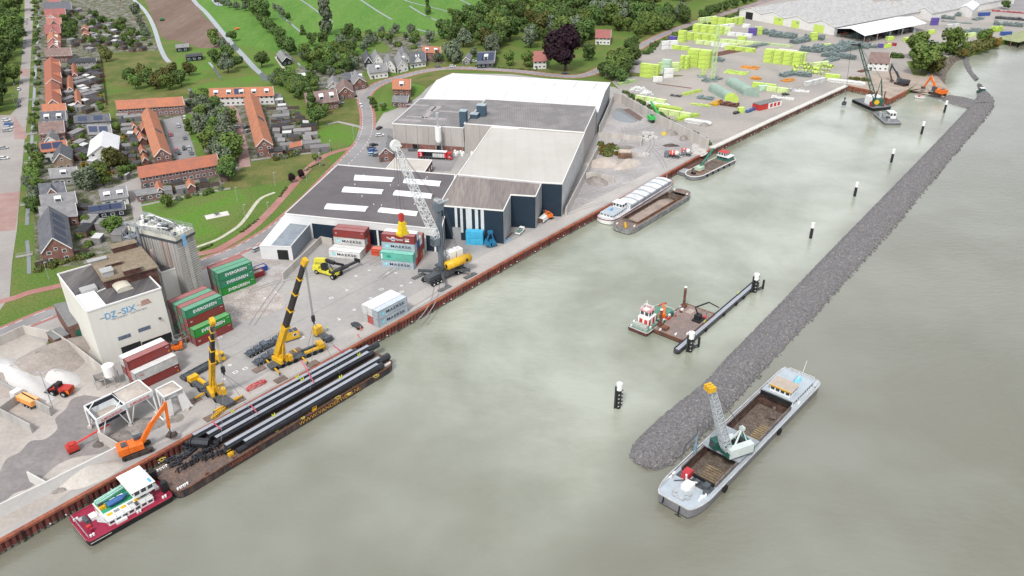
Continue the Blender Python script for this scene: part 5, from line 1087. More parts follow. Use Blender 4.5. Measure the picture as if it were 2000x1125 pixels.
r=T('steel_crate','grey steel frame crate beside the tall container stack at the factory corner','crate',P(359,668),.85);sub('frame',steel,r,lambda m:[m.beam(a,b,.13)for a,b in(((-2.4,-1.6,.1),(2.4,-1.6,.1)),((-2.4,-1.6,2.2),(2.4,-1.6,2.2)),((-2.4,1.6,2.2),(2.4,1.6,2.2)),((-2.4,-1.6,0),(-2.4,-1.6,2.2)),((2.4,-1.6,0),(2.4,-1.6,2.2)),((2.4,1.6,0),(2.4,1.6,2.2)),((2.4,-1.6,2.2),(2.4,1.6,2.2)),((-2.4,-1.6,2.2),(-2.4,1.6,2.2)),((0,-1.6,.1),(0,-1.6,2.2)),((-2.4,1.6,0),(-2.4,1.6,2.2)))]);sub('scrap',[rust,dgrey],r,lambda m:[m.cb(R.uniform(-1.9,1.9),R.uniform(-1,1),.1,R.uniform(.5,1.2),R.uniform(.5,1),R.uniform(.4,1.4),i%2)for i in range(9)])
for(x,y,cols,lab)in((505,535,'blue','blue skip filled with rubble behind the green containers'),(499,545,'red','red skip filled with scrap between blue skip and green containers')):
    r=T('skip',lab,'skip',P(x,y-4),math.radians(43));sub('bin',mat('skip_'+cols,{'blue':(.03,.1,.4),'red':(.35,.04,.04)}[cols],.6,.2),r,lambda m:(m.box(-3,3,-1.2,-1.1,0,2),m.box(-3,3,1.1,1.2,0,2),m.box(-3,-2.9,-1.1,1.1,0,2),m.box(2.9,3,-1.1,1.1,0,2),[m.box(-2.8+i*.9,-2.7+i*.9,-1.28,-1.2,.1,1.9)for i in range(7)]));sub('load',m_rubble,r,lambda m:m.add([(-2.9,-1.1,1.7),(2.9,-1.1,1.6),(2.9,1.1,1.7),(-2.9,1.1,1.6),(-1,0,2.3),(1.2,.2,2.2)],[(0,1,5,4),(1,2,5),(2,3,4,5),(3,0,4)]))
# mixer trucks
def mixer(r,L):
    sub('mixer_drum',[mat('drum_red',(.6,.08,.06),.45),white],r,lambda m:(m.tube((.6,0,2.6),(2,0,2.4),.6,1.15,14,1),m.tube((2,0,2.4),(3.2,0,2.35),1.15,1.25,14,0),m.tube((3.2,0,2.35),(3.45,0,2.35),1.26,1.26,14,1),m.tube((3.45,0,2.35),(4.6,0,2.2),1.25,1.1,14,0),m.tube((4.6,0,2.2),(L-2.5,0,2),1.1,.5,14,1)));sub('chute',dgrey,r,lambda m:m.beam((.6,0,2.4),(-.6,0,1.2),.5,.2))
tractor('mixer_truck',(1327,309),(1297,306),'grey','grey concrete mixer with a red drum, left one of the pair',mixer,'concrete mixer trucks');tractor('mixer_truck',(1349,305),(1331,303),'grey','grey concrete mixer with a red drum, right one at the quay wall',mixer,'concrete mixer trucks')
# curtain lorry on the yard
def curtain(r,L):
    sub('trailer',[white,mat('lorry_red',(.55,.02,.04),.5),dgrey],r,lambda m:(m.box(0,L-2.6,-1.25,1.25,1.0,1.2,2),m.box(0,L-2.6,-1.28,1.28,3.8,3.95,0),m.box(0,2.2,-1.27,1.27,1.2,3.8,1),m.box(L-3.6,L-2.5,-1.27,1.27,1.2,3.8,1),m.box(0,L-3,1.2,1.25,1.2,3.8,2)))
    for i in range(5):sub('pallet_load',mat('bag_white',(.6,.6,.6),.7),r,lambda m:m.box(7+i*1.2,8.1+i*1.2,-1.1,1.1,1.2,2.9))
    text('2',1.5,(.9,-1.3,1.7),(1,0,0),(0,0,1),whitet,r);text('XSL',.6,(L-1.9,-1.25,1.4),(1,0,0),(0,0,1),whitet,r)
tractor('curtain_lorry',(818,309),(884,312),'red','red and white curtain-side lorry parked in front of the grey warehouse',curtain,'trucks on the quay',axles=5,cabh=3.3)
# service things at the navy front
r=T('small_truck','small white flatbed truck parked beside the navy wall','truck',P(1016,455),math.radians(65));sub('body',white,r,lambda m:(m.box(-2.4,2.4,-.95,.95,.5,1.1),m.box(.8,2.2,-.9,.9,1.1,1.9)));sub('windscreen',gl,r,lambda m:m.box(.7,2.25,-.85,.85,1.3,1.7));sub('bed',mat('bed_green',(.1,.2,.16),.7),r,lambda m:m.box(-2.3,.6,-.85,.85,1.1,1.2));wheels(r,[(-1.5,-.85),(-1.5,.85),(1.5,-.85),(1.5,.85)],.38,.25)
r=T('box_trailer','white box trailer with a brown rear below the small orange excavator','trailer',P(1062,432),math.radians(60));sub('box',white,r,lambda m:m.box(-2.6,2.6,-1.1,1.1,.6,2.2));sub('rear_door',rust,r,lambda m:m.box(-2.66,-2.6,-1,1,.7,2.1));wheels(r,[(0,-1),(0,1),(-.9,-1),(-.9,1)],.4,.25)
r=T('scaffold_frames','rusty steel frames lying beside the navy warehouse corner','steel frames',P(1001,462),math.radians(68));[sub('frame',rust if i%2 else steel,r,lambda m:(m.beam((-3,i*.8,.2),(3,i*.8,.3),.15),m.beam((-3,i*.8+.6,.2),(3,i*.8+.6,.3),.15),[m.beam((k-2.5,i*.8,.25),(k-2.5,i*.8+.6,.25),.1)for k in range(6)]))for i in range(2)]
r=T('blue_pallet_frame','light blue steel frame on the ground in front of the navy wall','steel frame',P(992,471),.9);sub('frame',mat('light_blue'),r,lambda m:(m.beam((-1.5,0,.2),(1.5,0,.2),.2),m.beam((-1.5,1,.2),(1.5,1,.2),.2),m.beam((-1,0,.3),(-1,1,.6),.15),m.beam((1,0,.3),(1,1,.6),.15)))
# bunkering white silo in front of grey hall
r=T('loading_silo','white vertical silo tank on steel legs in front of the grey warehouse','silo',P(858,300),0);sub('tank',white,r,lambda m:(m.cyl(0,0,6,13,1.5,n=14),m.cyl(0,0,4.4,6,.4,1.5,n=14)));[sub('leg',steel,r,lambda m:m.beam((sx*1.5,sy*1.5,0),(sx*1.2,sy*1.2,7),.2))for sx in(-1,1)for sy in(-1,1)];sub('filter',steel,r,lambda m:(m.beam((0,0,13),(0,0,19),.5),m.cyl(0,0,17.5,20,.9,n=10)))
r=T('switch_cabinet','pale green tall cabinet against the grey warehouse wall','cabinet',P(915,296),math.radians(-14));sub('body',mat('pale_green_cab',(.4,.5,.48),.6),r,lambda m:m.box(-1.9,1.9,-1,1,0,4.5));sub('roof',white,r,lambda m:m.box(-2,2,-1.1,1.1,4.5,4.65))
for i,(x,y)in enumerate([(889,298),(894,300),(900,299),(905,301),(897,296),(891,303),(903,304),(922,301)]):
    mb=MB();mb.cyl(0,0,0,1.2,.75,.65,8);mb.cyl(0,0,1.2,1.4,.65,.2,8);o=mb.build('bulk_bag',white);o.location=P(x,y);tag(o,'white bulk bag, '+ordn(i,99,'in the cluster behind the red lorry'),'bulk bag','bulk bags behind the red lorry')
# low brick office with cream flat roof
z=4.6;q=[P(753,331,z),P(829,336,z),P(844,313,z),P(772,309,z)];r=T('office','low brick office with a flat cream roof behind the black-roofed warehouse','office',up(q[0],0),0,None,True);mb=MB();[wall(mb,q[i],q[(i+1)%4],0,z)for i in range(4)];mb.build('wall',mat('office_brick',(.2,.1,.085),.9,.2,.8),r);mb=MB();mb.add([p_+V((0,0,.03))for p_ in q],[(0,1,2,3)]);mb.build('roof',mat('cream_roof',(.5,.465,.42),.8,.08),r);mb=MB()
[mb.beam(q[i]+V((0,0,.1)),q[(i+1)%4]+V((0,0,.1)),.3,.3)for i in range(4)];mb.build('roof_edge',white,r)
for t in(.2,.5,.78):mb=MB();wall(mb,q[1].lerp(q[2],t),q[1].lerp(q[2],t+.14),1,3,0,.06);mb.build('window',white,r)
# light masts, blocks, crates
r=T('light_mast','slim light mast in the sand yard beside the wheel loader','light mast',P(103,796),0);sub('pole',steel,r,lambda m:m.cyl(0,0,0,11,.14,.08,8));[sub('lamp',steel,r,lambda m:m.cb(s*.9,0,11,1.1,.35,.2))for s in(-1,1)]
for i,(x,y,l_)in enumerate([(1262,270,0),(1266,268,1),(1271,272,0),(1276,270,0),(1281,272,0),(1265,264,0),(1256,274,0),(1264,276,0),(1188,299,0),(1258,268,1),(1273,268,1),(1259,303,0),(1263,305,0),(1258,306,0)]):
    mb=MB();mb.X=Matrix.Rotation(-.2,4,'Z');mb.cb(0,0,0,2.,1.6,1.3);mb.cb(-.4,0,1.3,.4,.5,.12);mb.cb(.4,0,1.3,.4,.5,.12);o=mb.build('concrete_block',mat('block_white',(.55,.535,.51),.85,.12));o.location=up(P(x,y),l_*1.3);tag(o,'white concrete block, '+ordn(i,99,'in the cluster at the storage bay end'),'concrete block','white concrete blocks by the storage bay')
r=T('timber_rack','brown slatted crate rack next to the overgrown mound','rack',P(1220,308),-.15);sub('frame',mat('wood_brown',(.3,.18,.12),.85,.3),r,lambda m:([m.box(-3,3,-1.8,-1.7,.3+i*.5,.6+i*.5)for i in range(5)],[m.box(-3.1+i*2,-2.9+i*2,-1.9,1.8,0,2.9)for i in range(4)]));sub('top_load',mat('wood_pale',(.55,.46,.38),.85),r,lambda m:m.box(-2.9,2.9,-1.7,1.6,2.9,3.5))
# people -------------------------------------------------------------
def person(c,a,top,legs,label,hat=None,group='workers'):
    """one continuous skinned body with clothing painted by material zones"""
    J=[(0,0,.92),(0,0,1.15),(0,0,1.38),(0,0,1.5),(0,0.02,1.62),(0,.02,1.74),(.1,0,.88),(.11,.03,.5),(.11,0,.08),(.13,.12,.03),(-.1,0,.88),(-.12,-.08,.5),(-.12,-.1,.08),(-.13,.04,.03),
         (.19,0,1.4),(.26,.02,1.15),(.25,.14,.95),(.25,.2,.88),(-.19,0,1.4),(-.27,-.02,1.15),(-.27,.06,.93),(-.27,.1,.86)]
    E=[(0,1),(1,2),(2,3),(3,4),(4,5),(0,6),(6,7),(7,8),(8,9),(0,10),(10,11),(11,12),(12,13),(2,14),(14,15),(15,16),(16,17),(2,18),(18,19),(19,20),(20,21)]
    rad=[.14,.13,.15,.06,.1,.085,.1,.07,.05,.045,.1,.07,.05,.045,.07,.05,.04,.04,.07,.05,.04,.04]
    me=bpy.data.meshes.new('person');me.from_pydata(J,E,[]);o=bpy.data.objects.new('person',me);COL.objects.link(o)
    md=o.modifiers.new('skin','SKIN'); 
    for i,v_ in enumerate(me.skin_vertices[0].data):v_.radius=(rad[i],rad[i]*.85)
    me.skin_vertices[0].data[0].use_root=True;s_=o.modifiers.new('sub','SUBSURF');s_.levels=1;s_.render_levels=1
    dg=bpy.context.evaluated_depsgraph_get();dg.update();m2=bpy.data.meshes.new_from_object(o.evaluated_get(dg));o.modifiers.clear();o.data=m2;m2.materials.clear()
    for q in(mat('skin',(.5,.3,.22),.6),top,legs,hat or mat('hair',(.06,.04,.03),.7)):m2.materials.append(q)
    for p_ in m2.polygons:
        z_=p_.center.z;x_=abs(p_.center.x)
        p_.material_index=3 if z_>1.7 else(0 if z_>1.5 or(x_>.2 and z_<.95)else(1 if z_>.93 else 2))
    o.location=c;o.rotation_euler=(0,0,a);return tag(o,label,'person',group)
hv=mat('hi_vis_orange',(.85,.16,.04),.7);wt_=mat('work_white',(.7,.65,.62),.7);hvy=mat('hi_vis_yellow',(.65,.75,.05),.7);jean=mat('work_blue',(.03,.05,.12),.8);hlm=white
for(x,y,a,t_,l_,lb)in((705,647,.4,hv,hv,'worker in orange clothes and white helmet nearest the parked black car'),(699,657,2,wt_,hv,'worker in white jacket and orange trousers at the quay edge'),(702,664,-1,hv,wt_,'worker in orange jacket standing at the barge corner'),(640,646,0,hvy,jean,'worker in yellow vest behind the yellow tractor unit'),
                              (521,700,1,hv,jean,'worker in an orange vest beside the dark trailers'),(287,869,2,hvy,jean,'worker in a yellow vest beside the orange excavator')):
    person(P(x,y),a,t_,l_,lb,hlm)
# ================================================================ vessels (local frame: stern 0 -> bow L, z = 0 at the waterline)
def outline(L,W,bow=.12,stern=.05,bp=1.6,sp=2.5,n=8,fb=.12,fs=.5):
    """half breadth curve; fb / fs = share of the beam left at bow and stern end"""
    xs=[L*stern*(i/n)for i in range(n)]+[L*stern,L*(1-bow)]+[L*(1-bow)+L*bow*(i/n)for i in range(1,n+1)]
    def hb(x):
        if x<L*stern:t=min(1,max(0,1-x/(L*stern)));return W/2*(fs+(1-fs)*(1-t**sp)**(1/sp))
        if x>L*(1-bow):t=min(1,max(0,(x-L*(1-bow))/(L*bow)));return W/2*(fb+(1-fb)*(1-t**bp)**(1/bp))
        return W/2
    return[(x,-hb(x))for x in xs]+[(x,hb(x))for x in reversed(xs)]
def vessel(name,label,A,B,W,zd,hm,dm,bow=.12,stern=.05,fb=.12,fs=.5,cat='ship',group=None,sheer=.0,gun=.0,gm=None,z=None,bot=None,side=0.,band=None,hold=None,inset=.06):
    """A stern, B bow centreline points; zd deck height above water"""
    a=ang(A,B);L=(B-A).length;r=T(name,label,cat,(A.x,A.y,WZ),a,group);o=outline(L,W,bow,stern,fb=fb,fs=fs);n=len(o)
    def sh(x):t=max(0,(x/L-.6)/.4);s_=max(0,(.12-x/L)/.12);return zd+sheer*(t*t+.5*s_)
    lv=[(-.8,.93,1.2),(.25,.97,.6),(None,1.,0.)];mb=MB();rings=[]
    for z_,k,sx in lv:
        rings.append([((x-L/2)*(1-.012*(1-k)*8)+L/2,y*k,sh(x)if z_ is None else z_)for x,y in o])
    for i in range(2):mb.add(rings[i]+rings[i+1],[(j,(j+1)%n,n+(j+1)%n,n+j)for j in range(n)],1 if i==0 else 0)
    mb.build('hull',[hm,bot or m_dark],r)
    h=len(o)//2;dz=.0;top=[(x,y*(1-inset/2),sh(x)-gun)for x,y in o]
    mb=MB()
    for i in range(h-1):
        a_,b_,c_,d_=top[i],top[i+1],top[n-2-i],top[n-1-i]
        if hold and a_[0]>=hold[0]-.01 and b_[0]<=hold[1]+.01:continue
        if hold and i and a_[0]<hold[0]<b_[0]or hold and a_[0]<hold[1]<b_[0]:
            xs=sorted(set([a_[0],max(a_[0],min(b_[0],hold[0])),max(a_[0],min(b_[0],hold[1])),b_[0]]))
            for x0,x1 in zip(xs,xs[1:]):
                w_=W/2*(1-inset/2);zz=zd-gun
                if x0>=hold[0]and x1<=hold[1]:
                    for s in(-1,1):mb.box(x0,x1,min(s*hold[2]/2,s*w_),max(s*hold[2]/2,s*w_),zz-.1,zz)
                else:mb.add([(x0,-w_,zz),(x1,-w_,zz),(x1,w_,zz),(x0,w_,zz)],[(0,1,2,3)])
            continue
        mb.add([a_,b_,c_,d_],[(0,1,2,3)])
    mb.build('deck',dm,r)
    if gun or gm:
        mb=MB();m0=[(x,y,sh(x)+.02)for x,y in o]
        for i in range(n):mb.beam(m0[i],m0[(i+1)%n],.28,.22)
        mb.build('gunwale',gm or hm,r)
    return r,L
def cab(r,name,x0,x1,y0,y1,z0,z1,mt,roofm=None,win=.5,over=.2,slope=0.,wn=True,rows=1):
    mb=MB();mb.add([(x0,y0,z0),(x1,y0,z0),(x1,y1,z0),(x0,y1,z0),(x0,y0,z1),(x1-slope,y0,z1),(x1-slope,y1,z1),(x0,y1,z1)],[(4,5,6,7),(0,1,5,4),(1,2,6,5),(2,3,7,6),(3,0,4,7)]);b=mb.build(name,mt,r)
    sub('roof',roofm or white,b,lambda m:m.box(x0-over,x1+over-slope,y0-over,y1+over,z1,z1+.12))
    if wn:
        za,zb=z0+(z1-z0)*win,z1-.25;k=max(2,int((x1-x0)/1.3));ky=max(2,int((y1-y0)/1.3))
        for i in range(k):
            xa=x0+(x1-x0-slope)*(i+.15)/k;xb=x0+(x1-x0-slope)*(i+.85)/k
            for y,s in((y0-.03,1),(y1,1)):sub('window',gl,b,lambda m:m.box(xa,xb,y,y+.03,za,zb))
        for i in range(ky):
            ya=y0+(y1-y0)*(i+.15)/ky;yb=y0+(y1-y0)*(i+.85)/ky;sub('window',gl,b,lambda m:m.box(x0-.03,x0,ya,yb,za,zb))
            if not slope:sub('window',gl,b,lambda m:m.box(x1,x1+.03,ya,yb,za,zb))
    return b
def bollards(r,pts,mt=white,s=.25):
    for x,y,z in pts:sub('bollard',mt,r,lambda m:(m.cyl(x-.3,y,z,z+.55,s,n=8),m.cyl(x+.3,y,z,z+.55,s,n=8)))
# ---- pipe barge
zd=2.4;a1,a0=P(772,709,WZ+zd),P(346,965,WZ+zd);u=(a1-a0).normalized();v=V((-u.y,u.x,0));W=11.6
A=up(a0+v*W/2,WZ);B=up(a1+v*W/2,WZ)
hullb=mat('barge_hull',(.055,.05,.055),.8,.4,.35,.2,2,(.12,.08,.065),mode='streak')
r,L=vessel('cargo_barge','long rusty flat barge carrying five black steel piles along the quay',A,B,W,zd,hullb,mat('barge_deck',(.19,.13,.105),.9,.3,.3,.2,2,(.13,.1,.09)),bow=.04,stern=.05,fb=.75,fs=.62,gm=rust,cat='barge')
barge=r;th=ang(A,B);Li=(Matrix.Translation(r.location)@Matrix.Rotation(th,4,'Z')).inverted()
text('WWW.VANDERWEES.NL',1.15,(L*.5,-W/2-.12,.85),(1,0,0),(0,0,1),mat('orange_lettering',(.65,.33,.05),.7,.3,2),r,width=L*.305)
text('LASTDRAGER 26',.8,(L*.2,-W/2-.12,1.1),(1,0,0),(0,0,1),mat('dull_red_lettering',(.4,.1,.05),.8,.3,2),r,width=L*.115)
bollards(r,[(L-1.5-i*.9,-W/2+1+i*.0,zd)for i in range(4)]+[(1.2+i*.9,-W/2+1.1,zd)for i in range(3)]+[(1.5+i*.8,W/2-1,zd)for i in range(3)])
sub('deck_plate',rust,r,lambda m:[m.box(R.uniform(2,L-4),R.uniform(2,L-4)+.01,0,.01,zd,zd+.01)for i in range(1)]+[m.cb(8+i*7.5,-W/2+.7,zd,.8,.5,.35)for i in range(8)])
rope=mat('yellow_rope',(.62,.52,.12),.8,.2)
for k,(px,py,rr)in enumerate([(317,898,1.3),(498,841,.6),(529,834,.9),(541,842,.7),(570,816,.5),(660,777,1.3),(682,770,.9),(735,735,1.4),(722,730,1.0),(592,817,.8)]):
    c=Li@P(px,py,WZ+zd+.1);mb=MB();r_=rr*.8
    for i in range(10):t0,t1=i*.9,(i+1)*.9;mb.beam((c.x+math.cos(t0)*r_*(.4+.07*i),c.y+math.sin(t0)*r_*.5,zd+.08+.02*i),(c.x+math.cos(t1)*r_*(.47+.07*i),c.y+math.sin(t1)*r_*.5,zd+.1+.02*i),.13)
    mb.build('rope_coil',rope,r)
for px,py in((451,889),(613,801)):
    c=Li@P(px,py,WZ+zd);o=T('yellow_frame','yellow tool box frame on the barge deck, '+('left' if px<500 else 'right')+' one','tool box',P(px,py,WZ+zd),th,'yellow tool boxes on the barge');sub('box',yel,o,lambda m:(m.box(-.6,.6,-.5,.5,0,.7)));sub('handle',yel,o,lambda m:(m.beam((-.6,-.5,.7),(-.6,-.5,1.3),.1),m.beam((.6,-.5,.7),(.6,-.5,1.3),.1),m.beam((-.6,-.5,1.3),(.6,-.5,1.3),.1),m.beam((-.6,.5,1.3),(.6,.5,1.3),.1)))
pst=mat('pile_black',(.022,.024,.03),.3,.3,.5,spec=.6);plate=mat('plate_grey',(.33,.35,.39),.45,.08,.2)
for k,(q0,q1)in enumerate([((377,848),(687,682)),((405,846),(719,674)),((421,853),(719,686)),((440,868),(740,697)),((477,860),(737,709.5))]):
    z=WZ+zd+2.55;a=P(*q0,z);b=P(*q1,z);d=(b-a).normalized();n=V((-d.y,d.x,0));Lp=(b-a).length
    o=T('steel_pile',['black steel pile nearest the quay on the barge','second black steel pile from the quay on the barge','middle one of five black steel piles on the barge','fourth black steel pile from the quay on the barge','outermost black steel pile on the barge, nearest the river'][k],'steel pile',up(a,WZ+zd),ang(a,b),'black steel piles on the barge')
    sub('tube',pst,o,lambda m:(m.tube((0,0,1.25),(Lp,0,1.25),.95,n=14),m.tube((Lp,0,1.1),(Lp+(3.5 if k in(1,3)else 1.6),0,1.1),1.0,n=14),m.tube((-(2.5 if k in(0,4)else 1),-.2,.9),(0,-.2,.9),.7,n=12)))
    sub('walkway_plate',plate,o,lambda m:m.box(0,Lp,-.5,.5,2.35,2.5));sub('fender_rail',pst,o,lambda m:(m.box(0,Lp,.75,.95,1.9,2.15),m.box(0,Lp,-1.1,-.85,1.5,1.8)))
    for i in range(4):sub('pad_eye',pst,o,lambda m:m.cb(Lp*(.15+.23*i),-.95,1.5,.7,.5,.5))
    for t in((.22,.62)if k==0 else(.55,)if k==1 else(.93,)if k==2 else(.28,.72)if k==3 else()):sub('lifting_lug',hvy,o,lambda m:(m.beam((Lp*t,.3,2.5),(Lp*t,.3,3.3),.18),m.beam((Lp*t+.7,.3,2.5),(Lp*t+.7,.3,3.3),.18),m.beam((Lp*t,.3,2.7),(Lp*t+.7,.3,2.7),.2)))
for(x,y,x2,y2)in((651,675,669,688),(588,703,613,747),(489,790,501,805),(414,823,431,838)):
    mb=MB();mb.beam(P(x,y,2.1),P(x2,y2,2.1),.22);o=mb.build('lifting_strap',mat('strap_pink',(.6,.08,.14),.7));tag(o,{651:'pink lifting strap on the piles nearest the barge end',588:'pink lifting strap on the piles below the large crane',489:'pink lifting strap on the piles right of the smaller crane',414:'pink lifting strap at the left end of the piles'}[x],'strap','lifting straps')
# loose black frames and drum
c0=P(395,872,WZ+zd);o=T('steel_drum','short thick black steel tube at the left pile ends on the barge','steel tube',c0,th-1.0);sub('tube',pst,o,lambda m:m.tube((-2.2,0,1.2),(2.2,0,1.2),1.2,n=16));sub('flange',pst,o,lambda m:(m.tube((-2.4,0,1.2),(-2.2,0,1.2),1.5,n=16)))
for i,(px,py)in enumerate([(366,874),(332,900),(342,908),(352,896),(362,890),(372,884),(385,892),(397,886),(408,884),(420,880),(358,918),(370,912),(382,904),(395,900),(410,896),(425,893),(436,886)]):
    o=T('fender_frame','black steel fender '+['tube','frame'][i>7]+', '+ordn(i,99,'in the heap on the left barge deck'),'steel frame',P(px,py,WZ+zd),th+R.uniform(-.4,.4),'black steel frames on the barge')
    lt=i<8
    sub('post',pst,o,lambda m:(m.tube((-1.4,-.5,.35),(1.6,-.5,.35),.28,n=8),m.tube((-1.2,.4,.35),(1.7,.4,.4),.28,n=8))if lt else(m.beam((-1.2,0,0),(-1.2,0,1.7),.3),m.beam((1.0,0,0),(1.0,0,1.7),.3),m.beam((-1.6,.9,.1),(-1.2,0,1.6),.22)))
    sub('cross_beam',pst,o,lambda m:(m.box(-.9,-.6,-.9,.9,.2,.8),m.box(.7,1,-.9,.9,.2,.8))if lt else(m.beam((-1.5,0,1.3),(1.3,0,1.3),.25),m.beam((1,0,1.5),(1.4,1.2,.1),.2),m.beam((-.4,-.7,1.2),(-.4,.8,1.2),.2)))
person(P(501,822,WZ+zd),0,hvy,jean,'worker in a yellow helmet between the black piles on the barge',yel)
# ---- pusher tug
zt=1.7;a0,a1=P(173,1060,WZ+zt),P(338,968,WZ+zt);fl_=P(137,1014,WZ+zt);u=(a1-a0).normalized();v=V((-u.y,u.x,0));W=min(11,(fl_-a0).dot(v)+1.2)
pink=mat('deck_pink',(.3,.014,.05),.6,.15,.5);gdk=mat('deck_green',(.03,.32,.17),.7,.12,.4)
r,L=vessel('pusher_tug','pusher tug with crimson deck, white cabins, green roof deck and a blue dinghy',up(a0+v*W/2,WZ),up(a1+v*W/2,WZ),W,zt,m_dark,pink,bow=.03,stern=.06,fb=.85,fs=.72,gm=mat('gun_red',(.35,.03,.06),.6),cat='tugboat')
sub('hull_stripe',white,r,lambda m:m.box(.3,L*.25,-W/2-.05,-W/2-.01,1.0,1.12));sub('hull_stripe',white,r,lambda m:m.box(-.06,-.02,-W*.34,W*.34,1.0,1.15))
b=cab(r,'deckhouse',L*.27,L*.8,-W*.38,W*.36,zt,zt+1.3,white,white,.35,.1);DZ_=.6
sub('upper_deck',gdk,b,lambda m:m.box(L*.28,L*.8,-W*.1,W*.34,zt+1.43,zt+1.48))
for i in range(6):sub('skylight',mat('slate_panel',(.25,.27,.28),.5)if i%2 else yel,b,lambda m:m.box(L*(.3+.08*i),L*(.36+.08*i),-W*.24,-W*.17,zt+1.42,zt+1.6))
sub('companionway',m_dark,b,lambda m:m.box(L*.6,L*.64,-W*.38,-W*.26,zt+.6,zt+1.6))
sub('wheelhouse_trunk',white,r,lambda m:m.box(L*.64,L*.84,-W*.18,W*.26,zt+1.4,zt+2.5))
wh=cab(r,'wheelhouse',L*.62,L*.86,-W*.28,W*.36,zt+2.5,zt+4.6,white,white,.35,.45)
sub('name_board',bluet,wh,lambda m:m.box(L*.83,L*.86,-W*.27,-W*.12,zt+4.73,zt+4.78))
dn=T('dinghy','dark blue covered dinghy on the green deck of the pusher tug','boat',up(r.location,WZ+zt+2.3),0);dn.location=(Matrix.Translation(r.location)@Matrix.Rotation(r.rotation_euler.z,4,'Z'))@V((L*.36,-W*.0,zt+1.7));dn.rotation_euler=(0,0,r.rotation_euler.z)
sub('hull',mat('dinghy_blue',(.03,.09,.25),.5),dn,lambda m:m.add([(0,-.9,.8),(3.2,-.9,.8),(5,0,.9),(3.2,.9,.8),(0,.9,.8),(.3,-.6,0),(3,-.5,0),(4.2,0,.1),(3,.5,0),(.3,.6,0)],[(4,3,2,1,0),(0,1,6,5),(1,2,7,6),(2,3,8,7),(3,4,9,8),(4,0,5,9)]));sub('cover',mat('cover_blue',(.05,.14,.36),.7),dn,lambda m:m.add([(0,-.8,.82),(3.2,-.8,.82),(4.8,0,.92),(3.2,.8,.82),(0,.8,.82),(.5,0,1.25),(3.2,0,1.2)],[(0,1,6,5),(1,2,6),(2,3,6),(3,4,5,6),(4,0,5)]))
sub('mast',mat('mint',(.35,.6,.5),.6),r,lambda m:(m.beam((L*.29,W*.2,zt+2),(L*.64,W*.2,zt+3),.35),m.beam((L*.29,W*.26,zt+2),(L*.64,W*.26,zt+3),.25),m.beam((L*.29,W*.32,zt+1.9),(L*.64,W*.31,zt+2.6),.5)));sub('davit',yel,r,lambda m:(m.box(L*.28,L*.34,W*.02,W*.14,zt+1.4,zt+2.2),m.beam((L*.34,0,zt+1.4),(L*.34,0,zt+3),.2)));sub('life_raft',white,r,lambda m:[m.tube((L*(.42+.09*i),W*.13,zt+1.8),(L*(.48+.09*i),W*.13,zt+1.8),.35,n=8)for i in range(2)]);sub('deck_box',white,r,lambda m:(m.cb(L*.4,-W*.42,zt,2.4,.7,.6),m.cb(L*.2,W*.1,zt,1.4,1.8,.9),m.cb(L*.92,0,zt,1,2,.6)))
sub('funnel_pipes',dgrey,r,lambda m:[m.cyl(L*(.29+.02*i),W*.1,zt+2.2,zt+2.9,.22,n=8)for i in range(3)]);sub('tarpaulin',mat('tarp',(.6,.6,.6),.8),r,lambda m:m.add([(L*.22,W*.1,zt),(L*.27,-W*.25,zt),(L*.28,-W*.2,zt+1.2),(L*.25,W*.15,zt+1.3),(L*.2,-W*.1,zt+.2)],[(0,1,2,3),(0,4,1)]))
sub('winch',dgrey,r,lambda m:(m.tube((L*.12,W*.0,zt+.6),(L*.12,W*.2,zt+.6),.5,n=10),m.cb(L*.12,W*.1,zt,.9,2.6,.5)));sub('hatch',steel,r,lambda m:m.cb(L*.1,W*.22,zt,1.6,1.2,.4));sub('toolbox',redp,r,lambda m:m.cb(L*.1,-W*.1,zt,.9,.9,.6));sub('capstan',pink,r,lambda m:m.cyl(L*.1,-W*.25,zt,zt+.9,.4))
for s in(-1,1):sub('push_knee',m_dark,r,lambda m:(m.box(L-1.1,L+.1,s*W*.25-.6,s*W*.25+.6,zt-1,zt+2.8),[m.box(L+.1,L+.35,s*W*.25-.6,s*W*.25+.6,zt-.6+k*.7,zt-.2+k*.7)for k in range(5)]))
sub('railing',steel,r,lambda m:(m.rail([(.5,-W*.42,zt),(.5,W*.42,zt)],1,1.5,.05),m.rail([(L*.28,-W*.38,zt+1.43),(L*.8,-W*.38,zt+1.43)],.9,1.5,.05)));bollards(r,[(.9,W*.3,zt),(1.4,-W*.38,zt),(L-1.6,-W*.42,zt),(L*.9,W*.42,zt),(L*.6,-W*.44,zt)])
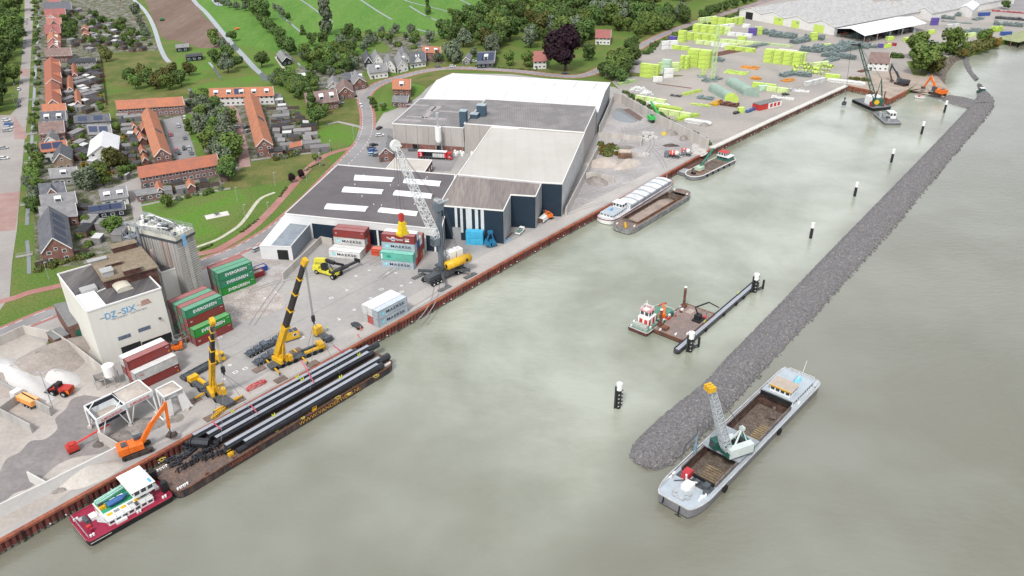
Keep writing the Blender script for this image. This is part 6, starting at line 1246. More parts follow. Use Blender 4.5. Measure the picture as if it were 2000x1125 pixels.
# ---- crane vessel bottom right
zc=2.3;A=(P(1541.5,715.6,WZ+zc+.6)+P(1595.5,743,WZ+zc+.6))/2;B=(P(1291,966,WZ+zc)+P(1340,1000,WZ+zc))/2;W=11.4
gh=mat('ship_grey',(.2,.2,.215),.6,.2,.3);lg=mat('deck_pale',(.4,.45,.49),.6,.08,.3);holdm=mat('hold_steel',(.115,.09,.075),.9,.35,.5,.2,2,(.17,.14,.115))
r,L=vessel('crane_vessel','long grey crane vessel with an open hold and white deck by the breakwater',up(A,WZ),up(B,WZ),W,zc,gh,lg,bow=.1,stern=.05,fb=.68,fs=.72,sheer=.5,hold=(17,55.7,8.8),gm=mat('rail_grey',(.5,.5,.5),.6))
h0,h1=17,55.7
sub('hold',[holdm,mat('hold_rust',(.16,.1,.08),.9,.4,.5)],r,lambda m:(m.add([(h0,-4.3,zc),(h1,-4.3,zc),(h1,4.3,zc),(h0,4.3,zc),(h0,-4.3,.1),(h1,-4.3,.1),(h1,4.3,.1),(h0,4.3,.1)],[(4,5,6,7)],0),m.add([(h0,-4.3,zc+1),(h1,-4.3,zc+1),(h1,4.3,zc+1),(h0,4.3,zc+1),(h0,-4.3,.1),(h1,-4.3,.1),(h1,4.3,.1),(h0,4.3,.1)],[(0,1,5,4),(1,2,6,5),(2,3,7,6),(3,0,4,7)],1)))
sub('coaming',mat('coaming_brown',(.2,.165,.15),.8,.3,.6),r,lambda m:[m.box(h0,h1,min(s*4.3,s*4.65),max(s*4.3,s*4.65),zc-.05,zc+1.1)for s in(-1,1)]);sub('coaming_end',m_dark,r,lambda m:m.box(h0-.3,h0,-4.3,4.3,zc,zc+2.2));sub('coaming_end',m_dark,r,lambda m:m.box(h1,h1+.3,-4.3,4.3,zc,zc+.9))
for i in range(9):sub('timber',mat('timber_yellow',(.4,.3,.16),.9,.3),r,lambda m:m.box(h0+8+i*.9,h0+8.25+i*.9,.5,4.1,.1,.3))
for i in range(6):sub('timber',mat('timber_yellow'),r,lambda m:m.box(h1-8+i*.9,h1-7.85+i*.9,-1.5+R.uniform(-.5,.5),2.5,.1,.25))
o=clamshell(V((0,0,0)),0,.8,mat('grab_worn',(.17,.13,.12),.8,.3),'worn clamshell grab resting in the hold behind the wheelhouse');RM=Matrix.Translation(r.location)@Matrix.Rotation(r.rotation_euler.z,4,'Z');o.location=RM@V((h0+3.5,1.5,.1));o.rotation_euler=(0,0,r.rotation_euler.z+.4)
cab(r,'accommodation',3.2,15.4,-4.3,4.3,zc,zc+1.5,white,lg,.3,.15)
wh=cab(r,'wheelhouse',10.3,14.6,-2.8,2.8,zc+1.6,zc+3.5,white,mat('tan_roof',(.45,.38,.32),.8,.1),.3,.4)
sub('yellow_stripe',yel,wh,lambda m:m.box(14.75,15.0,-2.9,2.9,zc+3.3,zc+3.65));sub('stern_flagpole',white,r,lambda m:m.beam((.3,0,zc+.6),(-1.2,0,zc+4.2),.09));sub('flag',[redp,white,mat('flag_blue',(.02,.06,.3),.7)],r,lambda m:[m.add([(-1.2-x0*.05,0,zc+4.1-k*.35),(-2.8,-.5,zc+4.0-k*.35),(-2.8,-.5,zc+3.65-k*.35),(-1.1,0,zc+3.75-k*.35)],[(0,1,2,3)],k)for k,x0 in enumerate((0,0,0))])
dn=T('dinghy','light blue dinghy upturned on the stern roof of the grey crane vessel','boat',RM@V((4.2,.8,zc+1.7)),r.rotation_euler.z);sub('hull',mat('dinghy_pale',(.2,.55,.75),.5),dn,lambda m:m.add([(0,-.8,0),(2.4,-.8,0),(3.8,0,0),(2.4,.8,0),(0,.8,0),(.4,-.3,.7),(2.6,0,.6),(.4,.3,.7)],[(0,1,6,5),(1,2,6),(2,3,6),(3,4,7,6),(4,0,5,7),(5,6,7)]));sub('keel',white,dn,lambda m:m.beam((.3,0,.72),(2.8,0,.6),.1))
sub('railing',white,r,lambda m:(m.rail([(.6,-3.6,zc+.2),(.6,3.6,zc+.2)],1,1.2,.05),m.rail([(1,-4.8,zc+.2),(10,-5.2,zc)],1,1.5,.05),m.rail([(1,4.8,zc+.2),(10,5.2,zc)],1,1.5,.05)));bollards(r,[(60,4.3,zc+.1),(62,4.1,zc+.2),(58.5,-5,zc+.2),(60,-4.9,zc+.2),(13,4.9,zc),(12,-4.9,zc)])
for x in(26,53.6):sub('tyre_fender',tyre,r,lambda m:(m.tube((x,W/2+.55,1.4),(x,W/2+.05,1.4),.9,n=14),m.beam((x,W/2+.3,2.2),(x,W/2,zc+.3),.08)))
sub('bow_structure',[steel,white,dgrey],r,lambda m:(m.cb(60.4,0,zc+.1,2.6,2.2,1.5,1),m.cb(62.4,1.4,zc+.1,1.2,1.2,.8),m.beam((59,-1.2,zc),(61.5,-.2,zc+5),.35,m=1),m.beam((58.5,-2,zc),(58.5,1.2,zc+1.4),.25,m=1),m.cyl(63.6,-1.5,zc+.2,zc+.9,.6,m=0),m.cyl(63.6,1.8,zc+.2,zc+.9,.5,m=0),m.box(56.1,58.4,-1,4.6,zc,zc+.12,2),m.cb(57.2,3,zc+.1,1.6,1.4,1,2),m.cb(57.3,.6,zc+.1,1.2,1.2,.7,2),m.box(56,58.2,-4.6,-3,zc,zc+.1,2),m.box(58.6,65,-4.9,-4.8,zc,zc+.7,0),m.cyl(58.8,3.8,zc,zc+.5,.7,m=2),m.cyl(61,4,zc,zc+.7,.4,m=1),m.beam((57,-.5,zc+.3),(60.5,-3.6,zc+.5),.2,m=2),m.cb(64.6,0,zc+.3,.8,3,.5,0)))
sub('red_generator',mat('red_generator',(.5,.04,.05),.6),r,lambda m:m.cb(56.9,-2.3,zc,2.4,1.8,1.8));sub('anchor',m_dark,r,lambda m:(m.beam((L-.2,1.6,zc+.5),(L+.5,1.7,-.1),.3),m.beam((L+.5,.9,-.1),(L+.5,2.5,-.1),.3),m.beam((L-.2,-2.6,zc+.5),(L+.3,-2.6,1),.3)))
k_=sub('knuckle_crane',mat('crane_bluegrey',(.2,.3,.36),.6),r,lambda m:(m.cyl(49.5,-4.8,zc,zc+3.6,.4),m.beam((49.5,-4.8,zc+3.6),(49.2,-5,zc+6.5),.4)));sub('jib',dgrey,k_,lambda m:(m.beam((49.2,-5,zc+6.5),(53.5,-5.4,zc+5.6),.25),m.beam((49.2,-5,zc+6.2),(49.2,-5,zc+8.6),.15),m.beam((53.5,-5.4,zc+5.6),(55,-5.4,zc+2),.18)))
ctr=RM@V((37.2,-.6,zc+1.1));tip=ray_plane(1389,762,ctr,ctr+V((-1,.35,0))*1)if 0 else None
sub('crane_platform',mat('platform_grey',(.33,.36,.39),.8,.15,.5),r,lambda m:m.box(35.4,45.6,-5,5,zc+.9,zc+1.25))
# draglines crane on the vessel: a thing of its own
gdark=mat('crane_dark_green',(.02,.1,.075),.5,.15);wpan=mat('crane_panel',(.55,.6,.58),.5,.08)
cw_=P(1428,885,WZ+zc+1.3);o=T('deck_crane','green and white deck crane with grey lattice boom and yellow tip on the vessel','crane',cw_,math.radians(24))
yw=o.rotation_euler.z;bxy=P(1428,885,WZ+zc+1.3)
sub('body',[gdark,wpan],o,lambda m:(m.cyl(0,0,0,.9,1.8),m.box(-2.8,4.4,-2.4,2.4,.9,2.4,0),m.box(-2.6,4.3,-2.7,-1.0,1.0,3.5,1),m.box(-2.6,1.8,1.1,2.7,1.0,3.5,1),m.box(3.6,4.7,-2.5,2.5,.8,2.9,0)))
sub('winch_drum',m_dark,o,lambda m:(m.tube((1,-1.2,2.9),(1,1.2,2.9),.6,n=10),m.tube((2.6,-1.2,2.9),(2.6,1.2,2.9),.6,n=10)));cb_=sub('operator_cab',gdark,o,lambda m:m.box(-4.2,-2.2,1.2,3.4,1.2,3.6));sub('windscreen',gl,cb_,lambda m:m.box(-4.24,-4.2,1.3,3.3,1.9,3.4))
oi=(Matrix.Translation(cw_)@Matrix.Rotation(yw,4,'Z')).inverted();f_=V((-1.9,-.6,1.6));fw=oi.inverted()@f_
best=None;dv=V((math.cos(yw+math.pi),math.sin(yw+math.pi),0));tp=ray_plane(1389.5,758,fw,fw+dv);tl_=oi@tp; 
sub('lattice_boom',mat('boom_grey',(.45,.48,.5),.5,.1),o,lambda m:m.lat(f_,tl_,2.0,1.3,18,.13,(0,1,0)));sub('boom_head',yel,o,lambda m:[m.cb(tl_.x-.4,tl_.y-.8+i*.8,tl_.z-.5,1.8,.55,1.3)for i in range(3)])
ap=V((2.2,0,6.8));sub('gantry',wpan,o,lambda m:(m.beam((-.6,-1.2,2.6),ap,.35),m.beam((-.6,1.2,2.6),ap,.35),m.beam((3.6,-1.2,2.6),ap,.2),m.beam((3.6,1.2,2.6),ap,.2),m.cb(ap.x,ap.y,ap.z-.3,.9,1.2,.8)));sub('stay_rope',mat('rope_dark'),o,lambda m:[m.beam(ap+V((0,s,.3)),tl_+V((0,s,0)),.07)for s in(-.4,.4)])
# ---- piles and beam
def mooring(px,top,label,fender=False,w=.62,cap=.9):
    c=P(*px,WZ);h=zat(c,top)-WZ;o=T('mooring_post',label,'mooring post',c,0,'mooring posts in the basin')
    sub('shaft',m_dark,o,lambda m:m.cyl(0,0,-1,h-2.2,w,n=16));sub('cap',white,o,lambda m:(m.cyl(0,0,h-2.2,h-.15,w+.1,n=16),m.cyl(0,0,h-.15,h,w+.1,w*.6,16)))
    if fender:sub('ladder',mat('fender_black',(.03,.04,.035),.7),o,lambda m:(m.beam((-w-.25,-.3,-.5),(-w-.25,-.3,h-1),.4),[m.tube((w,-.1,1+i*1.2),(w+.35,-.1,1+i*1.2),.2,n=6)for i in range(5)]));sub('bollard',white,o,lambda m:[m.beam((-.2,-w-.05,.8+i*1.25),(.15,-w-.05,1.05+i*1.25),.1)for i in range(4)])
    return o
for i,(b_,t_,f_,lb)in enumerate([((1207,796),747.5,1,'thick black mooring post with fenders and white cap, alone left of the breakwater tip'),((1583,465),434.5,0,'black mooring post with white cap beside the middle of the breakwater'),((1669,383),355.5,0,'white-capped mooring post second farther up beside the breakwater'),((1740.5,317),291,0,'white-capped mooring post third farther up beside the breakwater'),((1799.4,262),237.5,0,'white-capped mooring post, second nearest to the dam'),((1844,220),196.5,0,'farthest white-capped mooring post close to the dam')]):
    mooring(b_,t_,lb,f_,.72 if f_ else .58)
mooring((1347,686),648,'white-capped mooring post at the near end of the floating grey beam',1,.8);mooring((1473,570),534,'white-capped mooring post at the far end of the floating grey beam',1,.8)
for(px,lab)in(((1354,680),'black bracket beside the near mooring post of the grey beam'),((1481,566),'black bracket beside the far mooring post of the grey beam')):
    c=P(*px,WZ);o=T('side_fender',lab,'fender',c,math.radians(48));sub('post',m_dark,o,lambda m:m.tube((1.6,-.8,0),(1.6,-.8,3.4),.35,n=10));sub('arm',m_dark,o,lambda m:(m.beam((-.6,0,.7),(1.6,-.8,.9),.3),m.beam((-.6,0,.2),(1.6,-.8,0),.25)))
a,b=P(1321,690,WZ),P(1477,556,WZ);o=T('floating_beam','long grey floating guide beam lying between two white-capped posts','floating beam',a,ang(a,b));Lp=(b-a).length
sub('body',pst,o,lambda m:(m.box(0,Lp,-1.0,1.0,-.3,1.2),m.add([(0,-1,-.3),(0,1,-.3),(0,1,1.2),(0,-1,1.2),(-.8,0,.4)],[(0,3,4),(3,2,4),(2,1,4),(1,0,4)])));sub('walkway_plate',plate,o,lambda m:m.box(.2,Lp,-.62,.62,1.22,1.34));sub('rail',pst,o,lambda m:m.box(0,Lp,.8,1.0,1.3,1.55));[sub('lifting_lug',hvy,o,lambda m:(m.beam((Lp*t,.9,1.5),(Lp*t,.9,2.3),.15),m.beam((Lp*t+.6,.9,1.5),(Lp*t+.6,.9,2.3),.15)))for t in(.34,.77)]
[sub('fender_pad',tyre,o,lambda m:m.cb(Lp*t,-1.1,.3,1.2,.4,.7))for t in(.3,.52,.68,.78)]
# ---- work pontoon and its tug
a0,a1=P(1336,665,WZ+1.2),P(1393,618,WZ+1.2);u=(a1-a0).normalized();v=V((-u.y,u.x,0));W=13
pk=mat('pontoon_deck',(.27,.2,.175),.9,.2,.3,.2,2,(.21,.17,.155))
r,L=vessel('work_pontoon','flat brown work pontoon with two rusty legs moored to the floating beam',up(a0+v*W*.42-u*.5,WZ),up(a1+v*W*.42+u*1.5,WZ),W*.85,1.3,rust,pk,bow=.03,stern=.06,fb=.9,fs=.85,gm=rust,cat='pontoon')
PM=Matrix.Translation(r.location)@Matrix.Rotation(r.rotation_euler.z,4,'Z')
for i,(x,y,h)in enumerate(((3,4.4,7),(L-2.5,4.6,8.5))):sub('spud_leg',rust,r,lambda m:(m.cyl(x,y,-1,h,.42,n=12),m.cb(x,y,1.3,1.6,1.6,1)));sub('leg_cap',white,r,lambda m:m.cyl(x,y,h,h+.3,.45,n=12))
bollards(r,[(1.5,-2,1.3),(4,-4.6,1.3),(.8,3,1.3)]);sub('hatch',mat('pale_patch',(.42,.34,.3),.9),r,lambda m:m.box(L-5,L-2,.6,2.6,1.31,1.35))
sub('winch',rust,r,lambda m:(m.cb(2.2,2.2,1.3,2,2,.9),m.tube((2.2,1.2,1.9),(2.2,3.2,1.9),.6)));rg=random.Random(8);[sub('deck_gear',[steel,gdark,redp,white,rust][i%5],r,lambda m:m.cb(rg.uniform(1,L-1),rg.choice((5,4.4,3.6,4.9)),1.3,rg.uniform(.4,1.6),rg.uniform(.3,1),rg.uniform(.3,1.2)))for i in range(14)]
kc=T('deck_excavator','black hydraulic crane crouching on the pontoon beside the grey beam','crane',PM@V((L-6.5,-2.6,1.3)),r.rotation_euler.z);sub('base',m_dark,kc,lambda m:(m.box(-2,1.5,-1.8,1,0,.5),m.box(-1,1,-1,.8,.5,1.9)));sub('arm',m_dark,kc,lambda m:(m.beam((0,0,1.8),(-.3,1,4.2),.35),m.beam((-.3,1,4.2),(4.2,-1.2,4.8),.35),m.beam((4.2,-1.2,4.8),(6.8,-3.6,2.6),.3)));sub('basket',mat('pinkish_red'),kc,lambda m:m.cb(1.9,-1.4,.1,.9,.9,.8))
person(PM@V((L-2.4,-3.5,1.5)),1,mat('grey_jacket',(.3,.31,.33),.8),jean,'worker in grey on the grey beam beside the black hydraulic crane',white)
oc=T('orange_deck_crane','orange folded knuckle crane between tug and pontoon','crane',PM@V((7.5,6.4,1.4)),.4);sub('column',orange,oc,lambda m:(m.cb(0,0,0,1.6,1.6,1.6),m.beam((0,0,1.5),(.6,.6,4.8),.5),m.beam((0,-.6,1.2),(1.2,.4,3.4),.4)));sub('jib',redp,oc,lambda m:(m.beam((.6,.6,4.8),(2.2,1.8,3.8),.4),m.beam((.6,.6,4.8),(-1,1.6,3.6),.3)))
gd=mat('tug_green_deck',(.13,.26,.2),.8,.15)
r,L=vessel('work_tug','small work tug with red and white wheelhouse and green deck beside the brown pontoon',PM@V((-3.5,8.6,-1.3-WZ*0)),PM@V((14.5,8.6,0)),7.2,1.3,mat('hull_dark_red',(.16,.05,.05),.7,.3),gd,bow=.15,stern=.05,fb=.5,fs=.85,gm=mat('pale_rail',(.5,.5,.46),.7),cat='tugboat')
r.location.z=WZ
b=cab(r,'deckhouse',3.2,7.6,-1.9,1.9,1.3,4.0,white,white,.55,.1,wn=False);[sub('red_panel',redp,b,lambda m:m.box(3.4+i*2.2,4.4+i*2.2,-1.94,-1.9,1.5,3.6))for i in range(2)]
sub('red_panel',redp,b,lambda m:m.box(3.15,3.2,.3,1.4,1.5,3.6));sub('red_panel',redp,b,lambda m:m.box(3.15,3.2,-1.5,-.4,1.5,3.6))
cab(r,'wheelhouse',3.6,6.6,-1.6,1.6,4.1,6.3,white,mat('roof_pink',(.6,.25,.25),.7),.35,.25);[sub('deck_gear',[steel,gdark,white][i%3],r,lambda m:m.cb(R.uniform(.8,12),R.choice((-2.6,2.6,2.2)),1.3,R.uniform(.4,1.4),R.uniform(.4,1),R.uniform(.4,1.4)))for i in range(14)];sub('mast',white,r,lambda m:(m.beam((4.6,0,6.3),(4.6,0,9.8),.14),m.beam((4.6,-1,8.2),(4.6,1,8.2),.1),m.beam((4.1,-.6,8.9),(5.1,.6,8.9),.1),m.cb(4.6,0,6.4,1.6,1.6,.4),m.rail([(3.7,-1.5,6.4),(6.5,-1.5,6.4),(6.5,1.5,6.4),(3.7,1.5,6.4)],.8,1,.06,closed=True)))
sub('winch',mat('winch_red',(.4,.04,.05),.6),r,lambda m:m.tube((8.6,-1.3,2.3),(8.6,1.3,2.3),.9));sub('engine_casing',mat('casing',(.4,.45,.4),.7,.2),r,lambda m:(m.cb(1.8,0,1.3,2,4.6,1.1),m.cb(1,-2.4,1.3,1,1,.7)));bollards(r,[(11,-2.4,1.3),(10.5,2.2,1.3),(.8,2.6,1.3)])
# ---- two vessels at the quay
def line(px0,px1,z):return up(P(*px0,z),WZ),up(P(*px1,z),WZ)
A,B=line((1180,427),(1302,352),WZ+2);W=9
r,L=vessel('inland_ship','inland cargo ship with closed white hatch covers and white stern cabin along the quay',A-(B-A).normalized()*1,B+(B-A).normalized()*2,W,2.0,white,mat('ship_deck_white',(.6,.62,.63),.6),bow=.12,stern=.12,fb=.2,fs=.25,gm=mat('dark_red_trim',(.22,.03,.04),.6),cat='ship')
sub('hatch_cover',ribbed('hatch_white',(.68,.7,.72),5.2,'X',dark=.55),r,lambda m:m.add([(L*.28,-3.6,2),(L*.92,-3.6,2),(L*.92,3.6,2),(L*.28,3.6,2),(L*.28,-3.4,3.6),(L*.92,-3.4,3.6),(L*.92,3.4,3.6),(L*.28,3.4,3.6),(L*.28,0,4.1),(L*.92,0,4.1)],[(0,1,5,4),(3,7,6,2),(0,4,8,7,3),(1,2,6,9,5),(4,5,9,8),(8,9,6,7)]));sub('hatch_side',mat('hatch_grey_side',(.3,.32,.34),.7),r,lambda m:(m.box(L*.28,L*.92,-3.75,-3.6,2,3.3)))
cab(r,'stern_cabin',L*.05,L*.2,-3,3,2,3.3,white,lg,.4,.15);cab(r,'wheelhouse',L*.2,L*.265,-2.2,2.2,2.6,5.2,white,white,.5,.3);sub('scooter',bluet,r,lambda m:m.cb(L*.13,.5,3.45,1.6,.5,.7));sub('mast',white,r,lambda m:(m.beam((L*.26,-2.8,2),(L*.26,-2.8,6),.15),m.beam((L*.96,0,2),(L*.96,0,4.5),.12)))
A,B=line((1205,440),(1326,370),WZ+2.2)
d=(B-A).normalized();n_=V((d.y,-d.x,0)); 
r,L=vessel('open_barge','grey open hold barge with a rust brown interior, moored outside the white ship',A+n_*2.2-d*1,B+n_*2.2+d*1,9.6,2.2,mat('barge_grey',(.2,.2,.205),.8,.35,.5,.2,2,(.3,.3,.29)),deckc,bow=.1,stern=.1,fb=.4,fs=.4,gm=mat('barge_grey'),cat='barge',hold=(L*.14,L*.83,6.6))
sub('hold',holdm,r,lambda m:m.add([(L*.14,-3.3,3.1),(L*.83,-3.3,3.1),(L*.83,3.3,3.1),(L*.14,3.3,3.1),(L*.14,-3.3,.1),(L*.83,-3.3,.1),(L*.83,3.3,.1),(L*.14,3.3,.1)],[(0,1,5,4),(1,2,6,5),(2,3,7,6),(3,0,4,7),(4,5,6,7)]));sub('cargo',mat('barge_cargo',(.36,.29,.25),.9,.2,.3),r,lambda m:m.add([(L*.14,3.3,1.2),(L*.7,3.3,1.6),(L*.83,3.3,.3),(L*.83,-1.5,.15),(L*.5,-2,.2),(L*.2,-1,.2)],[(0,5,4,1),(1,4,3,2)]))
sub('coaming',rust,r,lambda m:[m.box(L*.14,L*.83,min(s*3.3,s*3.6),max(s*3.3,s*3.6),2.15,3.1)for s in(-1,1)]);sub('yellow_gear',yel,r,lambda m:[m.cb(1.4+i*.9,-1.6+i*.7,2.2,.7,.7,.5)for i in range(4)]);sub('scrap',m_dark,r,lambda m:[m.cb(L*.3+i*1.1,-1.4,.1,.8,.8,.8)for i in range(9)]);bollards(r,[(4.2,-3.7,2.2),(L-4,-3.4,2.2),(L-3,3.2,2.2),(2,2.8,2.2)])
A,B=line((1346,343),(1424,306),WZ+2)
r,L=vessel('dredging_vessel','green and white work vessel with a dark green jib crane moored beside the quay',B,A,8.5,1.8,gh,deckc,bow=.16,stern=.06,fb=.25,fs=.7,gm=white,cat='ship')
sub('hold',holdm,r,lambda m:m.box(L*.25,L*.62,-2.8,2.8,1.82,1.9));cab(r,'deckhouse',1,L*.18,-3,3,1.8,3.6,mat('dredger_green',(.03,.2,.14),.6),white,.4);cab(r,'wheelhouse',L*.1,L*.2,-2,2,3.7,5.8,white,redp,.4);[sub('tyre_fender',tyre,r,lambda m:m.tube((L*(.2+.14*i),4.3,1.0),(L*(.2+.14*i),4.6,1.0),.5))for i in range(5)]
cr_=sub('crane_house',[mat('pale_green_cr',(.45,.58,.45),.6),orange],r,lambda m:(m.cyl(L*.76,0,1.8,2.6,1.3,m=1),m.cb(L*.76,0,2.6,3.6,3,1.6)));sub('jib',mat('dredger_green'),r,lambda m:(m.beam((L*.74,0,4),(L*.42,-.6,9.5),.6,.8)));sub('anchor_winch',m_dark,r,lambda m:(m.cb(L*.9,0,1.8,1.2,2,.9),m.beam((L*.88,-1,1.8),(L*.88,-1,4.4),.2)))
A,B=line((1332,337),(1376,312),WZ+1.6)
r,L=vessel('small_hopper_barge','small rusty hopper barge squeezed between quay wall and green crane vessel',B,A,6,1.5,gh,steel,bow=.1,stern=.05,fb=.5,fs=.8,gm=gh,cat='barge');sub('hold',mat('hold_rust'),r,lambda m:m.box(1.5,L*.72,-2.1,2.1,1.5,1.62));sub('coaming',rust,r,lambda m:(m.box(1.5,L*.72,-2.3,-2.1,1.5,2.2),m.box(1.5,L*.72,2.1,2.3,1.5,2.2),m.box(1.3,1.5,-2.3,2.3,1.5,2.2)))
# ---- floating crane at the head of the basin
A,B=line((1686,197),(1741,236),WZ+1.2)
d=(B-A).normalized();r,L=vessel('crane_pontoon','dark pontoon of the floating grab crane at the head of the basin',A-d*3,P(1722,216,WZ)*1,12,1.6,m_dark,mat('pontoon_grey',(.2,.21,.22),.8,.2),bow=.03,stern=.03,fb=.9,fs=.9,gm=m_dark,cat='pontoon');r.location.z=WZ
sub('machine_house',white,r,lambda m:m.box(L*.4,L*.72,-3.6,3.6,1.6,6.2));sub('winch_drum',mat('winch_red'),r,lambda m:(m.tube((L*.78,-4.5,3),(L*.78,-2.5,3),1.5,n=14),m.tube((L*.84,1,2.4),(L*.84,3,2.4),.8)));[sub('spud_leg',rust,r,lambda m:m.beam((L*.75+i*2,-2+i*4,1.6),(L*.75+i*2,-2+i*4,10),.5))for i in range(2)]
[sub('tyre_fender',tyre,r,lambda m:m.tube((1+i*2,-6.2,1),(1+i*2,-6.6,1),.5))for i in range(8)]
cb0=P(1711,205,WZ+6.3);o=T('floating_crane','dark green floating grab crane with a tall open lattice boom at the basin head','crane',cb0,ang(P(1711,205,3),P(1652,204,3)));yw=o.rotation_euler.z
sub('house',[gdark,yel],o,lambda m:(m.box(-2.8,1.8,-1.9,1.9,0,3.4),m.tube((.6,-2.2,2),(.6,-1.9,2),1.3,n=14,m=1),m.tube((.6,1.9,2),(.6,2.2,2),1.3,n=14,m=1)))
wt=P(1711,205,WZ+6.3);dv=U(yw);t1=ray_plane(1678,88,cb0+dv*2,cb0+dv*3);ti=(Matrix.Translation(cb0)@Matrix.Rotation(yw,4,'Z')).inverted()@t1;print('fcrane',ti)
sub('lattice_boom',gdark,o,lambda m:m.lat((1.2,0,3),ti,1.9,1.0,18,.12,(0,1,0)));sub('rear_strut',gdark,o,lambda m:(m.beam((-2.4,-1.2,3.2),(ti.x*.2-3,0,ti.z*.45),.3),m.beam((ti.x*.2-3,0,ti.z*.45),ti,.14),m.beam((-2.4,1.2,3.2),(ti.x*.2-3,0,ti.z*.45),.3),m.beam((1,0,3.2),(ti.x*.2-3,0,ti.z*.45),.25)));sub('jib_head',m_dark,o,lambda m:(m.tube(ti+V((0,-.6,0)),ti+V((0,.6,0)),.9,n=12),m.beam(ti,ti+V((4,0,.3)),.6,.7)))
g_=P(1648,203,WZ);gz=zat(g_,196);te=o.location+Matrix.Rotation(yw,3,'Z')@(ti+V((4,0,.3)))
clamshell(P(1648,205,WZ+1.5),1.0,1.05,m_dark,'black clamshell grab hanging over the water from the floating crane',WZ+1.2);mb=MB()
for s in(-.2,.2):mb.beam(V((g_.x+s,g_.y,WZ+5)),te,.08)
mb.X=None;inv=(Matrix.Translation(cb0)@Matrix.Rotation(yw,4,'Z')).inverted();mb.v=[tuple(inv@V(p))for p in mb.v];mb.build('hoist_rope',mat('rope_dark'),o)
A,B=line((1722,221),(1745,240),WZ+1.2);r,L=vessel('service_pontoon','grey service pontoon with a small white cabin below the floating crane',A,B,9,1.3,gh,mat('pontoon_grey'),bow=.04,stern=.04,fb=.9,fs=.9,gm=steel,cat='pontoon');cab(r,'cabin',L*.3,L*.6,.2,3.6,1.3,4.4,white,white,.5,.1);sub('machinery',[steel,dgrey],r,lambda m:[m.cb(R.uniform(1,L-1),R.uniform(-4,0),1.3,1.2,1.2,R.uniform(.5,2.2),i%2)for i in range(9)])
A,B=line((1787,189),(1807,191),WZ+.6);r,L=vessel('motor_boat','small white motor boat with people beside the sandy beach',A,B,3,.8,white,steel,bow=.4,stern=.05,fb=.05,fs=.8,gm=white,cat='boat');sub('console',mat('pinkish_red'),r,lambda m:m.cb(L*.4,0,.8,1,1,1.2))
A,B=line((1913,178),(1921,183),WZ+.6);r,L=vessel('survey_boat','small dark workboat lying beside the dam near the gap',A,B,3.6,1.2,gdark,dgrey,bow=.3,stern=.05,fb=.2,fs=.8,cat='boat');cab(r,'cabin',L*.3,L*.7,-1.2,1.2,1.2,3.2,gdark,white,.5,.1)
# ================================================================ houses
RC={'o':mat('roof_orange_tile',(.43,.165,.095),.85,.2,.35,.2,3,(.33,.15,.105),rnd=.1),'r':mat('roof_red_tile',(.38,.15,.13),.85,.2,.35,.2,3,(.31,.14,.12),rnd=.1),'s':mat('roof_slate',(.085,.09,.105),.7,.2,.5,.2,3,(.13,.13,.145),rnd=.15),
      'g':mat('roof_grey',(.2,.2,.205),.8,.2,.4,.2,3,(.26,.25,.25),rnd=.15),'b':mat('roof_brown',(.2,.135,.12),.85,.18,.4,.2,3,(.25,.18,.165)),'w':mat('roof_white',(.66,.67,.68),.6,.06,.2),'k':m_dark}
WC={'b':mat('wall_brick',(.2,.095,.08),.9,.2,.8,0,3,(.26,.15,.13)),'w':mat('wall_white',(.68,.67,.65),.8,.06,.4),'t':mat('wall_tan',(.34,.25,.19),.9,.15,.8),'p':mat('wall_purple_brick',(.2,.12,.115),.9,.2,.8,0,3,(.27,.18,.17)),'k':mat('wall_black',(.03,.035,.045),.8,.1),'g':mat('wall_grey',(.3,.29,.28),.85,.12)}
solar=mat('solar_panel')
trim=white
def win(par,c,u,w,h,z):
    n=V((u.y,-u.x,0));mb=MB();a=c-u*w/2+n*.04;b=c+u*w/2+n*.04
    mb.add([up(a,z),up(b,z),up(b,z+h),up(a,z+h)],[(0,1,2,3)],0);a=a+u*.14+n*.02;b=b-u*.14+n*.02;mb.add([up(a,z+.14),up(b,z+.14),up(b,z+h-.14),up(a,z+h-.14)],[(0,1,2,3)],1);return mb.build('window',[trim,gl],par)
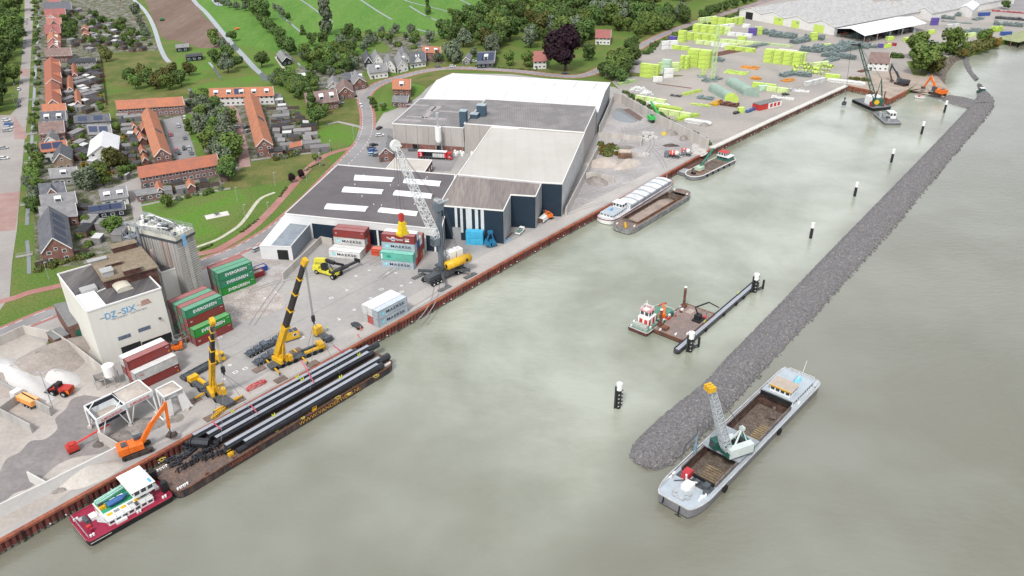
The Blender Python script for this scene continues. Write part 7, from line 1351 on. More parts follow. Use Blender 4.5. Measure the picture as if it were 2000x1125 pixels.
def house(A,B,C,ev,rise,rd,rc,wc,label,cat='house',dm=0,sp=0,ch=1,group=None,wn=1,name='house',z0=0.,cg=0,world=False,ov=.35,rmat=None,wmat=None):
    a,b,c=(V(A),V(B),V(C))if world else(P(*A,ev),P(*B,ev),P(*C,ev));d=b+(c-a)
    r=T(name,label,cat,up(a,0),0,group,True);wm_=wmat or WC[wc];rm_=rmat or RC[rc]
    if rd=='x':e0,e1=(a,b),(c,d)
    else:e0,e1=(b,d),(a,c)
    m0,m1=(e0[0]+e0[1])/2+V((0,0,rise)),(e1[0]+e1[1])/2+V((0,0,rise))
    mb=MB()
    for p_,q_ in((a,b),(b,d),(d,c),(c,a)):wall(mb,p_,q_,z0,ev)
    if rise:mb.add([e0[0],e0[1],m0],[(0,1,2)]);mb.add([e1[1],e1[0],m1],[(0,1,2)])
    mb.build('wall',wm_,r)
    dr=(m1-m0).normalized()*ov;t_=V((0,0,.16));M0,M1=m0-dr,m1+dr;mb=MB()
    for k in(0,1):
        s0,s1=e0[k]-dr,e1[k]+dr;o_=(s0-M0+dr*0);o_=(e0[k]-m0)*.09;s0=s0+o_;s1=s1+o_
        q=[s0,s1,M1,M0]if k else[s1,s0,M0,M1];mb.add([p_+t_ for p_ in q]+q,[(0,1,2,3),(7,6,5,4),(0,4,5,1),(1,5,6,2),(3,7,4,0)])
    rf=mb.build('roof',rm_,r)
    if rise>.5:
        mb=MB()
        for k in(0,1):mb.beam(e0[k]-dr*1.2+V((0,0,.1)),M0-dr*.2+V((0,0,.2)),.12,.3)
        mb.build('verge_board',trim,r)
    L=(m1-m0).length;u=(m1-m0).normalized();s=(a,b)if rd=='p' else(a,b)
    ww=(b-a).length;uu=(b-a).normalized()
    if wn and ev>2.4:
        n=max(1,int(ww/(2.7 if rd=='p' else 3.4)))
        for fl in range(1 if ev<4.4 else 2):
            for i in range(n):
                if ww>1.5:win(r,a.lerp(b,(i+.5)/n),uu,min(1.5,ww/n*.55),1.25,.9+fl*2.7)
        if rd=='x' and rise>2.5 and ww>5:win(r,a.lerp(b,.5),uu,1.2,1.1,ev+.3)
        if rd=='x' and(c-a).length>22:
            for sd2 in((b,d),):
                n=int((c-a).length/4.5)
                for i in range(n):win(r,sd2[0].lerp(sd2[1],(i+.5)/n),(sd2[1]-sd2[0]).normalized(),1.4,1.2,3.5)
        else:
            q_=(b,d);win(r,q_[0].lerp(q_[1],.3),(q_[1]-q_[0]).normalized(),1.1,1.2,1.0)
        dn_=MB();q_=a.lerp(b,.5/n+.28/n if n>1 else .2);nn=V((uu.y,-uu.x,0))*.05;dn_.add([up(q_-uu*.5+nn,0.02),up(q_+uu*.5+nn,0.02),up(q_+uu*.5+nn,2.1),up(q_-uu*.5+nn,2.1)],[(0,1,2,3)]);dn_.build('door',mat('door_dark',(.06,.1,.09),.6),r)
    if rise>1.2:
        f0=a if rd=='p' else b;f1=b if rd=='p' else d
        for i in range(dm):
            t=(i+.5)/dm;lo=f0.lerp(f1,t);hi=(m1 if rd=='p' else m0).lerp(m0 if rd=='p' else m1,t);c0=lo.lerp(hi,.25);c1=lo.lerp(hi,.8);ud=(f1-f0).normalized();w_=1.3
            mb=MB();zt_=c1.z;mb.add([c0-ud*w_,c0+ud*w_,up(c0+ud*w_,zt_),up(c0-ud*w_,zt_),c1-ud*w_+V((0,0,.05)),c1+ud*w_+V((0,0,.05))],[(0,1,2,3),(3,2,5,4),(1,5,2),(0,3,4)]);o=mb.build('dormer',trim,r);win(o,(c0+V((0,0,0))),ud,w_*1.7,max(.5,zt_-c0.z-.3),c0.z+.15)if 0 else None
            n_=V((ud.y,-ud.x,0))*.03;mb=MB();mb.add([up(c0-ud*w_*.8+n_,c0.z+.25),up(c0+ud*w_*.8+n_,c0.z+.25),up(c0+ud*w_*.8+n_,zt_-.2),up(c0-ud*w_*.8+n_,zt_-.2)],[(0,1,2,3)]);mb.build('window',gl,r)
        for i in range(sp):
            t=(i+.5)/sp*.9;lo=f0.lerp(f1,t);hi=(m1 if rd=='p' else m0).lerp(m0 if rd=='p' else m1,t);ud=(f1-f0).normalized()*2.2;mb=MB();up_=V((0,0,.26));mb.add([lo.lerp(hi,.2)-ud+up_,lo.lerp(hi,.2)+ud+up_,lo.lerp(hi,.85)+ud+up_,lo.lerp(hi,.85)-ud+up_],[(0,1,2,3)]);mb.build('solar_panel',solar,r)
        for i in range(ch):
            q=m0.lerp(m1,(i+.5)/ch if ch>1 else .12);mb=MB();mb.cb(q.x,q.y,q.z-.5,.8,.8,1.4);mb.build('chimney',WC['b'],rf)
        for i in range(cg):
            t=(i+.5)/cg;lo=f0.lerp(f1,t);ud=(f1-f0).normalized();w_=2.3;ap=up(lo,ev+rise*.92);bk=(m1 if rd=='p' else m0).lerp(m0 if rd=='p' else m1,t)+V((0,0,-.05));n_=V((ud.y,-ud.x,0))*.4
            mb=MB();mb.add([up(lo-ud*w_+n_,ev-1),up(lo+ud*w_+n_,ev-1),up(lo+ud*w_+n_,ev+.2),ap+n_,up(lo-ud*w_+n_,ev+.2),bk],[(0,1,2,3,4)],0);mb.add([up(lo-ud*w_*1.1+n_*1.4,ev+.15),ap+n_*1.4+V((0,0,.2)),bk+V((0,0,.15)),up(lo+ud*w_*1.1+n_*1.4,ev+.15)],[(0,2,1),(1,2,3)],1);mb.build('cross_gable',[wm_,rm_],r)
            mb=MB();mb.beam(up(lo-ud*w_*1.1+n_*1.5,ev+.2),ap+n_*1.5+V((0,0,.25)),.15,.25);mb.beam(ap+n_*1.5+V((0,0,.25)),up(lo+ud*w_*1.1+n_*1.5,ev+.2),.15,.25);mb.build('verge_board',trim,r)
    return r
HS=[
 ((88,19),(140,18),(88,4),5,3,'p','s','b',0,0,2,0,'wide dark slate house at the top of the left street'),((94,6),(118,6),(94,-6),5,3,'p','r','b',0,0,1,0,'red-roofed house cut by the top edge above the slate house'),
 ((88,31),(128,29),(89,20),4.5,3,'p','r','w',0,0,1,0,'red-roofed house directly below the wide slate house'),((91,38),(114,38),(92,31),4.5,3,'x','r','w',0,0,1,0,'small red-roofed house with a white gable, third in the left street'),
 ((92,48),(120,46),(93,40),4.5,3,'p','r','b',0,0,1,1,'red-roofed house fourth from the top of the left street'),((89,66),(118,64),(90,50),4.8,3.4,'p','r','b',0,0,1,1,'large red-roofed house with a front gable, fifth from the top'),
 ((93,83),(118,83),(93,69),4.8,3.4,'x','o','b',1,0,1,0,'red-roofed house beside the small solar roof, left street'),((94,95),(118,95),(94,85),4.8,3.2,'x','r','b',2,0,1,0,'red-roofed house with many white dormer windows, left street'),
 ((90,110),(140,108),(88,97),4.5,3,'p','b','b',0,0,1,0,'broad brown-roofed house above the long orange terrace'),((88,165),(120,163),(87,121),5,3,'x','o','b',0,0,3,2,'upper half of the long orange terrace on the left street'),
 ((90,206),(120,205),(88,167),5,3,'x','o','b',0,0,3,1,'lower half of the long orange terrace on the left street'),((84,218),(129,216),(85,208),4.5,2.6,'p','o','b',0,0,0,0,'single orange-roofed house just below the long terrace'),
 ((80,239),(128,236),(84,221),4.5,3,'p','s','w',2,0,0,0,'dark house with two white dormers below the orange-roofed house'),((77,262),(125,258),(81,240),4.5,3,'p','b','b',0,0,0,0,'dark brown-roofed house below the one with white dormers'),
 ((146,240),(215,236),(146,226),3.2,1.6,'p','s','g',0,2,0,0,'long low slate roof with solar panels at the end of the gardens'),((173,262),(218,262),(172,243),3.4,2,'p','g','g',0,2,0,0,'grey roof covered with a large dark solar field'),
 ((86,278),(110,276),(92,262),3.6,2.4,'x','g','w',0,0,0,0,'small grey-roofed house beside a row of solar sheets'),((81,297),(131,291),(80,281),5,2.4,'p','o','w',0,2,0,0,'white house with a red roof carrying one long solar strip'),
 ((103,318),(139,312),(106,297),4.2,3.6,'x','s','t',0,0,0,0,'slate-roofed house with a plain tan brick gable'),((172,304),(229,295),(178,274),4.4,3.6,'x','w','w',0,0,0,0,'large white-roofed barn with a white gable'),
 ((99,348),(152,344),(98,333),3.6,2.6,'p','g','g',1,0,1,0,'grey-roofed bungalow left of the weeping willow'),((80,383),(129,380),(80,365),4.4,3.4,'p','s','b',0,0,0,1,'slate-roofed house with a pointed white-trimmed front gable'),
 ((82,404),(149,397),(81,383),4,2.8,'p','g','b',1,0,1,0,'weathered grey-roofed house below the pointed gable'),((80,427),(150,421),(80,405),4,2.6,'p','g','b',0,0,1,0,'grey-brown roofed house above the big brick house'),
 ((80,495),(140,485),(75,431),4.6,5,'x','s','b',0,4,0,0,'big red brick house with a steep slate roof beside the cycle path'),((198,391),(249,384),(195,370),3.2,2,'p','g','w',2,0,0,0,'grey-roofed bungalow with four white roof windows'),
 ((176,418),(244,409),(175,402),2.8,1.6,'p','s','k',0,3,0,0,'low black building under a bluish solar roof'),((301,307),(334,302),(276,224),5.2,3.4,'x','o','b',0,1,2,0,'long orange terrace seen end-on beside the parking road'),
 ((273,347),(427,321),(271,329),5.2,2.8,'p','o','p',0,0,6,0,'long orange terrace of brick houses parallel to the park'),((229,213),(359,205),(227,200),5.2,2.8,'p','o','p',0,0,5,0,'orange terrace of brick houses below the tree group'),
 ((410,190),(534,186),(412,175),5.2,2.8,'p','o','w',5,1,3,0,'orange terrace with white dormers above the side road'),((500,287),(533,283),(476,194),5.2,3.4,'x','o','b',0,1,3,0,'long orange terrace seen end-on beside the brick side road'),
 ((599,205),(660,196),(594,182),4.6,3.2,'p','b','b',3,0,2,0,'brown-roofed double house with white dormers'),((660,183),(690,180),(658,166),3.6,3.4,'x','b','b',0,0,0,0,'small brown-roofed house with a brick gable'),
 ((641,169),(662,165),(640,157),3.4,2.6,'x','g','w',0,0,0,0,'small grey house left of the brown gable'),((690,165),(715,160),(682,149),4,3.2,'x','g','b',1,0,0,0,'grey-roofed brick house at the road junction'),
 ((668,158),(686,155),(668,147),3.8,2.6,'p','s','k',0,0,0,0,'small dark house behind the grey brick house'),((722,142),(757,138),(716,129),4.2,3,'p','g','w',1,0,1,0,'grey-roofed white house with one wide dormer'),
 ((712,123),(729,124),(707,108),3,4,'x','s','k',0,0,0,0,'black cottage with a steep white-edged roof'),((729,120),(748,119),(724,108),3,4,'x','g','w',0,0,0,0,'white cottage with a steep roof next to the black cottage'),
 ((754,130),(772,132),(750,113),3.4,3.6,'x','g','w',0,0,0,0,'first white house of the trio on the dyke road bend'),((776,133),(797,128),(770,113),3.4,3.8,'x','g','w',1,0,0,0,'middle white house of the trio on the dyke road bend'),
 ((801,123),(831,119),(799,107),3.6,3.6,'p','s','w',1,0,1,1,'right white house of the trio on the dyke road bend'),((780,116),(800,112),(776,101),3.4,3.4,'x','g','w',0,0,0,0,'grey house behind the white trio'),
 ((767,173),(801,174),(770,155),5,3,'p','o','b',1,0,1,0,'bright orange-roofed house inside the road bend'),((766,199),(795,200),(772,187),3,1.8,'p','g','b',0,0,0,0,'low grey garage in front of the bright orange roof'),
 ((551,121),(569,117),(540,106),3,2.4,'x','g','k',0,1,0,0,'isolated dark farmhouse with a grey roof on the meadow'),((582,149),(603,148),(583,143),2.8,.8,'p','w','w',0,0,0,0,'pale flat shed below the isolated farmhouse'),
 ((826,102),(861,104),(824,93),5,2.6,'p','o','b',2,0,1,0,'orange-roofed house left of the pale willows'),((932,124),(965,122),(938,105),3.2,4.4,'p','s','k',1,3,0,0,'dark house with a blue solar roof behind the white hall'),
 ((903,119),(918,118),(908,110),2.6,2.2,'x','g','g',0,0,0,0,'little grey garage beside the solar-roofed house'),((1042,119),(1067,118),(1043,101),5.4,3.2,'p','r','w',0,0,1,0,'tall red-roofed house left of the dark purple beech'),
 ((1163,73),(1192,74),(1165,61),5,3.4,'p','r','w',0,0,1,0,'white house with red roof alone at the wood edge'),((363,112),(394,109),(364,106),3,.5,'p','k','k',0,0,0,0,'long flat black shed between lawn and field'),
 ((344,94),(367,92),(344,87),3,1,'p','g','k',0,0,0,0,'dark shed on the edge of the ploughed field'),((740,303),(768,300),(745,276),3.6,3,'x','g','b',0,0,0,0,'small brick house with a grey roof behind the harbour crane tip'),
 ((527,297),(552,295),(525,289),3,.3,'p','k','b',0,0,0,0,'brick garage with black flat roof below the end-on terrace'),((567,289),(589,284),(566,281),2.4,1.2,'p','o','g',0,0,0,0,'small orange-tiled shed near the park fence'),
 ((268,383),(316,376),(262,372),2.8,.3,'p','g','p',0,0,0,0,'long flat-roofed brick garage below the park terrace'),((132,123),(187,120),(133,115),2.6,.7,'p','k','g',0,3,0,0,'low shed roof covered with solar panels above the orange outbuildings'),
]
for(A,B,C,ev,rs_,rd,rc,wc,dm,sp,ch,cg,lb)in HS:house(A,B,C,ev,rs_,rd,rc,wc,lb,dm=dm,sp=sp,ch=ch,cg=cg)
SH=[(141,148,152,148,139,128),(131,176,143,176,131,152),(147,203,159,203,145,180),(306,376,320,372,302,362),(366,368,382,365,363,357),(266,264,276,262,261,256),(272,276,286,273,268,267),(274,300,286,297,270,290),(278,316,290,313,275,307),(258,250,268,249,256,244),(276,256,290,252,272,246),(158,58,172,58,160,53),(160,70,174,69,161,65)]
for i,q in enumerate(SH):house(q[0:2],q[2:4],q[4:6],2.6,1.7,'x','o','b','small orange-tiled outbuilding, '+ordn(i,99,'orange outbuilding of the row'),'outbuilding',ch=0,group='orange outbuildings',wn=0,name='outbuilding')
# flat garden sheds
def inpoly(x,y,pl):
    c=False;n=len(pl)
    for i in range(n):
        x1,y1=pl[i];x2,y2=pl[(i+1)%n]
        if(y1>y)!=(y2>y)and x<(x2-x1)*(y-y1)/(y2-y1)+x1:c=not c
    return c
HB=[]
for h in HS: 
    xs=[h[0][0],h[1][0],h[2][0]];ys=[h[0][1],h[1][1],h[2][1]];HB.append((min(xs)-4,max(xs)+8,min(ys)-5,max(ys)+14))
for q in SH:HB.append((min(q[0],q[4])-3,q[2]+3,q[5]-2,q[1]+8))
def free(x,y,m=0):return not any(a-m<x<b+m and c-m<y<d+m for a,b,c,d in HB)
shm=[mat('shed_dark',(.07,.07,.075),.85,.2,rnd=.3),mat('shed_grey',(.26,.25,.25),.85,.15,rnd=.2),mat('shed_pale',(.58,.58,.57),.7,.1),mat('shed_brown',(.16,.11,.09),.9,.2,rnd=.2)]
def shedproto(k,l,w,h):
    o=T('garden_shed','','shed',(0,0,0));sub('wall',shm[3 if k==0 else 1],o,lambda m:m.box(-l/2+.1,l/2-.1,-w/2+.1,w/2-.1,0,h));sub('roof',shm[k],o,lambda m:m.add([(-l/2,-w/2,h-.1),(l/2,-w/2,h-.1),(l/2,w/2,h+.25),(-l/2,w/2,h+.25),(-l/2,-w/2,h+.02),(l/2,-w/2,h+.02),(l/2,w/2,h+.37),(-l/2,w/2,h+.37)],[(4,5,6,7),(0,1,5,4),(1,2,6,5),(2,3,7,6),(3,0,4,7)]));sub('door',mat('door_dark'),o,lambda m:m.box(-.45,.45,-w/2+.06,-w/2+.1,0,1.9));return o
sp_=[shedproto(k,l,w,h)for k,l,w,h in((0,5,3.2,2.4),(1,6,3.6,2.5),(2,4.5,3,2.4),(1,9,4,2.6),(0,8,4,2.6))]
for o in sp_:_cp[('shed',o.name)]=o;o.location.z=-500
GP=[([(118,20),(165,25),(300,90),(322,98),(215,104),(160,100),(125,90)],40,'in the allotments right of the left street',-.45),([(122,125),(160,120),(195,125),(192,215),(170,222),(128,212)],34,'in the gardens behind the long orange terrace',-.45),([(130,225),(215,222),(240,300),(246,350),(160,330),(140,290)],16,'in the gardens around the white barn',-.2),
      ([(515,200),(545,195),(600,245),(628,298),(545,290),(540,270)],26,'in the back gardens right of the end-on terrace',.25),([(230,228),(262,235),(300,330),(262,335),(240,260)],12,'in the back gardens left of the parking road',.3),([(150,395),(240,430),(240,470),(160,480),(150,440)],8,'in the yards beside the big brick house',.1),([(370,350),(430,335),(440,355),(330,385),(325,365)],10,'in the gardens below the park terrace',.5)]
rs2=random.Random(5)
for pl,n,wh_,yw in GP:
    xs=[p_[0]for p_ in pl];ys=[p_[1]for p_ in pl];got=[];tr=0
    while len(got)<n and tr<4000:
        tr+=1;x=rs2.uniform(min(xs),max(xs));y=rs2.uniform(min(ys),max(ys))
        if inpoly(x,y,pl)and free(x,y)and all((P(x,y)-P(a_,b_)).length>6.2 for a_,b_ in got):got.append((x,y))
    got.sort()
    for i,(x,y)in enumerate(got):
        k=rs2.choice((0,0,1,1,2,3,4));c=copy_tree(sp_[k]);c.location=P(x,y);c.rotation_euler.z=yw+rs2.choice((0,math.pi/2))+rs2.uniform(-.06,.06);nm=['dark','grey','white-roofed','long grey','long dark'][k]
        tag(c,f'{nm} shed, {ordn(i, 99, "from left")} {wh_}','shed','garden sheds '+wh_)
# garden fences and hedges
fm=mat('fence_wood',(.12,.095,.085),.9,.2)
fi=0
for(a,b,n,ln,lb)in(((122,128),(190,126),0,0,''),((545,300),(632,296),1,0,'grey board fence along the footpath behind the gardens'),((280,388),(430,362),1,0,'long garden fence between park terrace and lawn'),((196,108),(208,206),1,0,'long plank fence between gardens and dry lawn'),((70,522),(175,492),1,0,'fence behind the big brick house'),((122,150),(190,146),1,0,'dark garden fence behind the upper orange terrace'),((124,172),(192,168),1,0,'dark garden fence at the middle of the orange terrace'),((126,192),(196,188),1,0,'dark garden fence behind the lower orange terrace'),
                      ((520,215),(585,213),1,0,'garden fence near the top of the end-on terrace'),((530,240),(605,238),1,0,'garden fence halfway down the end-on terrace'),((540,262),(620,260),1,0,'garden fence near the bottom of the end-on terrace')):
    if not n:continue
    A_,B_=P(*a),P(*b);o=T('garden_fence',lb,'fence',A_,ang(A_,B_));Lf=(B_-A_).length;sub('panel',fm,o,lambda m:m.box(0,Lf,-.03,.03,.1,1.8));[sub('post',fm,o,lambda m:m.cb(i*6,0,0,.14,.14,1.95))for i in range(int(Lf/6)+1)]
# ================================================================ trees
LF={'dark':mat('leaf_dark',(.068,.115,.034),.8,.35,2.4,bs=9,col2=(.1,.15,.045),rnd=.25,f0=.42,f1=.58),'mid':mat('leaf_mid',(.1,.17,.04),.8,.35,2.4,bs=9,col2=(.15,.2,.055),rnd=.25,f0=.42,f1=.58),'willow':mat('leaf_willow',(.13,.165,.1),.8,.3,2.4,bs=9,col2=(.17,.2,.14),rnd=.2,f0=.42,f1=.6),
      'olive':mat('leaf_olive',(.1,.115,.035),.8,.35,2.4,bs=9,col2=(.15,.15,.05),rnd=.25),'beech':mat('leaf_copper',(.022,.012,.018),.8,.4,2.4,bs=9,col2=(.045,.022,.03)),'autumn':mat('leaf_autumn',(.22,.13,.03),.8,.3,2.4,bs=9,col2=(.12,.12,.03),rnd=.2),'hedge':mat('leaf_hedge',(.035,.06,.02),.85,.35,2.4,bs=9,col2=(.06,.085,.03),rnd=.2)}
bark=mat('bark',(.1,.08,.065),.95,.3,1.5)
def crown(seed,shape,nq,q=.11,nb=9):
    """unit crown (radius ~1, z 0..~2): many leaf-sized faces spread over lumps"""
    r=random.Random(seed);mb=MB();lumps=[]
    for i in range(nb):
        if shape=='round':a=r.uniform(0,6.28);d=r.uniform(.1,.62);z=r.uniform(.45,1.6);rr=r.uniform(.34,.56)*(1-.25*abs(z-1))
        elif shape=='tall':a=r.uniform(0,6.28);z=r.uniform(.3,2.7);d=r.uniform(0,.35)*(1-.2*abs(z-1.3));rr=r.uniform(.3,.46)*(1.15-.22*z)
        elif shape=='cone':z=r.uniform(.1,2.3);a=r.uniform(0,6.28);d=(2.5-z)*.16;rr=.12+(2.5-z)*.2
        elif shape=='weep':a=r.uniform(0,6.28);d=r.uniform(.2,.62);z=r.uniform(.5,1.35);rr=r.uniform(.35,.5)
        else:a=r.uniform(0,6.28);d=r.uniform(0,.65);z=r.uniform(.2,.6);rr=r.uniform(.3,.5)
        lumps.append((math.cos(a)*d,math.sin(a)*d,z,rr))
    for i in range(nq):
        x,y,z,rr=lumps[r.randrange(nb)]
        v_=V((r.gauss(0,1),r.gauss(0,1),r.gauss(0,.85))).normalized()*rr*(r.random()**.25)*1.02
        if shape=='weep' and r.random()<.6:v_.z-=r.uniform(0,.55)
        c=V((x,y,z))+v_;c.z=max(.02,c.z);n=(v_.normalized()+V((r.gauss(0,.5),r.gauss(0,.5),r.gauss(.3,.5)))).normalized();t=n.cross(V((r.gauss(0,1),r.gauss(0,1),r.gauss(0,1)))).normalized();b=n.cross(t);s=q*r.uniform(.6,1.25)
        mb.add([c-t*s-b*s*.6,c+t*s*.5-b*s,c+t*s+b*s*.5,c-t*s*.3+b*s],[(0,1,2,3)])
    return mb
TP={}
def treeproto(kind,shape,leaf,seed,nq=1500,hf=(.34,1.),q=.1,nb=9,trunk=True):
    """crown base at hf[0] of tree height; built 1 m crown radius"""
    o=T(kind,'','tree');mb=crown(seed,shape,nq,q,nb);th_={'round':.42,'tall':.4,'cone':.2,'weep':.35}.get(shape,.1)
    mb.v=[(x,y,z+th_-.25)for x,y,z in mb.v];mb.build('crown',LF[leaf],o)
    if trunk:
        t=MB();t.tube((0,0,-.05),(.02,.03,th_+.5),.075,.045,8); 
        for i in range(4):a=i*1.6+seed;t.tube((.02,.03,th_+.1+i*.1),(math.cos(a)*.4,math.sin(a)*.4,th_+.55+i*.15),.03,.012,5)
        t.build('trunk',bark,o)
    _cp[('tree',o.name)]=o;o.location.z=-500;return o
TK={'d':[treeproto('broadleaf_tree','round','dark',s,1700,q=.105,nb=12)for s in(1,2,3)],'m':[treeproto('broadleaf_tree','round','mid',s,1500,nb=11)for s in(4,5,6)],'w':[treeproto('willow_tree','round','willow',s,1700,q=.085,nb=10)for s in(7,8)],'o':[treeproto('broadleaf_tree','round','olive',9,1400,nb=10)],
      't':[treeproto('poplar_tree','tall','dark',s,1900,q=.1,nb=14)for s in(10,11)],'T':[treeproto('poplar_tree','tall','willow',12,1900,q=.09,nb=14)],'c':[treeproto('conifer_tree','cone','dark',13,900,q=.12,nb=10)],'W':[treeproto('weeping_willow','weep','willow',14,2600,q=.07,nb=12)],
      'B':[treeproto('copper_beech','round','beech',15,4200,q=.075,nb=18)],'b':[treeproto('bush','bush','mid',s,420,q=.15,nb=6,trunk=False)for s in(16,17)],'D':[treeproto('bush','bush','dark',18,420,q=.15,nb=6,trunk=False)],'a':[treeproto('bush','bush','autumn',19,380,q=.15,nb=6,trunk=False)],'O':[treeproto('bush','bush','olive',20,460,q=.14,nb=7,trunk=False)],'V':[treeproto('bush','bush','willow',21,460,q=.13,nb=7,trunk=False)]}
KN={'d':'dark green broadleaf tree','m':'mid green broadleaf tree','w':'pale grey-green willow','o':'olive green tree','t':'tall narrow dark tree','T':'tall narrow pale tree','c':'dark conifer','W':'weeping willow','B':'copper beech','b':'green bush','D':'dark bush','a':'reddish bush','O':'olive bush','V':'grey-green bush'}
rt=random.Random(9)
def tree(k,x,y,R_,label,group=None,h=None,z=0.):
    c=copy_tree(rt.choice(TK[k]));c.location=P(x,y,z);c.rotation_euler.z=rt.uniform(0,6.28);s=R_*rt.uniform(.97,1.03);c.scale=(s,s,s*(h or rt.uniform(.9,1.12)));return tag(c,label,'bush' if k in 'bDaOV' else 'tree',group)
def grove(pl,n,kinds,rr,sp,where,z=0.,chk=True,h=None):
    xs=[p_[0]for p_ in pl];ys=[p_[1]for p_ in pl];got=[];W_=[P(*p_)for p_ in pl];tr=0;wx=[p_.x for p_ in W_];wy=[p_.y for p_ in W_];poly=[(p_.x,p_.y)for p_ in W_]
    while len(got)<n and tr<9000:
        tr+=1;x=rt.uniform(min(wx),max(wx));y=rt.uniform(min(wy),max(wy))
        if not inpoly(x,y,poly):continue
        px,py=proj((x,y,0))
        if chk and not free(px,py):continue
        if all((x-a)**2+(y-b)**2>sp*sp for a,b,_,_ in got):got.append((x,y,px,py))
    got.sort(key=lambda g:g[2])
    for i,(x,y,px,py)in enumerate(got):
        k=rt.choice(kinds);tree(k,px,py,rt.uniform(*rr),f'{KN[k]}, {ordn(i, 999, "from the left")} {where}','trees '+where,h=h)
def row(pts,n,kinds,rr,where,jit=1.):
    L_=[P(*p_)for p_ in pts];segs=[(b-a).length for a,b in zip(L_,L_[1:])];tot=sum(segs)
    for i in range(n):
        s=tot*(i+.5)/n;j=0
        while s>segs[j]and j<len(segs)-1:s-=segs[j];j+=1
        p_=L_[j].lerp(L_[j+1],s/segs[j])+V((rt.uniform(-jit,jit),rt.uniform(-jit,jit),0));px,py=proj(p_);k=rt.choice(kinds);tree(k,px,py,rt.uniform(*rr),f'{KN[k]}, {ordn(i, 999, "from the left")} {where}','trees '+where)
grove([(985,-30),(1260,-30),(1290,30),(1255,52),(1205,62),(1150,58),(1150,104),(1072,95),(1036,96),(975,108),(935,100),(872,96),(862,72),(915,50)],170,'ddddmmdwo',(5.6,8.4),7.2,'in the wood behind the white hall',chk=True)
grove([(840,112),(925,108),(930,120),(880,126),(845,124)],6,'wwd',(3.5,5),6,'beside the solar-roofed house');tree('w',885,122,7.5,'large pale willow left of the little grey garage');tree('w',905,92,7,'large pale willow behind the others above the orange-roofed house');tree('w',958,106,6.5,'pale willow right behind the solar-roofed house')
tree('B',1104,138,13.5,'very large dark purple copper beech beside the road',h=1.02);tree('d',1150,118,6,'dark round tree right of the copper beech');tree('m',1030,130,5,'green tree left of the tall red-roofed house');tree('m',995,128,4.5,'green tree beside the small blue pool')
grove([(1168,152),(1215,168),(1225,150),(1250,118),(1240,96),(1228,108),(1205,135),(1180,148)],15,'dmdm',(4.6,6.2),6,'beside the entrance of the green yard');tree('m',1303,55,6,'round solitary tree above the far road')
row([(1255,108),(1290,84),(1345,58),(1420,38),(1455,20)],26,'DDb',(2.5,3.6),'in the hedge along the far road',1.5);row([(1330,36),(1370,42),(1400,28),(1440,12),(1500,-6)],12,'dmd',(3.6,5),'lining the far road',2);grove([(1250,5),(1330,5),(1400,-5),(1420,-25),(1240,-25)],26,'ddm',(5.5,7.5),7,'beyond the far road');grove([(1210,62),(1250,55),(1340,30),(1350,40),(1300,62),(1250,80)],20,'ddmw',(5,7),6.5,'between wood and far road')
grove([(-60,-40),(44,-10),(42,60),(34,110),(30,180),(26,222),(-70,225)],75,'ddmdd',(5.6,7.6),7.5,'west of the left street',chk=False)
row([(462,-20),(500,30),(532,70),(575,112)],26,'dddm',(4.4,6),'in the tree belt across the meadows',2);row([(425,6),(455,18),(490,22)],5,'w',(3,4),'at the upper end of the tree belt',1.5);row([(535,18),(560,36)],3,'w',(3,4),'in the meadow ditch right of the belt');tree('d',512,42,8,'big dark tree at the top of the belt')
tree('T',640,68,10.5,'huge tall poplar in the middle of the meadows',h=1.15);tree('d',633,88,5,'dark tree in front of the huge poplar');tree('d',612,90,4.5,'dark tree left below the huge poplar');tree('c',592,68,3.2,'solitary conifer left of the huge poplar');tree('d',563,40,3,'small dark tree in the ditch of the meadow');tree('t',836,28,5,'dark solitary tree right of the meadow ditches');tree('m',880,30,3,'small tree beside the curved ditch')
grove([(655,75),(735,62),(790,60),(830,72),(848,90),(830,98),(760,92),(700,105),(650,110)],26,'ddwmwb',(3,5),8,'in the orchard behind the white houses');grove([(580,108),(690,108),(700,130),(690,148),(640,150),(610,140)],30,'dmdmwb',(3.2,5.4),6,'in the gardens above the small grey houses')
grove([(412,82),(462,78),(466,140),(420,128)],9,'mwmd',(3.8,5.6),6,'between lawn and long meadow');tree('w',447,143,6,'round pale willow in the lawn garden');tree('d',512,132,5.5,'dark tree beside the ditch left of the farmhouse');row([(530,165),(560,172),(590,178)],5,'wmw',(3.4,4.4),'above the orange terrace with dormers');grove([(545,155),(612,158),(650,205),(630,236),(600,205),(560,180)],22,'dmdmo',(2.8,4.4),5,'between farmhouse garden and road');tree('t',610,225,5.5,'tall thin tree before the brown-roofed double house');tree('d',622,246,5,'dark round tree above the triangular lawn')
grove([(392,205),(440,225),(452,270),(462,345),(450,362),(425,360),(408,300),(388,250)],26,'wwmmTd',(4,5.8),6.5,'between parking road and brick side road');tree('m',375,262,4,'round tree at the upper end of the parking road');grove([(250,160),(372,148),(368,176),(330,178),(268,178)],12,'ddmo',(4,5.4),8,'behind the terrace with the dry lawn');tree('o',280,160,4.5,'golden olive conifer on the dry lawn',h=1.3);tree('o',208,120,5.2,'round olive tree at the corner of the dry lawn')
grove([(86,5),(160,20),(265,60),(305,92),(280,100),(200,96),(130,80)],60,'dmwbDbDmo',(1.8,3.8),5,'in the allotment gardens');row([(262,20),(275,50),(290,80)],7,'w',(3,4.4),'along the wide ditch');tree('w',268,32,5.5,'pale willow on the bank of the wide ditch');grove([(118,45),(160,60),(165,75),(125,72)],5,'dd',(3.5,4.6),7,'behind the red-roofed houses')
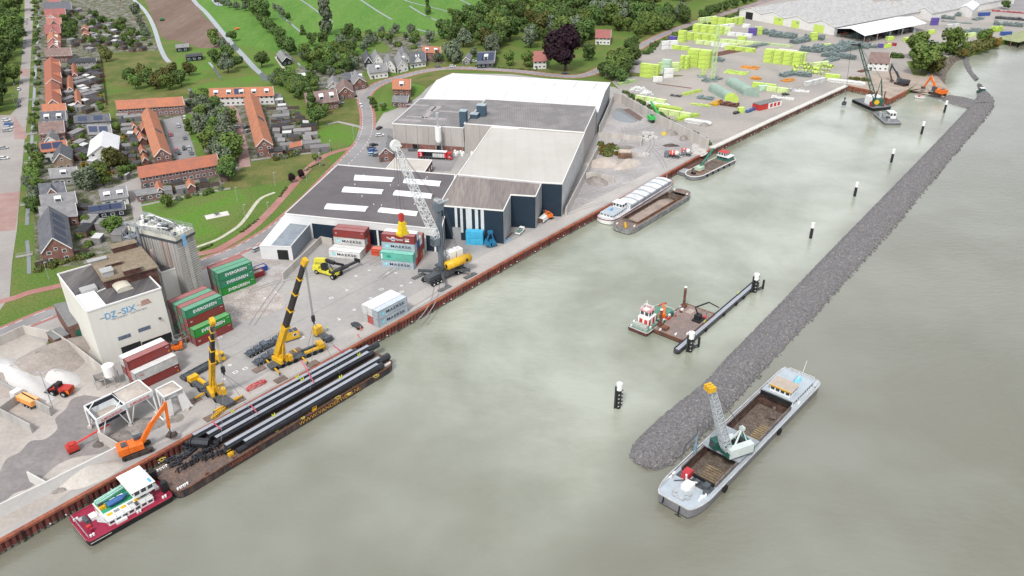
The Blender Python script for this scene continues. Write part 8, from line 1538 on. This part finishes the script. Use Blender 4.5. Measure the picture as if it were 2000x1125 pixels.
grove([(122,120),(200,115),(200,220),(130,222)],26,'bDbmaV',(1.3,2.6),4.5,'in the gardens of the long orange terrace');grove([(130,225),(240,250),(248,352),(150,345),(135,290)],30,'bDbmoaV',(1.5,3.4),5,'around the white barn');tree('o',226,335,6,'large olive tree right in front of the white barn');tree('W',174,368,6.2,'big weeping willow between the bungalows');tree('m',203,362,4.5,'yellowish green tree right of the weeping willow',h=1.2);tree('D',262,330,3.5,'dark bush at the lower end of the parking gardens')
grove([(60,0),(84,0),(82,110),(80,230),(76,380),(60,395),(62,250),(68,100)],60,'bDbDbVm',(1.4,2.6),4.2,'in the front gardens along the left street',chk=True);grove([(60,300),(82,300),(78,420),(70,430),(58,400)],12,'mwmd',(2.6,3.8),5,'in the front gardens near the red crossing');grove([(150,440),(240,425),(260,445),(220,460),(180,480),(155,480)],9,'abmD',(1.8,3.2),4.5,'beside the big brick house');tree('a',183,436,2.8,'golden orange tree beside the low solar roof')
grove([(228,230),(262,240),(272,330),(250,340),(235,290)],20,'bDbam',(1.3,2.4),4,'in the gardens left of the end-on terrace',);grove([(512,195),(560,200),(625,295),(545,290)],26,'bDbDa',(1.2,2.2),4.2,'in the gardens right of the brick side road');grove([(360,190),(405,195),(400,215),(365,212)],6,'mdw',(2.4,3.6),5,'at the end of the upper terrace');grove([(300,325),(420,335),(440,350),(330,380)],12,'bDb',(1.2,2),4.5,'behind the park terrace')
row([(540,312),(585,300)],8,'VO',(2,2.8),'in the reeds beside the footpath',1.5);row([(320,395),(380,383),(440,370)],7,'ODV',(1.6,2.4),'in the strip behind the park terrace',1);tree('m',328,404,3,'small solitary tree on the park lawn edge')
for(x,y)in((570,352),(588,344)):tree('B',x,y+5,2.0,'small dark red tree beside the cycle path, '+('lower' if x<580 else 'upper')+' one')
tree('m',616,316,1.8,'young tree where the footpath meets the cycle path')
tree('m',1783,116,9.5,'bright green tree behind the big basin willow');tree('m',1800,150,12.5,'very large dark round tree at the head of the basin',h=.8,z=-1);tree('o',1822,146,8.5,'olive lower crown at the right foot of the very large tree',h=.8,z=-1.5);tree('m',1853,108,8,'round green tree on the bank right of the inlet');row([(1866,108),(1890,100),(1915,92),(1940,84)],22,'OaOV',(4.5,6.5),'in the olive scrub on the far bank',3);row([(1872,104),(1900,92),(1925,80)],8,'OmD',(3,4.5),'behind the olive scrub on the far bank',2);row([(1742,112),(1760,114)],3,'D',(3.5,4),'in the clipped hedge beside the red-brown sheds',.5);row([(1663,155),(1700,158)],6,'OO',(1.6,2.4),'in the scrub on the sand behind the floating crane',1.5)
row([(1218,180),(1260,205),(1310,240),(1360,268),(1388,286)],34,'DDOD',(1.6,2.4),'in the hedge on top of the long concrete wall',.8);grove([(1172,282),(1200,285),(1212,305),(1175,305)],12,'bbOa',(2,3),3,'on the overgrown mound');row([(178,498),(70,530)],16,'OD',(1.5,2.2),'in the rough hedge below the brick house',1)
grove([(90,650),(112,668),(140,695),(118,700),(100,680)],8,'OOD',(1,1.8),2.5,'among the weeds beside the annex');row([(625,303),(632,330)],2,'V',(1,1.5),'by the fence end');row([(926,130),(985,134),(1050,138)],22,'DD',(.9,1.2),'in the low hedge along the dyke road',.2);row([(720,190),(735,218),(760,215)],6,'bDm',(1.6,2.6),'in the garden inside the road bend',1)
for i,(a,b)in enumerate((((390,490),(416,478)),((470,455),(506,428)),((546,386),(560,366)),((595,335),(625,318)))):
    row([a,b],7,'D',(.7,.9),'in low hedge '+['nearest the silo tower','along the lower cycle path','along the middle cycle path','along the upper cycle path'][i],.1)
grove([(1700,-40),(2000,-30),(1900,-12),(1720,-20)],10,'dm',(4,5),9,'behind the far halls');tree('d',1962,18,4,'small dark tree beside the far parking road')
# ================================================================ bright green yard
CN.update({'lime':(.52,.68,.13),'purple':(.12,.08,.35),'pale green':(.5,.68,.5),'pale lime':(.6,.72,.32)})
LY='stacked units in the green yard'
def units(px,yaw,n,lv,rows,col,lb,L=6.1,W_=2.5,H=2.8,lg=0):
    A=P(*px);u=U(yaw);v=V((-u.y,u.x,0));t=0
    for r_ in range(rows):
        for i in range(n):
            for l_ in range(lv if isinstance(lv,int)else lv[i%len(lv)]):
                p_=A+u*(L/2+i*(L+.15))+v*(1.25+r_*2.6);t+=1
                c=container(col,p_.x,p_.y,l_*(H+.02),yaw,f'{["bottom", "middle", "upper", "topmost"][l_]} {col} unit, {ordn(i, 9, "column")}, {"rear" if r_ else "front"} row {lb}',LY,None,L,H)
                if lg and r_==0:
                    mb=MB();mb.beam((L*.28,-1.26,H*.35),(L*.31,-1.26,H*.7),.14,.05);mb.beam((L*.31,-1.26,H*.7),(L*.35,-1.26,H*.35),.14,.05);mb.beam((L*.35,-1.26,H*.35),(L*.39,-1.26,H*.7),.14,.05);mb.build('emblem',mat('blue_purple',(.06,.05,.3),.6),c)
ya=math.radians(-30);yb=math.radians(-12)
for a in(((1249,150),ya,1,3,1,'lime','nearest the car row',12,2.5,2.8,1),((1284,140),ya,1,2,1,'lime','behind the nearest car row stack',6.1,2.5,2.8,1),((1296,153),.02,1,2,1,'white','beside the nearest stack',6.1),((1290,142),ya,1,3,1,'pale green','between the front stacks'),
          ((1340,130),ya,2,4,2,'lime','of the tall smooth block',7.5),((1326,134),ya,2,3,1,'lime','in front of the tall block',3,2.5,2.8,1),((1370,127),.02,1,1,1,'white','at the foot of the tall block',5),((1490,122),ya,4,3,2,'lime','of the big striped block',6.1,2.5,2.8,1),((1415,97),ya,3,1,1,'lime','in the long row on the rails',7,2.5,2.8,1),((1388,90),ya,2,1,1,'white','in the white part of the rail row',7),
          ((1338,78),ya,4,2,1,'lime','of the upper left rows',6.1,2.5,2.8,1),((1352,62),ya,4,2,2,'lime','of the upper terrace rows',6.1,2.5,2.8,1),((1386,47),ya,3,2,1,'lime','near the far hedge'),((1430,50),.5,2,2,1,'lime','near the far hall doors',6.1,2.5,2.8,1),((1400,58),.5,3,1,1,'white','near the far hedge'),((1292,97),.2,2,2,1,'white','at the left edge'),((1312,96),ya,2,1,1,'lime','beside the white left units'),
          ((1323,82),ya,1,3,1,'lime','at the upper left corner',6.1,2.5,2.8,1),((1305,78),ya,1,1,1,'purple','at the upper left corner'),((1449,54),ya,1,1,1,'white','before the hall'),((1462,70),.02,1,2,1,'purple','below the hall'),((1473,68),.02,1,2,1,'lime','below the hall'),((1440,78),ya,1,1,1,'lime','beside the steel racks'),((1468,170),ya,2,1,1,'lime','behind the arched sheds',7),((1483,178),.3,1,1,1,'pale green','behind the arched sheds'),
          ((1733,80),.3,1,1,1,'lime','left before the canopy'),((1767,82),.3,1,1,1,'lime','middle before the trees'),((1790,74),.3,1,1,1,'lime','right before the trees'),((1814,67),.3,1,1,1,'lime','near the round bush'),((1718,94),.2,1,1,1,'purple','right of the basin racks'),((1726,94),.2,1,1,1,'lime','right of the basin racks'),((1583,80),.3,1,2,1,'lime','between grey racks'),((1610,95),.3,1,1,1,'lime','right between grey racks'),
          ((1442,221),.1,1,1,1,'lime','among the parked cars',3.4),((1610,153),ya,1,1,1,'lime','beside white lattice booms',9),((1358,86),ya,5,1,1,'pale lime','below the upper left rows'),((1345,106),ya,2,1,1,'pale lime','left of the rail row'),((1405,84),ya,4,1,1,'pale lime','above the rail row'),((1420,70),ya,3,1,1,'white','in the middle of the upper rows'),((1366,50),.5,3,2,1,'pale lime','along the hedge'),((1395,66),ya,2,2,1,'pale lime','at the right end of the upper rows'),((1275,160),.02,1,1,1,'white','right of the nearest stack'),((1308,140),.02,1,2,1,'pale lime','behind the white nearest units'),
 ((1500,112),ya,4,2,1,'pale lime','behind the striped block'),((1590,132),.4,2,1,1,'pale lime','at the ring field'),((1520,104),ya,2,1,1,'white','behind the striped block'),((1496,178),ya,2,1,1,'pale lime','right of the arched sheds'),((1575,170),.6,3,1,1,'light grey','near the quay lattice'),((1240,196),-.6,3,1,1,'pale lime','along the hedge wall'),((1285,222),-.6,3,1,1,'pale lime','lower along the hedge wall'),((1700,60),.3,2,1,1,'pale lime','right below the canopy'),((1850,56),.3,2,1,1,'light grey','on the far paved field'),((1880,74),.3,2,1,1,'pale lime','behind the olive scrub'),((1820,50),.3,1,2,1,'purple','beside the far small hall'),
 ((1913,32),.2,1,1,1,'blue','far right below the road',10),((1956,70),.1,1,1,1,'blue','on the far jetty',8),((1928,72),.1,1,1,1,'orange red','on the far bank',4)):units(*a)
# racks and steel piles: one thing each
sg=mat('rack_green_grey',(.27,.34,.33),.6,.3,1);limem=mat('lime_paint',(.52,.68,.13),.6,.1);ory=mat('steel_orange',(.7,.3,.05),.6,.15);brn=mat('steel_brown',(.2,.1,.08),.8,.2)
RM_={'g':sg,'l':limem,'o':ory,'b':brn,'y':yel,'r':mat('raspberry',(.45,.02,.06),.6),'w':white,'p':mat('pale_lime',(.55,.72,.35),.6),'d':dgrey}
rp=random.Random(4)
def rack(x,y,w_,d_,h_,c,lb,yaw=-.5,lat_=0,name='steel_stack'):
    o=T(name,lb,'steel stack',P(x,y),yaw,'steel stacks in the yard');mb=MB()
    if lat_:
        for i in range(lat_):mb.lat((-w_/2,i*1.7-d_/2,.8),(w_/2,i*1.7-d_/2,.8),1.4,1.4,int(w_/1.7),.16)
    else:
        for i in range(int(w_/1.6)+1):
            for j in range(int(d_/1.8)+1):
                x0,y0=-w_/2+i*1.6+rp.uniform(-.1,.1),-d_/2+j*1.8;hh=h_*rp.uniform(.5,1)
                for q in range(max(1,int(hh/.45))):mb.cb(x0,y0,q*.45,1.35,1.4,.16); 
                for s in(-.6,.6):mb.beam((x0+s,y0-.6,0),(x0+s,y0-.6,hh),.12)
    mb.build('frame',RM_[c],o); 
k=0
for(x,y,w_,d_,h_,c,lat_)in((1500,66,16,8,3,'g',0),(1530,72,18,9,3,'g',0),(1562,82,16,6,2.6,'g',0),(1592,76,14,7,3,'g',0),(1480,85,50,3,2,'p',1),(1470,92,32,3,2,'g',2),(1585,100,14,7,3,'g',0),(1618,100,20,10,3.4,'g',0),(1645,96,22,12,3.4,'g',0),(1670,90,20,12,3,'g',0),(1640,112,22,7,3,'g',0),(1622,118,12,5,2,'g',0),(1700,92,8,4,2,'g',0),(1402,118,9,6,2,'g',0),(1390,156,14,5,1.5,'g',0),
                                (1440,142,14,8,.8,'l',0),(1466,132,10,8,.8,'o',0),(1540,146,14,5,2,'g',0),(1570,148,8,5,2.5,'g',0),(1477,154,5,4,1.4,'o',0),(1540,157,9,4,1,'o',0),(1500,172,10,4,2,'p',0),(1370,205,10,3,1,'l',0),(1400,203,7,4,1.6,'y',0),(1424,205,10,5,2,'b',0),(1378,192,8,5,1.6,'g',0),(1348,182,16,2.6,1.6,'l',1),(1322,188,6,2,1,'d',0),(1318,168,22,.8,.5,'b',0),(1222,162,14,4,2,'p',2),(1206,148,8,6,3,'g',0),(1248,178,8,5,2.4,'w',0),(1262,190,5,4,3.4,'w',0),(1288,205,12,5,1.5,'w',0),(1305,212,16,3.6,2,'l',2),(1340,230,16,3.6,2.4,'l',2),
                                (1366,238,14,7,1.6,'w',2),(1652,162,22,2,1.2,'w',2),(1430,100,46,8,.5,'b',0),(1740,88,7,4,1.6,'r',0),(1815,88,16,7,3,'g',0),(1830,96,14,6,3,'g',0),(1800,76,8,4,2,'g',0),(1870,44,22,5,1,'g',0),(1908,38,10,5,1.6,'g',0),(1842,36,16,5,3,'g',0),(1860,30,14,5,3,'g',0),(1900,66,22,9,3,'g',0),(1970,50,20,6,3,'g',0),(1975,38,22,4,2,'d',0),(1945,60,10,5,3,'l',0),(1650,72,10,4,2.4,'g',0),(1680,74,10,5,3,'g',0),(1710,70,8,5,2,'b',0),(1780,44,5,4,3,'b',0),(1970,24,24,2,1.2,'r',0),(1800,136,6,3,1,'g',0),(1530,192,12,2,1,'w',0),(1565,178,8,3,1,'w',0),(1690,138,12,2,1,'b',0),(1600,196,0,0,0,'w',0)):
    k+=1
    if w_:nm_={'g':'grey-green steel racks','l':'lime steel frames','o':'orange steel frames','b':'brown steel beams','y':'bright yellow frames','r':'raspberry red frames','w':'white steel frames','p':'pale lime lattice frames','d':'dark steel blocks'}[c];rack(x,y,w_,d_,h_*1.3,c,f'pile of {nm_}, {ordn(k-1, 99, "in the yard counted along its rows")}',ya if k%3 else .6,lat_)
for i in range(26):
    x=1560+(i%9)*8-(i//9)*4+rp.uniform(-2,2);y=126+(i//9)*7+(i%9)*.8;a=rp.uniform(0,3);mb=MB();mb.tube((-1,0,1),(1,0,1),1.0,n=10,caps=False);mb.tube((-1.1,0,1),(-.9,0,1),1.15,n=10,caps=False);o=mb.build('pipe_ring',limem);o.location=P(x,y);o.rotation_euler=(0,0,a);tag(o,f'lime steel pipe ring, {ordn(i, 99, "in the field of rings below the racks")}','pipe ring','lime pipe rings')
# arched sheds
for i,(a,b,L_,lb)in enumerate((((1415,196),(1442,201),21,'front arched green shed with a lime end wall beside yellow frames'),((1452,186),(1482,190),24,'rear arched grey-green shed behind the front one'))):
    A_,B_=P(*a),P(*b);u=(B_-A_).normalized();v=(P(a[0]-24,a[1]-14)-A_).normalized();W_=(B_-A_).length;o=T('arched_shed',lb,'shed',A_,0,'arched sheds in the green yard',True);mb=MB();n=10;sec=[A_+u*(W_/2-W_/2*math.cos(math.pi*k/n))+V((0,0,1.8+3.2*math.sin(math.pi*k/n)))for k in range(n+1)]
    mb.add(sec+[p_+v*L_ for p_ in sec],[(k,k+1,n+2+k,n+1+k)for k in range(n)]);mb.add([A_,A_+v*L_,sec[0]+v*L_,sec[0],B_,B_+v*L_,sec[n]+v*L_,sec[n]],[(0,1,2,3),(5,4,7,6)]);mb.build('shell',mat('arch_green',(.3,.4,.34),.7,.1),o);mb=MB();mb.add([A_,B_]+sec[::-1],[tuple(range(n+3))]);mb.build('end_wall',[limem,mat('arch_green')][i],o)
# two lattice tower masts
for(x,y,t,lb)in((1391,158,48,'tall pale lattice tower mast in the middle of the green yard'),(1371,150,128,'slanting lime crane mast beside the lattice tower')):
    c=P(x,y);h=zat(c,t);o=T('tower_mast',lb,'mast',c,0);sub('lattice',RM_['p']if t<100 else limem,o,lambda m:m.lat((0,0,0),(0 if t<100 else 1.5,0,h),2.2,2,max(4,int(h/2)),.14,(1,0,0)));sub('base',sg,o,lambda m:m.cb(0,0,0,5,5,.8))
# red and white site office, brown twin sheds
A_=P(1478,214);r=T('site_office','long red and white site office container near the parked cars','container',A_,math.radians(33));sub('body',[redp,white],r,lambda m:(m.box(-1,6,-2.6,2.6,0,3,0),m.box(6,17,-2.6,2.6,0,3.2,1)));sub('roof',mat('grey_felt'),r,lambda m:m.box(-1,17.1,-2.7,2.7,3.2,3.35));[sub('red_panel',redp,r,lambda m:m.box(7.5+i*3,9.5+i*3,-2.66,-2.6,.6,2.6))for i in range(3)]
for i,(A2,B2,C2,lb)in enumerate((((1696,122),(1737,124),(1699,113),'front red-brown shed with white edges behind the floating crane'),((1699,111),(1735,113),(1702,104),'rear red-brown shed with white edges behind the floating crane'))):house(A2,B2,C2,5,2,'p','b','w',lb,'shed',ch=0,name='shed')
# far white halls
hw=ribbed('hall_roof',(.44,.435,.425),3,'X',dark=.93,rough=.7);P0,P1=P(1443,34),P(1628,69);d_=U(math.radians(34));N=4
for i in range(N):
    a,b=P0.lerp(P1,i/N),P0.lerp(P1,(i+1)/N);ev=6;r=house(up(a,ev),up(b,ev),up(a+d_*118,ev),ev,3.2,'x','w','w',['leftmost','second','third','fourth'][i]+' of the joined white halls with grey roofs at the far yard','warehouse',ch=0,group='joined white halls',wn=0,name='warehouse',world=True,rmat=hw)
    uu=(b-a).normalized();n_=V((uu.y,-uu.x,0))*.06;mb=MB();t0,t1=((.3,.62),(.55,.95),(.3,.62),(.2,.6))[i];q0,q1=a.lerp(b,t0)+n_,a.lerp(b,t1)+n_;mb.add([up(q0,0.02),up(q1,0.02),up(q1,5.6),up(q0,5.6)],[(0,1,2,3)]);mb.build('door',m_dark if i==0 else limem,r)
    if i in(1,2):text(['','16','15'][i],1.8,a.lerp(b,t0+.2)+n_*2+V((0,0,3.3))-up(r.location,0),uu,(0,0,1),mat('blue_purple'),r)
a,b=P(1630,72),P(1686,87);r=T('canopy','open canopy with a bright white double roof in front of the far halls','canopy',a,0,None,True);z=6;m0=(a+b)/2;ln=d_*78
sub('roof',whroof,r,lambda m:m.add([up(a,z),up(m0,z+2.6),up(b,z),up(a+ln,z),up(m0+ln,z+2.6),up(b+ln,z)],[(0,1,4,3),(1,2,5,4)]));[sub('post',steel,r,lambda m:(m.beam(q+ln*t,up(q+ln*t,z),.3)))for q in(a,b)for t in(0,.2,.4,.6,.8,1)];sub('stored_goods',[dgrey,sg,brn],r,lambda m:[m.cb(*(a.lerp(b,rp.uniform(.1,.9))+ln*rp.uniform(.05,.95)).xy,0,rp.uniform(1,4),rp.uniform(1,4),rp.uniform(1,3.5),i%3)for i in range(50)]);sub('back_wall',m_dark,r,lambda m:wall(m,a+ln*.02,a+ln*.98,0,5.8,0,.3))
for i in range(3):
    a=P(1722,24).lerp(P(1812,42),i/3)+d_*4;b=P(1722,24).lerp(P(1812,42),(i+1)/3)+d_*4;r=house(up(a,6),up(b,6),up(a+d_*130,6),6,3.2,'x','w','w',['left','middle','right'][i]+' hall of the second group, behind the white canopy','warehouse',ch=0,group='second group of far halls',wn=0,name='warehouse',world=True,rmat=hw)
house((1872,15),(1900,20),(1886,3),6,2.5,'x','w','w','separate small white hall at the right end of the far halls','warehouse',ch=0,wn=0,name='warehouse')
o=T('jetty','wooden jetty on posts at the far right shore of the river','jetty',P(1975,84),0,None,True);q=[P(1945,76),P(1990,84),P(2040,70),P(2000,60)];sub('deck',mat('jetty_green',(.33,.36,.2),.9,.2),o,lambda m:m.prism([(p_.x,p_.y)for p_ in q],.2,.6));[sub('post',brn,o,lambda m:m.beam(up(q[1].lerp(q[k],t),WZ-1),up(q[1].lerp(q[k],t),.2),.5))for k in(0,2)for t in(0,.33,.66)]
# cars -----------------------------------------------------------
def carproto():
    o=T('parked_car','','car',(0,0,-500));sub('body',mat('car_paint',(.3,.3,.3),.3,.04),o,lambda m:(m.add([(-2.15,-.86,.35),(2.15,-.84,.35),(2.15,.84,.35),(-2.15,.86,.35),(-2.1,-.84,.9),(2.1,-.78,.78),(2.1,.78,.78),(-2.1,.84,.9)],[(0,1,5,4),(1,2,6,5),(2,3,7,6),(3,0,4,7),(4,5,6,7)]),m.add([(-1.75,-.64,1.42),(.45,-.64,1.42),(.45,.64,1.42),(-1.75,.64,1.42),(-1.75,-.64,1.36),(.45,-.64,1.36),(.45,.64,1.36),(-1.75,.64,1.36)],[(0,1,2,3),(0,4,5,1),(1,5,6,2),(2,6,7,3),(3,7,4,0)])))
    sub('window_glass',gl,o,lambda m:m.add([(-2.0,-.8,.88),(1.15,-.78,.83),(1.15,.78,.83),(-2.0,.8,.88),(-1.72,-.63,1.38),(.43,-.63,1.38),(.43,.63,1.38),(-1.72,.63,1.38)],[(0,1,5,4),(1,2,6,5),(2,3,7,6),(3,0,4,7)]));[sub('headlight',white,o,lambda m:m.box(2.12,2.17,s*.6-.17,s*.6+.17,.6,.74))for s in(-1,1)]
    wheels(o,[(1.3,-.78),(1.3,.78),(-1.3,-.78),(-1.3,.78)],.33,.2);_cp['car']=o;return o
cp=carproto();CC={'black':(.015,.016,.02),'white':(.7,.7,.7),'silver':(.4,.41,.42),'grey':(.12,.125,.13),'red':(.4,.02,.02),'blue':(.04,.12,.4),'pale blue':(.35,.5,.6)}
def car(x,y,yaw,col,lb,gr=None):
    c=copy_tree(cp,None,{'car_paint':mat('car_'+col,CC[col],.3,.04)});c.location=P(x,y);c.location.z=.06;c.rotation_euler.z=yaw;tag(c,f'{col} car {lb}','car',gr)
car(697,639,2.3,'black','standing alone on the quay near the white containers');car(705,208,-1.2,'white','driving on the dyke road at the bend');car(1104,145,.1,'black','on the far dyke road beside the copper beech')
sr=math.radians(-64)
CARS=[((52,38),'white'),((52,47),'silver'),((51,70),'black'),((49,82),'white'),((46,95),'grey'),((45,104),'black'),((41,163),'grey'),((37,176),'white'),((37,200),'grey'),((37,208),'black')]
for i,((x,y),c)in enumerate(CARS):car(x,y,sr,c,ordn(i,99,'from the top, parked along the left street'),'cars along the left street')
for i,((x,y),c)in enumerate([((13,236),'white'),((17,241),'silver'),((17,245),'blue'),((17,251),'white'),((14,257),'silver'),((7,291),'silver'),((8,311),'white')]):car(x,y,.25,c,ordn(i,99,'from the top in the left car park'),'cars in the left car park')
for i,((x,y),c)in enumerate([((349,248),'silver'),((361,272),'grey'),((370,292),'silver'),((374,301),'grey'),((334,265),'red'),((346,296),'red'),((349,301),'black'),((361,232),'white'),((360,292),'black')]):car(x,y,-1.15,c,ordn(i,99,'listed in the parking road by the orange terrace'),'cars in the parking road')
for i,((x,y,a),c)in enumerate([((462,250,1.2),'white'),((464,270,1.2),'grey'),((466,300,1.2),'blue'),((483,258,1.2),'silver'),((481,250,1.2),'grey'),((241,459,.2),'black'),((241,467,.2),'black'),((640,208,.5),'black'),((652,205,.5),'grey'),((664,203,.5),'silver'),((748,206,.2),'grey'),((856,132,.1),'grey'),((925,121,.2),'white'),((884,131,.1),'white')]):car(x,y,a,c,ordn(i,99,'of the scattered parked ones, left to right by street'),'scattered parked cars')
for i,((x,y,a),c)in enumerate([((725,291,.5),'grey'),((730,285,.5),'black'),((728,296,.5),'blue'),((727,303,.4),'pale blue'),((736,305,.4),'grey'),((742,266,.3),'white'),((741,252,1.2),'black'),((806,295,0),'grey'),((502,489,1.),'silver')]):car(x,y,a,c,ordn(i,99,'among the cars around the brick offices behind the warehouse'),'cars at the offices')
for i,((x,y,a),c)in enumerate([((1438,222,.7),'black'),((1462,219,.7),'blue'),((1469,216,.7),'blue'),((1476,213,.7),'blue'),((1534,186,.2),'black'),((1546,177,.3),'white'),((1216,142,.9),'black'),((1222,138,.9),'black'),((1229,134,.9),'red'),((1236,131,.9),'white'),((1243,127,.9),'black')]):car(x,y,a,c,ordn(i,99,'from the left in the green yard'),'cars in the green yard')
# street lamps along roads and paths
for i,(x,y)in enumerate([(33,185),(30,208),(363,268),(382,302),(283,430),(96,546),(538,742),(646,300),(691,272),(600,356),(625,325),(538,365),(526,425),(464,395),(480,430),(1183,150),(1246,110),(1110,135)]):
    c=T('street_lamp',f'slim street lamp, {ordn(i, 99, "along the roads and paths")}','street lamp',P(x,y),.5,'street lamps')
    if y<700:sub('pole',steel,c,lambda m:m.tube((0,0,0),(0,0,6.5),.1,.07,6));sub('lamp_head',steel,c,lambda m:m.cb(.4,0,6.45,1.0,.25,.14))
    else:bpy.data.objects.remove(c)
# footbridges over the street ditch
for i,(x,y)in enumerate([(74,32),(74,41),(73,60),(73,75),(72,90),(71,110),(70,118),(70,132),(68,166),(66,195),(62,232),(62,262),(61,282),(60,296),(60,318),(57,350),(54,400),(48,500)]):
    o=MB();a=math.radians(26);o.X=Matrix.Translation(P(x,y))@Matrix.Rotation(a,4,'Z');o.cb(0,0,.1,5.5,1.8,.18);o.m=1;o.beam((-2.7,.9,.9),(2.7,.9,.9),.1);o.beam((-2.7,-.9,.9),(2.7,-.9,.9),.1);[o.beam((k,s,.2),(k,s,.9),.1)for k in(-2.6,0,2.6)for s in(-.9,.9)];o=o.build('footbridge',[m_tan,steel]);tag(o,f'small footbridge over the street ditch, {ordn(i, 99, "from the top")}','footbridge','footbridges over the street ditch')
# field bits
o=T('tractor','green tractor on the ploughed field','tractor',P(317,41),1.2);sub('body',mat('tractor_green',(.03,.3,.08),.5),o,lambda m:(m.box(0,2.4,-.5,.5,.7,1.6),m.box(-1,.3,-.8,.8,1,2.7)));wheels(o,[(-.4,-1),(-.4,1)],.9,.5);wheels(o,[(2,-.8),(2,.8)],.5,.3)
o=T('mower','small orange mower machine in the long meadow','mower',P(464,58),.4);sub('body',orange,o,lambda m:(m.box(-1.5,1.5,-.9,.9,.5,1.5),m.box(-2.6,-1.6,-1.8,.4,.3,.8)));wheels(o,[(-.9,-1),(-.9,1),(1,-1),(1,1)],.5,.3)
o=T('paved_plate','square grey concrete play area in the park lawn','play area',P(424,421),.5);sub('slab',m_wcap,o,lambda m:m.cb(0,0,.05,9,4.5,.12));sub('table',dgrey,o,lambda m:(m.cb(0,0,.8,2,1,.1),m.cb(0,0,.1,.3,.3,.7)))
# more than 300 broadleaf trees: the 290 that show largest stay things, the rest become one woodland
import numpy as np
for pr in _cp.values():
    for o in[c for ch in pr.children for c in ch.children]+list(pr.children)+[pr]:bpy.data.objects.remove(o)
tr=[o for o in bpy.data.objects if o.get('category')=='tree' and o.name.startswith('broadleaf')]
tr.sort(key=lambda o:-o.scale.x/(o.location-V((0,0,CH))).length*(1 if-60<proj(o.location)[0]<2060 and proj(o.location)[1]>-25 else .2))
vs,mi,vo,fs=[],[],0,[];ml=[mat('wood_dark',(.068,.115,.034),.8,.35,.3,bs=1.6,col2=(.1,.15,.045)),mat('wood_mid',(.1,.17,.04),.8,.35,.3,bs=1.6,col2=(.15,.2,.055)),bark]
for o in tr[285:]:
    M=Matrix.LocRotScale(o.location,o.rotation_euler,o.scale)
    for c in list(o.children):
        me=c.data;n=len(me.vertices);a=np.empty(n*3,'f');me.vertices.foreach_get('co',a);a=a.reshape(-1,3)@np.array(M.to_3x3().transposed())+np.array(M.translation);vs.append(a)
        if c.name.startswith('crown'):fs.append(np.arange(n).reshape(-1,4)+vo);mi.append(np.full(n//4,0 if 'dark' in me.materials[0].name else 1))
        vo+=n;bpy.data.objects.remove(c)
    bpy.data.objects.remove(o)
if fs:
    a=np.concatenate(vs);f=np.concatenate(fs);me=bpy.data.meshes.new('woodland');me.vertices.add(len(a));me.vertices.foreach_set('co',a.astype('f').ravel());me.loops.add(f.size);me.loops.foreach_set('vertex_index',f.ravel().astype('i'));me.polygons.add(len(f));me.polygons.foreach_set('loop_start',np.arange(len(f),dtype='i')*4)
    for q in ml:me.materials.append(q)
    me.polygons.foreach_set('material_index',np.concatenate(mi).astype('i'));me.update(calc_edges=True);o=bpy.data.objects.new('woodland',me);COL.objects.link(o);tag(o,'dense background woodland and distant tree masses beyond the dyke road','woodland',None,'stuff')
